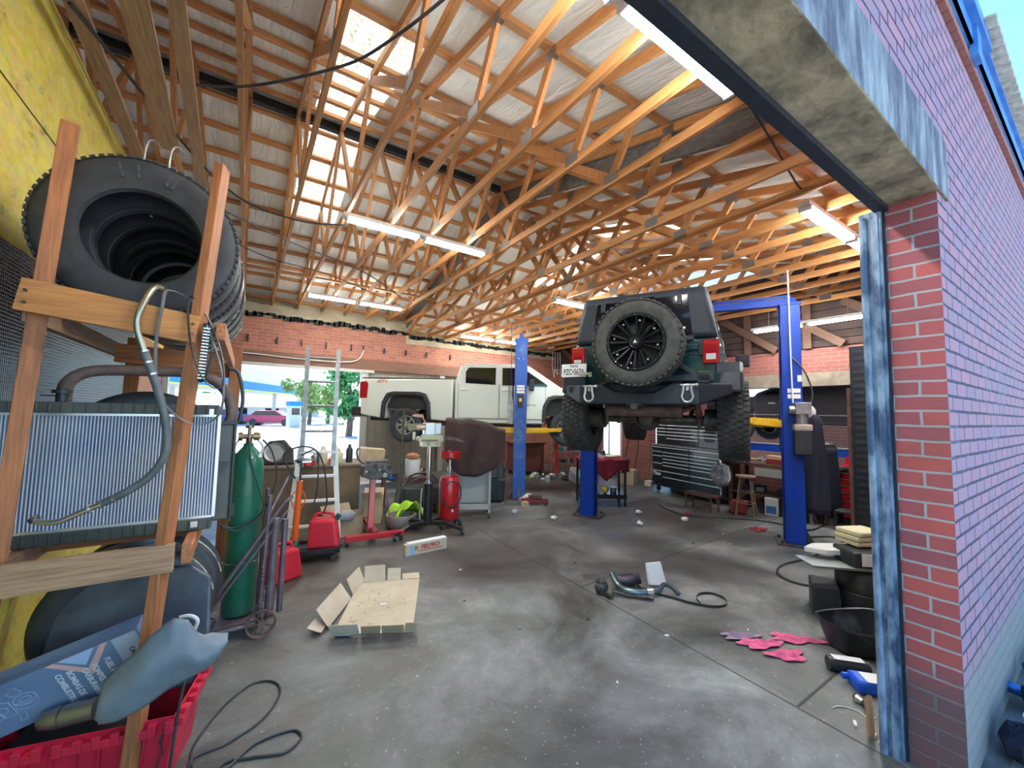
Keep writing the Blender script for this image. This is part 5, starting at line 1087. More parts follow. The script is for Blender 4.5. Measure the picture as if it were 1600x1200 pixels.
carton((1.93, 7.55, .72), R(-10), (.42, .35, .32), 'closed brown carton tilted on the bench behind the red engine stand', flaps=False, tilt=(0, .1))
t = T('small_bench', 'low dark stand carrying the closed carton', 'bench', (1.93, 7.6, 0), R(-10)); MB().bb((-.3, -.22, .66), (.3, .22, .70)).build('top', BENCHW, t, smooth=0)
for x in (-.26, .26):
    for y in (-.18, .18): MB().bb((x - .02, y - .02, 0), (x + .02, y + .02, .66)).build('leg', BENCHW, t, smooth=0)
# engine stand
t = T('engine_stand', 'red engine stand with a dark engine head bolted on', 'engine stand', (1.52, 5.72, 0), R(-5))
mb = MB(); mb.beam((-.02, .25, .09), (0, .0, .09), .08, .06); mb.bb((-.36, -.28, .06), (.38, -.20, .13)); mb.build('base_beam', RED, t, smooth=0, bevel=.006)
mb = MB(); mb.bb((-.04, -.26, .10), (.04, .5, .16)); mb.build('base_spine', RED_D, t, smooth=0)
mb = MB(); mb.beam((-.03, -.05, .12), (.0, .05, .92), .075, .075, up=(0, 1, 0)); mb.cyl((.02, -.14, .88), (.0, .10, .90), .05, n=18); mb.build('upright', RED, t, bevel=.005)
for x in (-.34, .34): MB().cyl((x - .015, -.24, .045), (x + .015, -.24, .045), .045, n=16).build('caster', BLACK, t)
MB().cyl((-.015, .45, .045), (.015, .45, .045), .045, n=16).build('caster', BLACK, t)
tag(MB().tube(smoothpath([(1.62, 5.6, .95), (1.66, 5.58, .6), (1.70, 5.52, .3), (1.74, 5.50, .08)]), .006, 6).build('wire', RED_D), 'thin wire hanging down from the engine head to the red base', 'wire')
t2_ = T('cylinder_block', 'dark greasy engine head mounted on the red stand', 'engine part', (1.54, 5.66, .95), R(-5))
mb = MB(); mb.prism([(-.20, -.10), (-.10, -.14), (.14, -.14), (.22, -.06), (.19, .02), (.10, .07), (-.08, .09), (-.2, .04)], -.09, .09, fr=lambda x, y, z: (x, z, y)); mb.box((0, 0, .09), (.30, .12, .03)); hd = mb.build('block', GREASE, t2_, smooth=0, bevel=.01)
random.seed(5)
for k in range(9): x, z = random.uniform(-.16, .17), random.uniform(-.10, .05); MB().cyl((x, -.09, z), (x, -.11, z), random.choice((.016, .024, .03)), n=12).build('port', [GREASE, BLACK, ALU_D][k % 3], hd)
MB().tube(smoothpath([(-.16, 0, .05), (-.24, 0, .12), (-.27, 0, .22), (-.25, 0, .27)]), .012, 8).build('pipe', GREASE, hd)
# transmission jack
t = T('transmission_jack', 'black and chrome transmission jack column on a black wheeled base', 'jack', (2.28, 5.62, 0), R(-8))
MB().cyl((0, 0, .10), (0, 0, .70), .065, n=24).build('outer_cylinder', BLACK_M, t)
mb = MB(); mb.cyl((0, 0, .70), (0, 0, 1.22), .033, n=18); mb.cyl((0, 0, .69), (0, 0, .72), .075, n=20); mb.build('chrome_ram', CHROME, t)
mb = MB()
for x, y in ((-.50, -.28), (.42, -.34), (.40, .26), (-.38, .24)): mb.beam((0, 0, .13), (x * .55, y * .55, .15), .07, .05); mb.beam((x * .5, y * .5, .15), (x, y, .08), .06, .04)
mb.build('base_legs', BLACK_M, t, smooth=0)
for x, y in ((-.50, -.28), (.42, -.34), (.40, .26), (-.38, .24)): MB().cyl((x - .015, y, .04), (x + .015, y, .04), .04, n=16).build('caster', BLACK, t)
mb = MB(); mb.tube([(-.12, -.02, .22), (-.10, -.02, .62)], .014, 10); mb.cyl((-.12, -.02, .2), (-.12, -.02, .3), .02, n=10); mb.build('pump_handle', ALU, t)
BRZ = mat('yellowish_zinc', (.45, .42, .28), .4, .7)
mb = MB(); mb.box((0, 0, 1.26), (.26, .2, .07)); mb.box((-.16, 0, 1.34), (.05, .1, .06)); mb.box((.16, 0, 1.34), (.05, .12, .09)); mb.cyl((-.2, 0, 1.34), (.2, 0, 1.34), .022, n=12); mb.box((0, -.05, 1.36), (.28, .05, .07)); mb.cyl((-.05, -.1, 1.27), (-.05, .1, 1.27), .03, n=12); mb.cyl((.08, -.1, 1.27), (.08, .1, 1.27), .025, n=12); mb.box((-.24, -.02, 1.38), (.03, .05, .11)); mb.build('saddle', BRZ, t, smooth=30)
mb = MB(); mb.box((-.02, 0, 1.48), (.16, .14, .18)); mb.box((.10, 0, 1.48), (.10, .15, .17)); mb.build('gearbox_block', ALU, t, smooth=0, bevel=.012)
mb = MB(); mb.box((-.21, -.06, 1.51), (.26, .02, .095), rot=(0, 0, 0)); lb_ = mb.build('name_bar', mat('olive_bar', (.20, .18, .10), .5), t, smooth=0)
mb = MB(); mb.box((-.15, -.073, 1.51), (.13, .004, .06)); mb.build('red_plate', mat('pale_red_label', (.6, .25, .2), .5), lb_, smooth=0); text('COMET', .042, WTXT, lb_, frame((-.15, -.077, 1.51), (1, 0, 0), (0, 0, 1)), bold=.001)
mb = MB(); mb.prism([(.02, 0), (.55, -.09), (.42, -.02), (.05, .05)], -.05, .05, fr=lambda x, y, z: (x, z, 1.36 + y)); mb.build('side_arm', GREASE, t, smooth=0)
mb = MB(); mb.hexa([(-.28, 0, 1.66), (-.1, 0, 1.64), (-.1, .01, 1.64), (-.28, .01, 1.66), (-.24, 0, 1.69), (-.12, 0, 1.69), (-.12, .01, 1.69), (-.24, .01, 1.69)]); mb.beam((-.14, 0, 1.68), (-.06, 0, 1.54), .03, .01); mb.build('copper_bracket', mat('copper', (.45, .22, .14), .4, .7), t, smooth=0)
# red oil drain tank
t = T('oil_drain_tank', 'red upright oil drain tank with a funnel bowl and looped hose', 'oil drain', (2.66, 5.72, 0), R(-5)); t.scale = (.95, .95, .95)
mb = MB(); mb.lathe([(.001, .12), (.14, .12), (.165, .15), (.165, .72), (.14, .78), (.06, .80), (.001, .80)], n=32); mb.build('tank', RED, t)
mb = MB(); mb.cyl((0, 0, .80), (0, 0, 1.10), .02, n=12); mb.cyl((0, 0, .86), (0, 0, .95), .04, n=12); mb.build('riser', CHROME, t)
mb = MB(); mb.lathe([(.02, 1.05), (.13, 1.07), (.165, 1.10), (.165, 1.18), (.155, 1.18), (.15, 1.11), (.02, 1.09)], n=32, closed=True); mb.build('funnel_bowl', RED, t)
mb = MB(); mb.tube(smoothpath([(-.14, -.12, .80), (-.19, -.16, .55), (-.12, -.19, .38), (.02, -.20, .36), (.12, -.19, .48), (.10, -.18, .68), (-.02, -.18, .74), (-.12, -.17, .70)]), .011, 8); mb.build('drain_hose', BLACK, t)
mb = MB(); mb.box((0, -.166, .28), (.03, .004, .04)); mb.build('small_label', PAPER, t, smooth=0)
for x, y in ((-.16, -.1), (.16, -.1), (.16, .14), (-.16, .14)): mb = MB(); mb.cyl((x - .015, y, .05), (x + .015, y, .05), .05, n=16); mb.beam((x, y, .1), (0, 0, .13), .04, .03); mb.build('caster', BLACK, t)
# thin hoist pole
t = T('hoist_pole', 'slim L-shaped steel pole standing behind the transmission jack', 'pole', (2.30, 6.9, 0), R(-20))
mb = MB(); mb.bb((-.02, -.02, .0), (.02, .02, 1.05)); mb.tube([(0, 0, 1.0), (0, 0, 1.74), (-.26, 0, 1.75)], .016, 8); mb.build('pole', GREASE, t, smooth=30); mb = MB(); mb.bb((-.22, -.25, 0), (.2, .25, .05)); mb.build('foot', BLACK_M, t, smooth=0); mb = MB(); mb.tube(smoothpath([(-.03, -.03, .6), (-.08, -.04, .3), (-.09, -.05, .1)]), .012, 8); mb.build('lever', GREASE, t)
# lime cloth over low fan/heater, black case behind
t = T('round_stool_pad', 'grey tub part lying on the floor under the lime green cloth', 'tub', (2.02, 6.0, 0)); mb = MB(); mb.lathe([(.001, .02), (.20, .03), (.24, .12), (.22, .20), (.19, .20), (.18, .1), (.001, .08)], n=28); mb.build('tub', mat('beige_grey_tub', (.22, .19, .17), .6), t)
random.seed(11); mb = MB()
mb.grid(lambda u, v: (1.95 + .62 * u - .0, 6.0 + .55 * v + .05 * math.sin(u * 9), .06 + .25 * math.sin(min(1, u * 1.2) * PI) * (1 - .45 * v) + .05 * math.sin(u * 17 + v * 5) + .035 * math.sin(v * 14 + u * 6)), 26, 18)
tag(mb.build('safety_vest', HIVIS, smooth=60, solid=.006), 'crumpled lime green safety vest heaped on the floor by the jack', 'vest')
t = T('wheeled_compressor', 'black low wheeled machine behind the transmission jack', 'machine', (2.72, 6.75, 0), R(-15)); MB().bb((-.42, -.2, .12), (.30, .22, .46)).build('body', BLACK, t, smooth=0, bevel=.04)
mb = MB(); mb.tube(smoothpath([(-.4, -.1, .46), (-.3, -.05, .62), (0, 0, .66), (.2, 0, .5)]), .02, 8); mb.tube(smoothpath([(-.3, .1, .45), (-.1, .1, .56), (.2, .1, .46)]), .015, 8); mb.build('cables', GREASE, t); 
for x in (-.3, .2): MB().cyl((x, -.24, .09), (x, .24, .09), .09, n=18).build('wheel', BLACK, t)
t = T('plastic_bucket', 'white bucket with rusty brown parts behind the jack', 'bucket', (2.62, 7.25, .0), 0); mb = MB(); mb.lathe([(.001, .55), (.12, .55), (.14, .85), (.001, .85)], n=24); mb.build('pail', WHITE_M, t); mb = MB(); mb.bb((-.2, -.2, 0), (.2, .2, .55)); mb.build('stand', BENCHW, t, smooth=0); mb = MB(); mb.sph((0, 0, .90), .13, 10, sc=(1, 1, .5)); mb.build('rusty_parts', mat('rust', (.35, .14, .06), .8), t)
# work frame with brown canvas
t = T('parts_stand', 'grey steel wheeled stand under the hanging brown canvas', 'stand', (3.28, 6.15, 0), R(-25))
mb = MB()
for x in (-.28, .28):
    for y in (-.2, .2): mb.bb((x - .02, y - .02, .08), (x + .02, y + .02, 1.34))
mb.bb((-.3, -.22, .14), (.3, -.18, .22)); mb.bb((-.3, .18, .14), (.3, .22, .22)); mb.bb((-.3, -.22, 1.30), (.3, .22, 1.36)); mb.bb((-.28, .0, .2), (.28, .02, .8)); mb.build('frame', mat('pale_grey_frame', (.42, .42, .40), .5, .3), t, smooth=0)
for x in (-.28, .28):
    for y in (-.2, .2): MB().cyl((x - .015, y, .045), (x + .015, y, .045), .045, n=14).build('caster', BLACK, t)
def canv(u, v):
    a = -.42 + .98 * u; d = v * (.30 + .58 * math.sin(PI * min(1, max(0, u * .75 + .18))))
    top = 1.60 - .05 * u - .22 * max(0, u - .55) ** 1.0 * 1.3
    return (a, -.27 - .05 * math.sin(u * 7) - .03 * v + .03 * math.sin(u * 13 + v * 2), top - d * 1.02 + .01 * math.sin(u * 20))
mb = MB(); mb.grid(canv, 34, 16); mb.grid(lambda u, v: (canv(u, 0)[0], canv(u, 0)[1] + .42 * v, canv(u, 0)[2] + .03 * math.sin(v * 3)), 34, 6)
c_ = mb.build('canvas_cover', BROWN, smooth=60, solid=.008); c_.location = (3.22, 6.12, 0); c_.rotation_euler = (0, 0, R(-28)); tag(c_, 'dark brown canvas draped over the grey wheeled stand', 'canvas')
# black storage case
t = T('storage_case', 'large black plastic storage case on the floor left of the worn lift post', 'storage case', (4.04, 7.08, 0), R(-28))
mb = MB(); mb.box((0, 0, .22), (.78, .5, .40), taper=1.03); mb.build('lower_shell', mat('teal_black_plastic', (.016, .024, .03), .45), t, smooth=0, bevel=.03)
mb = MB(); mb.box((0, 0, .62), (.80, .5, .36), taper=.90); mb.build('upper_shell', mat('teal_black_plastic_lid', (.018, .027, .033), .42), t, smooth=0, bevel=.03)
mb = MB(); mb.box((0, 0, .43), (.84, .54, .03)); 
for x in (-.28, -.1, .1, .28): mb.box((x, -.26, .22), (.04, .03, .34)); mb.box((x * .95, -.245, .62), (.04, .03, .30))
mb.build('ribs', BLACK, t, smooth=0, bevel=.006)
for x in (-.34, .34): MB().box((x, -.275, .44), (.14, .02, .06)).build('latch', GREASE, t, smooth=0)
MB().box((0, -.25, .74), (.15, .006, .06)).build('paper_label', PAPER, t, smooth=0)
random.seed(21)
for k, (x, y, r_) in enumerate([(3.95, 7.05, .12), (4.12, 6.98, .11), (3.86, 7.18, .09)]):
    mb = MB(); mb.sph((x, y, .86), r_, 10, sc=(1, .8, .6)); 
    for v in mb.bm.verts: v.co += Vector((random.uniform(-.02, .02), random.uniform(-.02, .02), random.uniform(-.02, .02)))
    tag(mb.build('crumpled_paper', TISSUE, smooth=0), 'crumpled white paper on top of the black storage case, %s of three' % ['middle', 'right', 'left'][k], 'paper')
# ================================================================== RIGHT SIDE OF THE SHOP
def toolchest(name, label, loc, rz, L_, D_, H_, cols, mat_, z0=.12, casters=True, group=None, trim=None, handle=True):
    """front faces local -Y"""
    t = T(name, label, 'tool chest', loc, rz, group)
    mb = MB(); mb.bb((-L_ / 2, -D_ / 2 + .02, z0), (L_ / 2, D_ / 2, H_)); mb.build('cabinet', mat_, t, smooth=0, bevel=.006)
    x = -L_ / 2 + .02
    for wdt, rows in cols:
        z = H_ - .02
        for h in rows:
            dr = MB().bb((x, -D_ / 2, z - h + .008), (x + wdt - .012, -D_ / 2 + .025, z)).build('drawer', mat_, t, smooth=0, bevel=.003)
            MB().bb((x + .005, -D_ / 2 - .016, z - .020), (x + wdt - .017, -D_ / 2 + .002, z - .004)).build('drawer_pull', trim or PULL, dr, smooth=0, bevel=.003)
            z -= h
        x += wdt
    if casters:
        for a in (-L_ / 2 + .12, L_ / 2 - .12):
            for b_ in (-D_ / 2 + .08, D_ / 2 - .08): MB().cyl((a, b_ - .02, .055), (a, b_ + .02, .055), .055, n=16).bb((a - .03, b_ - .03, .1), (a + .03, b_ + .03, .13)).build('caster', BLACK_M, t, smooth=30)
    return t
ANG = math.atan2(4.44 - 6.16, 7.88 - 8.08)   # along the front from far to near
BLKG = mat('glossy_black_chest', (.012, .016, .022), .22, coat=.6)
PULL = mat('bright_pull_trim', (.92, .93, .95), .3, .6)
rows = [.075, .075, .075, .075, .13, .13, .15]
t = toolchest('tool_chest', 'wide glossy black tool chest with chrome drawer pulls, lower cabinet', (8.29, 5.27, 0), ANG, 1.78, .60, 1.04, [(.30, [.10, .10, .17, .17, .28]), (.73, [.11] + rows), (.73, [.11] + rows)], BLKG)
text('Titan', .11, WTXT, t, frame((-.74, -.31, .40), (1, 0, 0), (0, 0, 1)), bold=.002, shear=.2)
for s in (-1, 1): MB().bb((s * .89 - .015, -.31, .2), (s * .89 + .015, -.28, 1.0)).build('corner_post', CHROME, t, smooth=0)
MB().bb((-.90, -.31, 1.04), (.90, .30, 1.075)).build('worktop', ALU_D, t, smooth=0)
t = toolchest('tool_hutch', 'black drawer hutch with chrome pulls standing on the wide black tool chest', (8.33, 5.27, 1.076), ANG, 1.72, .48, .62, [(.30, [.075] * 5 + [.2]), (.86, [.075] * 6 + [.13]), (.50, [.075] * 5 + [.2])], BLKG, z0=0, casters=False)
t = T('step_bench', 'low brown wooden step bench on the floor before the black tool chest', 'bench', (7.22, 4.42, 0), ANG)
MB().bb((-.30, -.13, .26), (.30, .13, .30)).build('seat', BENCHW, t, smooth=0, bevel=.005)
for x in (-.26, .26):
    for y in (-.1, .1): mb = MB(); mb.beam((x * 1.05, y * 1.1, 0), (x, y, .27), .035, .035); mb.build('leg', BENCHW, t, smooth=0)
MB().bb((-.26, -.11, .12), (.26, -.09, .15)).build('stretcher', BENCHW, t, smooth=0)
# stool
t = T('bar_stool', 'tall round-seated wooden stool beside the cluttered workbench', 'stool', (7.55, 3.78, 0), .3)
SW = mat('worn_stool_wood', (.28, .19, .13), .6, c2=(.18, .11, .08), ns=8)
MB().lathe([(.001, .66), (.15, .66), (.165, .68), (.16, .70), (.001, .705)], n=28).build('seat', SW, t)
for i in range(4):
    a = PI / 4 + i * PI / 2; MB().cyl((.20 * math.cos(a), .20 * math.sin(a), 0), (.11 * math.cos(a), .11 * math.sin(a), .67), .016, .014, n=10).build('leg', SW, t)
    for z, q in ((.22, .17), (.42, .145)):
        b_ = a + PI / 2; MB().cyl((q * math.cos(a), q * math.sin(a), z), (q * math.cos(b_), q * math.sin(b_), z), .009, n=8).build('rung', SW, t)
# workbench with clutter
t = T('workbench', 'long dark workbench along the right wall covered with small tools', 'workbench', (8.45, 3.55, 0), 0)
MB().bb((-.40, -.75, .84), (.35, .85, .88)).build('top', BENCHW, t, smooth=0)
for x in (-.34, .3):
    for y in (-.7, .8): MB().bb((x - .03, y - .03, 0), (x + .03, y + .03, .84)).build('leg', BENCHW, t, smooth=0)
MB().bb((-.36, -.7, .28), (.32, .8, .30)).build('lower_shelf', BENCHW, t, smooth=0)
mb = MB(); mb.bb((-.43, -.62, .66), (-.40, .30, .80)); mb.build('drawer_strip', mat('pale_bin_strip', (.42, .42, .38), .6), t, smooth=0)
random.seed(33)
CLm = [RED, ALU, BLACK, WHITE_M, ALU_D, RED_D, GREASE, BLUE, mat('tan_bit', (.5, .36, .2), .7)]
def bits(n, x0, x1, y0, y1, z, s0, s1, lb, grp, kinds=('box', 'cyl', 'sph'), mats=None, nm='shop_item', cat='tool'):
    for k in range(n):
        x, y = random.uniform(x0, x1), random.uniform(y0, y1); s = random.uniform(s0, s1); kd = random.choice(kinds); mm = random.choice(mats or CLm)
        mb = MB()
        if kd == 'box': mb.box((0, 0, s * .3), (s * 1.5, s * .8, s * .6), rot=(0, 0, 0))
        elif kd == 'cyl': mb.lathe([(.001, 0), (s * .4, 0), (s * .42, s * .1), (s * .4, s * .9), (s * .2, s * 1.1), (s * .18, s * 1.25), (.001, s * 1.25)], n=14)
        elif kd == 'rod': mb.tube([(-s, 0, .015), (s, 0, .015)], .012, 8); mb.sph((s, 0, .02), .02, 8)
        else:
            mb.sph((0, 0, s * .4), s * .55, 10, sc=(1.2, .9, .72))
            for v in mb.bm.verts: v.co += Vector((random.uniform(-.1, .1), random.uniform(-.1, .1), random.uniform(-.05, .05))) * s
        o = mb.build(nm, mm, smooth=35, bevel=.003 if kd == 'box' else 0); o.location = (x, y, z); o.rotation_euler = (0, 0, random.uniform(0, 6)); tag(o, lb, cat, grp)
bits(26, 8.08, 8.75, 2.85, 4.35, .881, .04, .10, 'small loose tool or part in the clutter on the long dark workbench', 'clutter on the workbench', ('box', 'cyl', 'sph', 'rod'))
bits(9, 8.15, 8.7, 2.9, 4.3, .301, .12, .22, 'bag or tub stuffed on the lower shelf of the long dark workbench', 'things on the lower shelf', ('box', 'sph'), [NAVY, GRYCL, BLACK, PURP, GREASE], nm='stored_bundle', cat='bundle')
t = T('parts_box', 'red flat parts box on the workbench left of the pump unit', 'box', (8.25, 3.55, .881), .1); MB().bb((-.10, -.16, 0), (.10, .16, .10)).build('body', RED_D, t, smooth=0, bevel=.006)
MB().bb((-.09, -.15, .10), (.09, .15, .16)).build('tan_lid', CARD, t, smooth=0)
tag(MB().box((7.70, 3.98, .10), (.42, .26, .18), rot=(0, 0, .4)).build('red_crate', RED_D, smooth=0, bevel=.015), 'low red crate on the floor behind the wooden stool', 'crate')
t = T('leaning_magazine', 'pale printed carton standing under the workbench near the stool', 'carton', (7.98, 3.55, 0), R(-80)); MB().bb((-.10, -.04, 0), (.10, .04, .30)).build('carton', PAPER, t, smooth=0); MB().bb((-.08, -.044, .03), (.08, -.04, .16)).build('blue_print', FLASH_BL, t, smooth=0)
random.seed(2); mb = MB().sph((0, 0, 0), .15, 16, sc=(.8, 1.1, 1.25))
for v in mb.bm.verts: v.co += Vector([random.uniform(-.035, .035) for _ in range(3)]) + Vector((0, 0, .06 if v.co.z > .12 else 0))
o = mb.build('plastic_bag', GRYCL, smooth=0); o.location = (7.62, 4.28, .60)
tag(o, 'grey translucent plastic bag hanging between the tool chest and the stool', 'bag')
# bench ramp and dark truck seen through the wall bay
t = T('drive_on_ramp', 'long blue drive-on ramp carrying the dark truck beyond the right wall', 'ramp', (9.75, 3.4, 0))
MB().bb((-.25, -2.6, 1.02), (.25, 2.6, 1.17)).build('runway', BLUE, t, smooth=0); 
for y in (-2.5, 2.5): MB().bb((-.1, y - .1, 0), (.1, y + .1, 1.1)).build('post', BLUE, t, smooth=0)
MB().bb((-.27, -2.6, 1.17), (-.22, 2.6, 1.20)).build('edge_rail', mat('rail_grey', (.3, .33, .38), .5), t, smooth=0)
Q = T('pickup_truck', 'dark grey pickup truck on the ramp seen through the right wall bay', 'truck', (9.55, 4.95, 1.18), R(-90))
# local: x forward (towards -Y world), right side (y<0) -> world -x side faces us
pr = [(-1.0, .55), (-.98, .98), (-.05, 1.0), (.35, 1.02), (.45, 1.12), (1.3, 1.42), (2.0, 1.42), (2.25, 1.08), (2.30, 1.03), (4.0, 1.05), (4.05, .45)] + arch(3.15, .42, .44, .46)[::-1] + arch(-.05, .45, .40, .45)[::-1]
HQ = .9
mb = MB(); mb.prism(pr, -HQ * 2, 0, fr=lambda x, y, z: (x, z, y)); mb.build('body', TRKD, Q, smooth=30, bevel=.03); Q.location.x = 9.56 + 1.9 - .0
Q.location = (9.62, 4.95, 1.18)
for c in (-.05, 3.15):
    steel_wheel(Q, (c, -1.70, .36), (0, -1, 0), .36, .2, .22, 6); steel_wheel(Q, (c, -.12, .36), (0, 1, 0), .36, .2, .22, 6)
mb = MB(); mb.prism([(.55, 1.08), (1.32, 1.38), (1.32, 1.06)], -1.806, -1.80, fr=lambda x, y, z: (x, z, y)); mb.build('door_glass', GLASS_D, Q, smooth=0)
for x in (.45, 1.35, 2.28): MB().bb((x, -1.808, .55), (x + .012, -1.80, 1.02)).build('panel_gap', BLACK, Q, smooth=0)
MB().box((.75, -1.81, .88), (.14, .015, .03)).build('door_handle', ALU, Q, smooth=0); MB().bb((-.9, -1.808, .62), (4.0, -1.80, .64)).build('side_trim', ALU_D, Q, smooth=0)
MB().box((3.0, -1.808, 1.0), (1.6, .004, .012)).build('bed_highlight_strip', CHROME, Q, smooth=0)
for o in list(COL.objects):
    if o.parent == Q: pass
Q.rotation_euler = (0, 0, R(-90)); Q.location = (11.36, 4.95, 1.18)
bits(12, 9.06, 9.2, 2.2, 5.3, .80, .06, .13, 'small can or part on the wall ledge under the dark truck', 'items on the wall ledge', ('box', 'cyl', 'sph'), [ALU_D, WHITE_M, RED, BLUE, BLACK, YEL], nm='ledge_item', cat='item')
# hanging coats + stand
t = T('coat', 'dark navy coveralls hanging beside the right lift post', 'coat', (7.15, 2.62, 0))
mb = MB()
def coatf(u, v):
    a = u * 2 * PI; r = .09 + .10 * v ** .5 + .02 * math.sin(a * 5 + v * 3); return (r * .8 * math.cos(a), r * 1.1 * math.sin(a), 1.80 - 1.45 * v)
mb.grid(coatf, 30, 14); mb.build('cloth', NAVY, t, smooth=60, solid=.01)
mb = MB(); mb.sph((-.02, .0, 1.84), .09, 10, sc=(1, 1, 1.2)); mb.build('white_mop_head', TISSUE, t); MB().prism([(-.03, 0), (0, .05), (.03, .0), (.0, .015)], -.004, .004, fr=lambda x, y, z: (-.19 + z, x + .02, 1.20 + y)).build('yellow_mark', YEL, t, smooth=0)
t = T('coat', 'dark jacket hanging lower, left of the red tool chest', 'coat', (8.05, 2.75, 0))
mb = MB(); mb.grid(lambda u, v: ((.14 + .05 * v) * math.cos(u * 2 * PI) * .8, (.17 + .05 * v + .015 * math.sin(u * 30)) * math.sin(u * 2 * PI), 1.28 - 1.0 * v), 26, 10); mb.build('cloth', NAVY, t, smooth=60, solid=.01); MB().sph((0, 0, 1.3), .15, 10, sc=(.8, 1, .5)).build('collar', GREASE, t)
MB().bb((-.02, -.02, 0), (.02, .02, 1.2)).build('stand_pole', GREASE, t, smooth=0)
t = T('jack_stand', 'grey steel jack stand on the floor behind the right lift post', 'jack stand', (7.95, 2.98, 0))
for a in range(4): MB().beam((.13 * math.cos(a * PI / 2 + .8), .13 * math.sin(a * PI / 2 + .8), 0), (.03 * math.cos(a * PI / 2 + .8), .03 * math.sin(a * PI / 2 + .8), .28), .04, .02).build('leg', ALU_D, t, smooth=0)
MB().cyl((0, 0, .22), (0, 0, .40), .03, n=12).box((0, 0, .41), (.1, .05, .03)).build('post', ALU_D, t)
t = T('steel_post', 'slim grey steel strut standing left of the red tool chest', 'post', (8.15, 2.62, 0)); MB().bb((-.025, -.025, 0), (.025, .025, .96)).bb((-.09, -.09, .92), (.09, .09, .97)).build('strut', ALU_D, t, smooth=0)
# red tool chest (front faces -x)
t = toolchest('tool_chest', 'red rolling tool chest with steel drawer pulls beside the black louvred cabinet', (8.50, 2.35, 0), R(-90), .68, .46, .98, [(.64, [.09, .10, .11, .11, .13, .14])], RED, z0=.14, trim=ALU)
MB().bb((-.30, -.235, .87), (.30, -.225, .96)).build('black_top_panel', BLACK, t, smooth=0); text('Craftsman', .05, ALU_D, t, frame((-.05, -.238, .915), (1, 0, 0), (0, 0, 1)))
t = T('tool_box', 'open red tool box with hanging panel standing on the red tool chest', 'tool box', (8.60, 2.35, .98), R(-90)); MB().bb((-.28, -.05, 0), (.28, .2, .12)).build('tray', RED, t, smooth=0); MB().bb((-.28, .1, .12), (.28, .14, .62)).build('back_panel', RED_D, t, smooth=0); MB().box((-.12, -.0, .60), (.12, .08, .14)).build('white_box', WHITE_M, t, smooth=0)
bits(8, 8.4, 8.62, 2.15, 2.55, 1.10, .04, .07, 'small part lying in the open red tool box tray', 'parts in the red tool box', ('box', 'sph'), [WHITE_M, ALU, BLACK])
t = T('step_stool', 'small black step stool on the floor in front of the red tool chest', 'stool', (7.62, 2.30, 0), R(-90)); MB().bb((-.17, -.14, .34), (.17, .14, .38)).build('seat', BLACK, t, smooth=0, bevel=.01)
for s in (-1, 1): MB().bb((s * .15 - .015, -.13, 0), (s * .15 + .015, .13, .34)).build('side', BLACK, t, smooth=0)
MB().bb((-.15, -.12, .14), (.15, .1, .165)).build('shelf', BLACK, t, smooth=0)
# tall black louvred cabinet
t = T('louvred_cabinet', 'tall black louvred steel cabinet standing inside near the blue jamb', 'cabinet', (7.66, 1.60, 0))
MB().bb((-.35, -.60, 0), (.35, .56, 2.80)).build('body', mat('matt_black_cabinet', (.010, .014, .02), .5), t, smooth=0)
mb = MB(); z = .1
while z < 2.75: mb.hexa([(-.352, -.56, z), (-.352, .52, z), (-.35, .52, z + .05), (-.35, -.56, z + .05), (-.357, -.56, z), (-.357, .52, z), (-.351, .52, z + .05), (-.351, -.56, z + .05)]); z += .10
mb.build('louvres', mat('louvre_black', (.007, .010, .015), .6), t, smooth=0)
MB().bb((-.38, .56, 0), (-.34, .60, 2.2)).build('edge_strip', BENCHW, t, smooth=0)
carton((7.62, 1.75, 2.80), 0, (.36, .36, .30), 'small brown carton on top of the tall black cabinet', flaps=False)
# clutter stack behind the jamb
t = T('oil_carton', 'grey plastic oil drum with dusty ribs at the bottom of the right stack', 'drum', (4.78, 1.38, 0), R(30))
mb = MB(); mb.lathe([(.001, 0), (.19, 0), (.20, .03), (.20, .2), (.19, .21), (.20, .22), (.20, .36), (.17, .40), (.001, .41)], n=28); mb.build('drum', BLACK, t)
t = T('parts_tray', 'wide flat grey tray sticking out on top of the oil drum', 'tray', (4.70, 1.40, .41), R(-38)); mb = MB(); mb.hexa([(-.42, -.13, .02), (.3, -.16, 0), (.3, .16, 0), (-.42, .10, .02), (-.46, -.15, .045), (.3, -.18, .03), (.3, .18, .03), (-.46, .12, .045)]); mb.build('tray', mat('grey_tray', (.34, .38, .36), .5), t, smooth=0, bevel=.004)
t = T('filter_jug', 'black jug with a big white printed label lying on the grey tray', 'jug', (4.72, 1.36, .455), R(-38)); MB().bb((-.16, -.14, 0), (.2, .14, .13)).build('body', BLACK, t, smooth=0, bevel=.02); MB().bb((-.10, -.146, .015), (.19, -.14, .12)).build('label', PAPER, t, smooth=0)
t = T('pale_tray', 'pointed pale plastic tray above the black labelled jug', 'tray', (4.76, 1.50, .50), R(-30)); mb = MB(); mb.prism([(-.38, .02), (-.25, -.08), (.15, -.10), (.15, .12), (-.22, .12)], .0, .05); mb.build('tray', WHITE_M, t, smooth=0, bevel=.01)
t = T('foam_batts', 'stack of cream coloured batts on top of the right clutter stack', 'batts', (4.86, 1.40, .585), R(-30))
for k in range(3): MB().box((0, 0, .03 + .045 * k), (.30 + .02 * (k % 2), .24, .042), rot=(0, 0, .06 * k)).build('batt', FOAM, t, smooth=0, bevel=.012)
t = T('oil_box', 'black bottle carton with a blue corner at the foot of the stack', 'box', (4.50, 1.58, 0), R(25)); MB().bb((-.14, -.1, 0), (.14, .1, .26)).build('body', BLACK, t, smooth=0, bevel=.01); MB().bb((-.11, -.104, .12), (.11, -.10, .18)).build('label', PAPER, t, smooth=0)
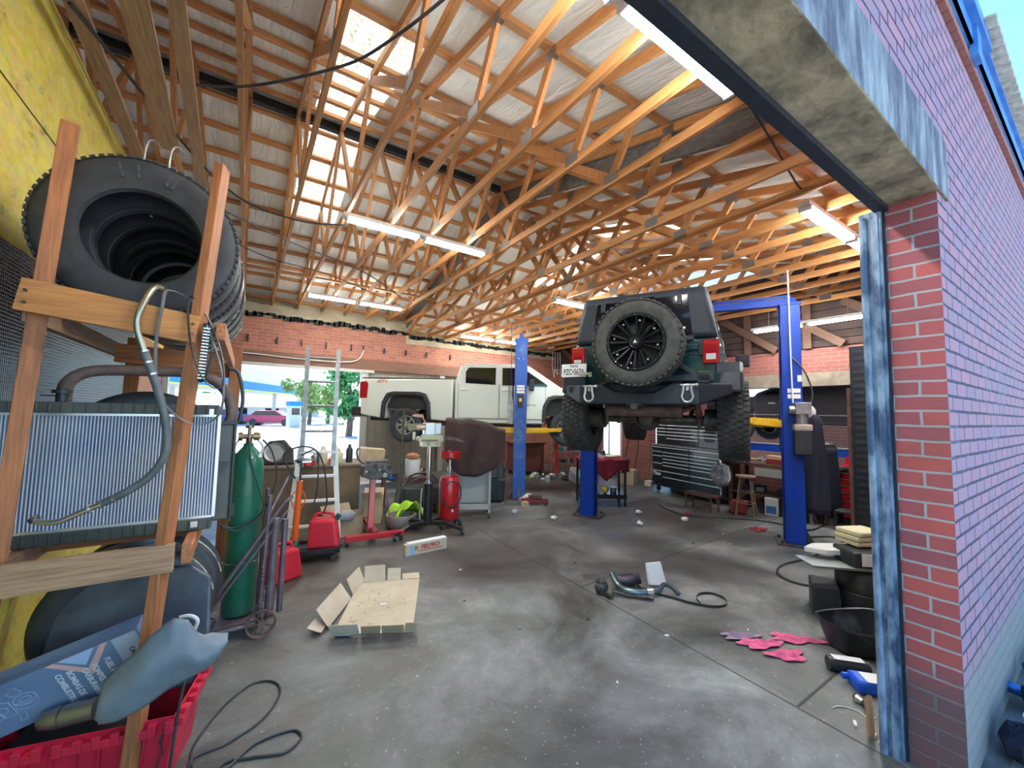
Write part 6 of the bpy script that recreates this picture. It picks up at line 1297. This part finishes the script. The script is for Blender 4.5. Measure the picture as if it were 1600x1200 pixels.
# black oval drain pan
t = T('drain_pan', 'large dented black plastic tub on the floor left of the blue jamb', 'tub', (4.03, 1.17, 0), R(-28)); t.scale = (.74, .74, .95)
mb = MB(); n = 40
def rg_(a, b_, z, sq=.0): return [mb._v((a * math.copysign(abs(math.cos(2 * PI * i / n)) ** .75, math.cos(2 * PI * i / n)), b_ * math.copysign(abs(math.sin(2 * PI * i / n)) ** .75, math.sin(2 * PI * i / n)), z + .012 * math.sin(4 * PI * i / n + 1) * (z > .1))) for i in range(n)]
mb.skin([rg_(.26, .17, 0), rg_(.33, .21, .03), rg_(.38, .25, .14), rg_(.40, .27, .22), rg_(.42, .29, .225), rg_(.42, .29, .21), rg_(.395, .265, .205), rg_(.36, .235, .12), rg_(.31, .19, .045), rg_(.2, .12, .04)]); mb.build('tub', mat('scuffed_black_tub', (.012, .016, .022), .35, c2=(.06, .075, .095), ns=3.5, lo=.55, hi=.7), t)
t = T('oil_jug', 'dirty cream plastic jug with a blue cap between the tub and the jamb', 'jug', (3.72, .93, 0), R(60)); t.scale = (.7, .7, .8); MB().bb((-.13, -.06, 0), (.10, .06, .10)).build('body', CREAM, t, smooth=0, bevel=.02); MB().cyl((-.13, 0, .06), (-.19, 0, .07), .035, n=16).build('cap', BLUEP, t)
t = T('oil_jug', 'bright blue plastic oil jug lying on its side by the jamb', 'jug', (3.50, .95, 0), R(-48)); t.scale = (.85, .85, .95); MB().bb((-.17, -.09, 0), (.17, .09, .085)).build('body', BLUEP, t, smooth=0, bevel=.025); MB().bb((-.10, -.075, .0852), (.15, .06, .0872)).build('paper_label', PAPER, t, smooth=0); MB().cyl((-.17, .05, .05), (-.21, .05, .05), .022, n=12).build('cap', BLUEP, t)
t = T('black_bottle', 'black bottle with a pale label lying behind the blue jug', 'bottle', (3.58, 1.13, 0), R(-48)); MB().cyl((-.12, 0, .045), (.12, 0, .045), .045, n=18).build('body', BLACK, t); MB().bb((-.09, -.03, .088), (.09, .03, .092)).build('label', PAPER, t, smooth=0)
t = T('crushed_can', 'crushed dark drink can on the floor near the blue jug', 'can', (3.25, .96, .022), rot=(0, PI / 2, 1.1)); MB().lathe([(.001, -.05), (.02, -.05), (.025, -.03), (.014, 0), (.026, .03), (.02, .045), (.001, .045)], n=14).build('can', BLACK_M, t); MB().lathe([(.0145, -.005), (.022, .018), (.0275, .03), (.0145, .0)], n=14).build('silver_patch', ALU, t)
# stick by the jamb
tag(MB().tube(smoothpath([(3.05, .88, .01), (3.06, .90, .10), (3.05, .93, .22), (3.07, .95, .26)]), [.012] * 6 * 3 + [.008], 6).build('wood_scrap', W_GRY[2]), 'splintered wood scrap standing against the foot of the blue jamb', 'scrap') if False else None
mb = MB(); mb.prism([(0, 0), (.035, .01), (.03, .12), (.045, .24), (.01, .30), (.0, .14)], -.008, .008, fr=lambda x, y, z: (2.965 + x * .6, .835 + x * .8 + z, y * .75 + .002)); tag(mb.build('wood_scrap', W_GRY[2], smooth=0), 'splintered wood scrap standing against the foot of the blue jamb', 'scrap')
tag(MB().tube(smoothpath([(3.06, 1.05, .004), (3.12, 1.03, .004), (3.16, .96, .004), (3.14, .90, .004), (3.18, .88, .004)]), .003, 5).build('string_scrap', WHITE_M), 'thin white string scrap on the floor left of the jamb', 'string')
for k, (x, y, a) in enumerate([(3.02, .93, .4), (3.0, .84, .1), (2.98, .80, -.2)]): tag(MB().box((x, y, .006), (.045, .016, .01), rot=(0, 0, a)).build('cigarette_butt', PAPER, smooth=0), 'white butt on the floor by the jamb foot, %s' % ['farthest', 'middle one', 'nearest'][k], 'butt')
# pink rags
def rag(cx_, cy_, a, b_, rz, m, lb, seed):
    random.seed(seed); ph = [random.uniform(0, 6) for _ in range(6)]
    def f(u, v):
        r = math.sqrt(max(.0, v)); th = u * 2 * PI; e = 1 + .22 * math.sin(3 * th + ph[0]) + .14 * math.sin(5 * th + ph[1])
        x, y = a * r * e * math.cos(th), b_ * r * e * math.sin(th)
        z = .006 + (.035 * (1 - r ** 2) * abs(math.sin(9 * x / a * .5 + ph[2]) * math.cos(7 * y / b_ * .5 + ph[3])) + .010 * abs(math.sin(22 * x + ph[4])))
        c, s = math.cos(rz), math.sin(rz); return (cx_ + x * c - y * s, cy_ + x * s + y * c, z)
    mb = MB(); mb.grid(f, 44, 10); bmesh.ops.remove_doubles(mb.bm, verts=mb.bm.verts[:], dist=.0005); return tag(mb.build('shop_towel', m, smooth=50), lb, 'towel', 'shop towels on the floor')
rag(3.40, 1.62, .17, .06, -.55, PINK, 'long crumpled pink shop towel in the middle of the rags', 1); rag(3.42, 1.44, .13, .07, -.5, PINK, 'pink shop towel nearest the camera', 2); rag(3.72, 1.50, .19, .06, -.75, PINK, 'pink shop towel nearest the black tub', 3); rag(3.38, 1.76, .15, .05, -.55, PURP, 'greyish purple shop towel beside the pink rags', 4)
rag(6.75, 3.20, .14, .10, .2, RED_CLOTH, 'small dark red rag on the floor left of the right lift post', 5); rag(6.55, 4.30, .12, .05, .2, RED_CLOTH, 'tiny red rag by the hose before the step bench', 6)
# exhaust / EGR parts with belt
t = T('thermostat_housing', 'dirty round metal housing standing on the floor, left of the parts pile', 'engine part', (2.99, 2.88, 0), 0)
MB().lathe([(.001, .0), (.05, .0), (.055, .03), (.065, .05), (.065, .09), (.05, .11), (.055, .13), (.001, .13)], n=20).build('body', GREASE, t); MB().cyl((0, -.03, .02), (.0, -.14, .03), .022, n=12).build('outlet', GREASE, t)
for k in range(5): MB().box((.05 * math.cos(k * 1.25), .05 * math.sin(k * 1.25), .14), (.015, .01, .03)).build('tab', ALU_D, t, smooth=0)
t = T('coolant_pipe', 'curved blue-grey metal cooler pipe lying in the parts pile', 'pipe', (0, 0, 0))
MB().tube(smoothpath([(3.20, 2.92, .13), (3.15, 2.84, .10), (3.13, 2.74, .07), (3.20, 2.64, .06), (3.30, 2.58, .06)]), .035, 16).build('elbow', mat('dirty_steel_blue', (.14, .19, .20), .3, .8), t)
MB().cyl((3.29, 2.585, .06), (3.34, 2.56, .06), .042, n=18).build('clamp', ALU, t); MB().tube(smoothpath([(3.05, 2.80, .04), (3.15, 2.68, .03), (3.26, 2.55, .035), (3.29, 2.50, .03)]), .018, 10).build('bracket_rail', GREASE, t)
MB().tube(smoothpath([(3.34, 2.56, .05), (3.44, 2.55, .06), (3.52, 2.56, .09), (3.56, 2.50, .08), (3.56, 2.42, .04)]), .022, 12).build('rubber_hose', mat('blue_grey_rubber', (.035, .055, .075), .5), t)
t = T('alternator', 'dark ribbed alternator lying behind the curved pipe', 'engine part', (3.34, 2.86, .065), rot=(0, PI / 2 - .2, R(-38)))
MB().lathe([(.001, -.12), (.05, -.12), (.065, -.09), (.065, .05), (.05, .07), (.05, .13), (.035, .135), (.03, .11), (.001, .11)], n=26).build('body', mat('dark_purple_grey_metal', (.07, .055, .07), .4, .6), t)
for k in range(4): MB().lathe([(.051, .075 + k * .013), (.054, .08 + k * .013), (.051, .085 + k * .013)], n=20, closed=True).build('pulley_rib', BLACK, t)
t = T('paper_filter', 'white folded paper bundle leaning on the parts pile', 'paper', (3.63, 2.72, .0), R(-20), rot=(-.35, .1, R(-20)))
MB().hexa([(-.09, -.03, 0), (.10, -.03, .0), (.10, .03, 0), (-.09, .03, 0), (-.10, -.02, .21), (.06, -.02, .23), (.06, .03, .23), (-.10, .03, .21)]).build('bundle', TISSUE, t, smooth=0, bevel=.01)
P = smoothpath([(3.44, 2.84, .02), (3.40, 2.70, .012), (3.44, 2.58, .012), (3.50, 2.44, .012), (3.56, 2.28, .012), (3.66, 2.15, .012), (3.80, 2.10, .012), (3.92, 2.18, .012), (3.92, 2.30, .012), (3.82, 2.36, .012), (3.70, 2.33, .012), (3.62, 2.24, .012)], 6); mb = MB()
mb.skin([[mb._v(p + Vector((a * .003, b_ * .003, c * .012))) for a, b_, c in ((-1, -1, -.8), (1, 1, -.8), (1, 1, 1), (-1, -1, 1))] for p in P]); tag(mb.build('serpentine_belt', BLACK, smooth=60), 'black ribbed serpentine belt looping out from the parts pile', 'belt')
# flattened cardboard box
t = T('flattened_box', 'flattened pale cardboard box lying on the floor in the middle foreground', 'box', (0, 0, 0))
a0, a1, a2, a3 = Vector((.66, 3.34, .012)), Vector((1.17, 3.06, .012)), Vector((1.60, 4.20, .012)), Vector((1.12, 4.38, .012))
mb = MB()
F = [Vector((.655, 3.44, .012)), Vector((1.19, 3.16, .012)), Vector((1.60, 4.10, .012)), Vector((1.06, 4.30, .012)), Vector((.93, 4.05, .012))]
mb.prism([(p.x, p.y) for p in F], .004, .010); mb.build('base_sheet', CARD_L, t, smooth=0)
def flap(p, q, d, w=.004, m=CARD_L, nm='flap'):
    p, q, d = Vector(p), Vector(q), Vector(d); nrm_ = (q - p).cross(d).normalized() * w
    MB().hexa([p, q, q + nrm_, p + nrm_, p + d, q + d, q + d + nrm_, p + d + nrm_]).build(nm, m, t, smooth=0)
flap((.64, 3.42, .012), (.83, 3.33, .012), (-.035, -.055, .11)); flap((.84, 3.33, .012), (.97, 3.265, .012), (-.02, -.06, .09), m=CARD); flap((.98, 3.26, .012), (1.13, 3.185, .012), (-.02, -.05, .085), m=CARD); flap((1.13, 3.185, .012), (1.21, 3.14, .012), (-.0, -.03, .085), m=CARD)
flap((.64, 3.55, .012), (.90, 3.98, .012), (-.09, .05, .14)); flap((.58, 3.50, .012), (.66, 3.64, .012), (-.10, .02, .05)); flap((.93, 4.06, .012), (1.10, 4.32, .012), (-.05, .05, .13))
flap((1.09, 4.28, .012), (1.28, 4.22, .012), (.01, .05, .14)); flap((1.30, 4.21, .012), (1.42, 4.16, .012), (.015, .05, .10)); flap((1.44, 4.16, .012), (1.60, 4.10, .012), (.03, .10, .015))
mb = MB(); mb.prism([(.66, 3.40), (.76, 3.35), (.79, 3.40), (.68, 3.46)], .012, .013); mb.prism([(1.1, 3.72), (1.15, 3.71), (1.15, 3.74), (1.1, 3.75)], .0102, .0115); mb.build('white_label', PAPER, t, smooth=0)
random.seed(8); mb = MB()
for k in range(22):
    u, v = random.random(), random.random(); p = F[0].lerp(F[1], .15 + .7 * u).lerp(F[4].lerp(F[2], .1 + .8 * u), v); mb.box((p.x, p.y, .0105), (random.uniform(.01, .05), .006, .001), rot=(0, 0, random.uniform(0, 3)))
tag(mb.build('dirt_marks', mat('cardboard_smudge', (.22, .13, .09), .9), t, smooth=0), kind='stuff')
# gasket box
t = T('gasket_box', 'long narrow cardboard gasket box with red lettering standing on edge', 'box', (1.955, 4.84, 0), R(4))
GB = mat('gasket_box_card', (.60, .52, .38), .6)
MB().bb((-.275, -.03, 0), (.275, .05, .13)).build('carton', GB, t, smooth=0, bevel=.002); MB().bb((-.24, -.03, .13), (.275, .055, .142)).build('white_top', PAPER, t, smooth=0)
text('FELPRO', .066, RTXT, t, frame((.045, -.0315, .080), (1, 0, 0), (0, 0, 1)), sx=1.1, shear=.25, bold=.0025)
MB().bb((-.115, -.0318, .035), (.21, -.0305, .044)).build('red_line', RTXT, t, smooth=0); MB().bb((-.215, -.0318, .01), (-.175, -.0305, .115)).build('blue_sticker', mat('sky_blue_sticker', (.2, .5, .8), .5), t, smooth=0)
mb = MB(); mb.prism([(-.14, .058), (-.125, .058), (-.115, .10), (-.13, .10)], -.0318, -.0305, fr=lambda x, y, z: (x, z, y)); mb.prism([(-.162, .05), (-.148, .05), (-.138, .105), (-.152, .105)], -.0318, -.0305, fr=lambda x, y, z: (x, z, y)); mb.build('logo_bars', RTXT, t, smooth=0)
# floor litter
random.seed(14)
for k, (x, y) in enumerate([(4.32, 5.23), (5.89, 4.79), (5.3, 4.3), (6.2, 4.1), (4.0, 5.9)]):
    mb = MB(); mb.sph((0, 0, .02), .05, 8, sc=(1.3, 1, .6))
    for v in mb.bm.verts: v.co += Vector((random.uniform(-.02, .02), random.uniform(-.02, .02), random.uniform(0, .012)))
    o = mb.build('paper_scrap', TISSUE, smooth=0); o.location = (x, y, 0.01); tag(o, 'white paper scrap on the open floor, %s' % ['left of the left blue post', 'before the red draped cart', 'in the empty middle bay', 'near the floor hose', 'near the worn blue post'][k], 'scrap', 'floor litter')
for k in range(60):
    x, y = random.uniform(.4, 7), random.uniform(1.0, 7); s = random.uniform(.006, .018)
    if 0.5 < x < 1.7 and 3 < y < 4.5: continue
    o = MB().box((0, 0, .004), (s * 2, s, .006)).build('debris_chip', random.choice([PAPER, ALU_D, BLACK, CARD]), smooth=0); o.location = (x, y, 0); o.rotation_euler = (0, 0, random.uniform(0, 3)); tag(o, 'tiny chip of debris scattered on the open concrete floor', 'debris', 'debris chips on the floor')
fl_cable([(6.78, 5.03), (6.6, 4.7), (6.55, 4.3), (6.9, 3.9), (7.3, 3.5), (7.4, 3.1), (7.2, 2.9), (7.5, 2.75), (8.2, 2.8)], .012, 'dark hose running along the floor before the step bench', cat='hose', name='floor_hose')
fl_cable([(6.45, 2.40), (6.3, 2.25), (5.9, 2.25), (5.4, 2.30), (5.05, 2.20), (4.95, 1.98), (5.1, 1.78), (5.45, 1.66), (5.9, 1.55)], .012, 'black cable curving on the floor from the right lift post', cat='cable', name='floor_cable')
fl_cable([(7.0, 2.6), (7.3, 2.45), (7.2, 2.25), (6.9, 2.30)], .012, 'short dark cable curl behind the right lift post', name='floor_cable')
t = T('floor_jack', 'dark red floor jack frame on the floor right of the worn blue post', 'floor jack', (4.72, 6.28, 0), R(-35))
MB().bb((-.28, -.10, .03), (.25, -.06, .09)).bb((-.28, .06, .03), (.25, .10, .09)).bb((-.28, -.1, .05), (-.1, .1, .11)).build('frame', RED_D, t, smooth=0, bevel=.005)
MB().box((.0, .0, .14), (.26, .09, .06)).build('lift_arm', BENCHW, t, smooth=0)
for x in (-.22, .2): MB().cyl((x, -.12, .03), (x, .12, .03), .03, n=12).build('roller', BLACK, t)
tag(MB().box((4.44, 6.22, .045), (.11, .10, .09)).build('wood_block', mat('raw_pine_block', (.55, .42, .26), .8), smooth=0), 'small pale wood block left of the dark red floor jack', 'block')
t = T('crumpled_bag', 'white plastic bags beside the foot of the worn lift post', 'bag', (4.72, 6.50, .02)); MB().sph((0, 0, .07), .11, 10, sc=(1, .8, .7)).build('bag', TISSUE, t, smooth=0); MB().sph((-.16, -.05, .05), .08, 10, sc=(1, .8, .7)).build('second_lobe', TISSUE, t, smooth=0)
# red draped cart
t = T('utility_cart', 'black utility cart draped with a maroon cloth behind the left lift post', 'cart', (5.90, 5.72, 0), R(-33))
for x in (-.42, .42):
    for y in (-.22, .22): MB().bb((x - .02, y - .02, .10), (x + .02, y + .02, .86)).build('leg', BLACK_M, t, smooth=0); MB().cyl((x - .015, y, .05), (x + .015, y, .05), .05, n=14).build('caster', BLACK, t)
MB().bb((-.45, -.25, .14), (.45, .25, .22)).build('lower_tray', BLACK_M, t, smooth=0); MB().bb((-.45, -.25, .82), (.45, .25, .87)).build('top_tray', BLACK_M, t, smooth=0)
mb = MB(); mb.grid(lambda u, v: (-.48 + .96 * u, -.28 - .012 * math.sin(u * 18), .885 - v * (.20 + .22 * max(0, 1 - abs(u - .55) * 4))), 30, 8); mb.grid(lambda u, v: (-.48 + .96 * u, -.28 + .56 * v, .885), 6, 4); mb.grid(lambda u, v: (.48 + .01 * math.sin(v * 9), -.28 + .56 * u, .885 - v * (.22 + .12 * u)), 12, 6)
mb.build('maroon_cloth', RED_CLOTH, t, smooth=60, solid=.006)
random.seed(4)
def cart_item(x, y, z, fn, nm, m, lb, cat):
    M = Matrix.Translation((5.90, 5.72, 0)) @ Matrix.Rotation(R(-33), 4, 'Z'); mb = MB(); fn(mb); o = mb.build(nm, m, smooth=35, bevel=0); o.location = M @ Vector((x, y, z)); o.rotation_euler = (0, 0, R(-33)); tag(o, lb, cat); return o
cart_item(-.25, 0, .89, lambda b: b.box((0, 0, .06), (.26, .16, .12), rot=(0, -.3, 0)), 'red_box', RED, 'red and white part box tilted on the maroon covered cart', 'box')
cart_item(-.05, -.05, .89, lambda b: b.box((0, 0, .04), (.2, .12, .08), rot=(0, .4, .3)), 'white_box', WHITE_M, 'white part box in the middle of the maroon covered cart', 'box')
cart_item(.22, -.02, .89, lambda b: b.sph((0, 0, .03), .1, 10, sc=(1.6, .7, .35)), 'tan_glove', CREAM, 'tan work gloves at the right end of the maroon covered cart', 'gloves')
cart_item(.05, .05, .89, lambda b: b.lathe([(.001, 0), (.05, 0), (.05, .12), (.02, .15), (.001, .15)], n=14), 'dark_bottle', BLACK, 'dark bottle on the maroon covered cart', 'bottle')
cart_item(-.08, -.1, .22, lambda b: b.lathe([(.001, 0), (.04, 0), (.045, .1), (.02, .16), (.015, .2), (.001, .2)], n=14), 'cream_bottle', CREAM, 'cream bottle on the lower tray of the cart', 'bottle')
cart_item(.06, -.12, .22, lambda b: b.sph((0, 0, .07), .07, 14), 'yellow_ball', YEL, 'round yellow container on the lower tray of the cart', 'container')
cart_item(-.25, -.1, .22, lambda b: b.box((0, 0, .05), (.14, .1, .1)), 'red_tin', RED, 'red tin at the left of the lower cart tray', 'tin')
cart_item(.25, .0, .22, lambda b: b.lathe([(.001, 0), (.06, 0), (.07, .1), (.001, .1)], n=14), 'grey_tin', ALU_D, 'grey tin at the right of the lower cart tray', 'tin')
# far corner clutter
t = toolchest('tool_chest', 'small red tool chest far behind the black storage case', (4.75, 9.2, 0), R(-35), .6, .4, 1.05, [(.56, [.12, .12, .14, .16, .2])], RED, z0=.14, trim=ALU)
t = T('yellow_jug', 'yellow jug on a stand left of the worn blue lift post', 'jug', (5.0, 8.4, .95)); MB().lathe([(.001, 0), (.1, 0), (.11, .05), (.09, .2), (.03, .27), (.001, .27)], n=18).build('jug', YEL, t); MB().bb((-.15, -.15, -.95), (.15, .15, 0)).build('stand', ALU_D, t, smooth=0)
t = T('wooden_cabinet', 'reddish brown low cabinet against the back wall under the pickup nose', 'cabinet', (6.85, 9.55, 0), R(-10)); MB().bb((-.5, -.3, .1), (.4, .3, .85)).build('body', mat('red_brown_board', (.22, .07, .05), .7), t, smooth=0); MB().bb((-.55, -.34, .85), (.45, .34, .9)).build('top', W_DARK[0], t, smooth=0)
MB().bb((-.45, -.25, 0), (.35, .25, .1)).build('plinth', BLACK, t, smooth=0)
tag(MB().beam((7.15, 8.6, .02), (7.32, 8.75, 1.35), .09, .07).build('red_post', RED, smooth=0), 'red steel bar leaning in the far corner', 'bar')
t = T('wire_shelf', 'grey wire shelf rack with parts in the far right corner', 'shelf', (7.85, 8.95, 0), R(-50))
for x in (-.4, .4):
    for y in (-.2, .2): MB().bb((x - .012, y - .012, 0), (x + .012, y + .012, 1.25)).build('upright', ALU, t, smooth=0)
for z in (.3, .65, 1.0, 1.22): MB().bb((-.41, -.21, z), (.41, .21, z + .02)).build('shelf_board', ALU_D, t, smooth=0)
random.seed(41)
mm = [WHITE_M, PAPER, RED, ALU, BLACK, BLUE, mat('teal_plastic', (.02, .3, .3), .5), CREAM]
M = Matrix.Translation((7.85, 8.95, 0)) @ Matrix.Rotation(R(-50), 4, 'Z')
for z in (.32, .67, 1.02, 1.24):
    for k in range(6):
        p = M @ Vector((random.uniform(-.35, .35), random.uniform(-.12, .05), z)); h = random.uniform(.08, .2); o = MB().box((0, 0, h / 2), (random.uniform(.06, .14), .1, h)).build('shelf_item', random.choice(mm), smooth=0, bevel=.006); o.location = p; tag(o, 'small box or tin on the grey wire shelf rack', 'item', 'items on the wire shelf')
bits(26, 6.2, 7.5, 8.0, 9.0, .0, .06, .17, 'scrap part in the sunlit heap on the far floor', 'scrap heap in the far corner', ('box', 'cyl', 'sph', 'rod'), [WHITE_M, PAPER, ALU, BLACK, GREASE, CREAM, HIVIS, ALU_D], nm='scrap_part', cat='scrap')
bits(10, 5.6, 6.8, 9.4, 10.3, .0, .12, .28, 'dark part heaped at the foot of the back wall under the pickup', 'dark parts by the back wall', ('box', 'cyl', 'sph'), [GREASE, BLACK, ALU_D, RED_D], nm='dark_part', cat='part')
bits(14, 2.8, 4.2, 9.9, 10.7, .0, .10, .2, 'blue or dark jug lying along the grey board under the pickup', 'jugs along the grey board', ('cyl', 'sph'), [BLUEP, BLACK, NAVY, ALU_D, WHITE_M], nm='floor_jug', cat='jug')
t = T('white_basin', 'white plastic tub tipped in the sunlit scrap heap', 'tub', (7.05, 7.75, .0), rot=(.5, 0, .3)); MB().lathe([(.001, .05), (.18, .06), (.26, .30), (.24, .30), (.17, .09), (.001, .08)], n=24).build('tub', WHITE_M, t)
t = T('hand_truck', 'slim black hand truck leaning on the brick pier', 'hand truck', (8.75, 7.4, 0), R(-90))
for x in (-.18, .18): MB().tube(smoothpath([(x, -.1, .1), (x, .1, .9), (x * .6, .15, 1.25)]), .014, 8).build('rail', BLACK, t)
MB().bb((-.2, -.25, .02), (.2, -.08, .04)).build('toe_plate', BLACK, t, smooth=0); MB().cyl((-.22, -.02, .1), (.22, -.02, .1), .1, n=16).build('wheels', BLACK, t)
carton((8.2, 7.0, 0), R(-70), (.40, .30, .36), 'tan carton standing by the brick pier behind the draped cart', flaps=False)
carton((8.45, 6.55, 0), .3, (.22, .16, .12), 'pale little carton on the floor by the side door', flaps=False, m=CARD_L)
# outlet wires hanging near corner
for k in range(4): tag(MB().tube(smoothpath([(8.3 + k * .1, 10.2, 3.75), (8.32 + k * .12, 10.25, 3.3 - .1 * k), (8.38 + k * .12, 10.2, 2.9 + .1 * k), (8.45 + k * .1, 10.3, 3.2)]), .007, 6).build('hanging_wire', WHITE_M), 'pale wire loop hanging in the far roof corner, %s from the left' % num[k], 'wire', 'wires hanging in the far corner')
# ================================================================== OUTSIDE: cans by the front wall
random.seed(17)
CB1 = mat('blue_can_paint', (.03, .16, .42), .3, .6); CB2 = mat('pale_blue_can', (.35, .55, .70), .3, .6)
for k in range(40):
    x = random.uniform(3.35, 5.6); y = random.uniform(.02, .40); z = random.uniform(.0, .10)
    o = MB().lathe([(.001, 0), (.026, 0), (.033, .01), (.033, .105), (.027, .12), (.025, .118), (.023, .114), (.001, .114)], n=16).build('drink_can', [random.choice([CB1, CB2, ALU, NAVY, GRYCL])], smooth=35)
    o.location = (x, y, z + .03); o.rotation_euler = (random.uniform(.3, 1.6), random.uniform(-.6, .6), random.uniform(0, 6)); tag(o, 'empty drink can in the litter heap along the outside wall', 'can', 'litter cans by the outside wall')
for k, (x, y) in enumerate([(3.50, .36), (3.75, .25), (4.2, .3), (4.8, .2), (3.4, .15)]):
    mb = MB(); mb.sph((0, 0, .07), .11, 10, sc=(1.2, .8, .7))
    for v in mb.bm.verts: v.co += Vector([random.uniform(-.02, .02) for _ in range(3)])
    o = mb.build('crumpled_bag', [NAVY, CB1, GRYCL, NAVY, CARD][k], smooth=0); o.location = (x, y, 0); tag(o, 'crumpled bag in the litter heap, %s away from the doorway' % ['second', 'third', 'fourth', 'fifth', 'first'][k], 'bag', 'crumpled bags in the litter heap')
# ================================================================== OUTSIDE: fuel station seen through the back doorway
t = T('station_canopy', 'white fuel station canopy with a blue and yellow stripe outside the back doorway', 'canopy', (0, 0, 0))
A, B = Vector((-6.0, 37.0, 0)), Vector((8.0, 66.5, 0)); dr = (B - A).normalized(); nn = Vector((-dr.y, dr.x, 0))
def cp(s, off, z): p = A + dr * s + nn * off; return (p.x, p.y, z)
Lc = (B - A).length
def fas(z0, z1, off0, off1, nm, m, s0=-8): MB().hexa([cp(s0, off0, z0), cp(Lc, off0, z0), cp(Lc, off1, z0), cp(s0, off1, z0), cp(s0, off0, z1), cp(Lc, off0, z1), cp(Lc, off1, z1), cp(s0, off1, z1)]).build(nm, m, t, smooth=0)
fas(3.45, 5.8, 0, 9, 'fascia', WHITE_M); fas(3.50, 4.35, -.05, 0, 'blue_stripe', CAN_ST); fas(3.36, 3.50, -.05, 0, 'yellow_stripe', CAN_YE)
for s in (4, 14, 24):
    for o_ in (1.5, 7): p = cp(s, o_, 0); MB().bb((p[0] - .22, p[1] - .22, -.1), (p[0] + .22, p[1] + .22, 3.5)).build('column', WHITE_M, t, smooth=0)
t = T('store_building', 'low pale store with a blue-grey metal roof across the street', 'building', (3.0, 88, 0))
MB().bb((-14, 0, -.2), (9, 10, 1.9)).build('walls', STUCCO, t, smooth=0); MB().hexa([(-15, -1, 1.7), (10, -1, 1.7), (10, 11, 1.7), (-15, 11, 1.7), (-14, 3, 4.0), (9, 3, 4.0), (9, 7, 4.0), (-14, 7, 4.0)]).build('metal_roof', ROOF_BL, t, smooth=0)
for x in (-10, -5, 0, 4): MB().bb((x, -.05, .2), (x + 2.2, .02, 1.5)).build('shop_window', GLASS_D, t, smooth=0)
def car(loc, rz, m, lb):
    t = T('parked_car', lb, 'car', loc, rz); 
    mb = MB(); mb.prism([(-2.2, .3), (-2.2, .85), (-1.7, .95), (-1.2, 1.42), (.5, 1.45), (1.2, .98), (2.1, .85), (2.25, .3)], -.85, .85, fr=lambda x, y, z: (x, z, y)); mb.build('body', m, t, smooth=30, bevel=.06)
    MB().prism([(-1.55, .98), (-1.12, 1.36), (.45, 1.38), (1.05, .98)], -.86, .86, fr=lambda x, y, z: (x, z, y)).build('windows', GLASS_D, t, smooth=0)
    for x in (-1.4, 1.4): MB().cyl((x, -.87, .32), (x, .87, .32), .32, n=20).build('wheels', BLACK, t)
car((2.2, 45, 0), R(-25), CAR_MAG, 'magenta red car parked under the fuel station canopy'); car((-1.6, 50, 0), R(-25), BLUE_W, 'blue car at the left behind the green cylinder, under the canopy')
t = T('fuel_pump', 'blue and white fuel pump under the canopy', 'fuel pump', (3.6, 41, 0), .4); MB().bb((-.5, -.3, 0), (.5, .3, 1.9)).build('cabinet', STUCCO, t, smooth=0); MB().bb((-.55, -.35, 1.9), (.55, .35, 2.3)).build('blue_top', CAN_ST, t, smooth=0); MB().bb((-.35, -.32, 1.1), (.35, -.3, 1.7)).build('screen', GLASS_D, t, smooth=0)
def tree(loc, h, r, m, lb, n=900, trunk=True):
    t = T('broadleaf_tree', lb, 'tree', loc, group='trees outside the back doorway'); random.seed(int(abs(loc[0] * 7 + loc[1])))
    if trunk: MB().tube([(0, 0, -.1), (.1, 0, h * .35), (0, .1, h * .7)], [.22, .16, .06], 10).build('trunk', BARK, t)
    mb = MB()
    cl = [(random.gauss(0, .45) * r, random.gauss(0, .45) * r, h * .55 + random.uniform(-.4, .45) * h * .8) for _ in range(16)]
    for k in range(n):
        c = random.choice(cl); p = Vector(c) + Vector((random.gauss(0, .3), random.gauss(0, .3), random.gauss(0, .3))) * r * .55; s = random.uniform(.14, .34) * r / 2.2
        a, b_ = Vector([random.uniform(-1, 1) for _ in range(3)]).normalized() * s, Vector([random.uniform(-1, 1) for _ in range(3)]).normalized() * s * .6
        v = [mb._v(p - a), mb._v(p + b_), mb._v(p + a), mb._v(p - b_)]; mb._f(v, 0)
    mb.build('foliage', m, t, smooth=0)
tree((5.6, 27.5, 0), 4.6, 1.5, LEAF, 'bright green tree close outside the back doorway, left of the pickup tail', 2600)
tree((5.7, 48, 0), 4.6, 2.0, LEAF2, 'pale yellow-green tree behind the ladder outside', 1600); tree((8.0, 51, 0), 4.6, 1.9, LEAF2, 'second pale tree to the right of the pale yellow-green one', 1500)
tree((0, 110, 0), 6.5, 5, LEAF, 'dark green trees behind the store building, left', 1500); tree((10, 110, 0), 6.8, 5, LEAF, 'dark green trees behind the store building, right', 1500)
tree((14.5, 22, 0), 5, 2.2, LEAF, 'green tree outside the side window by the brick pier', 1500)
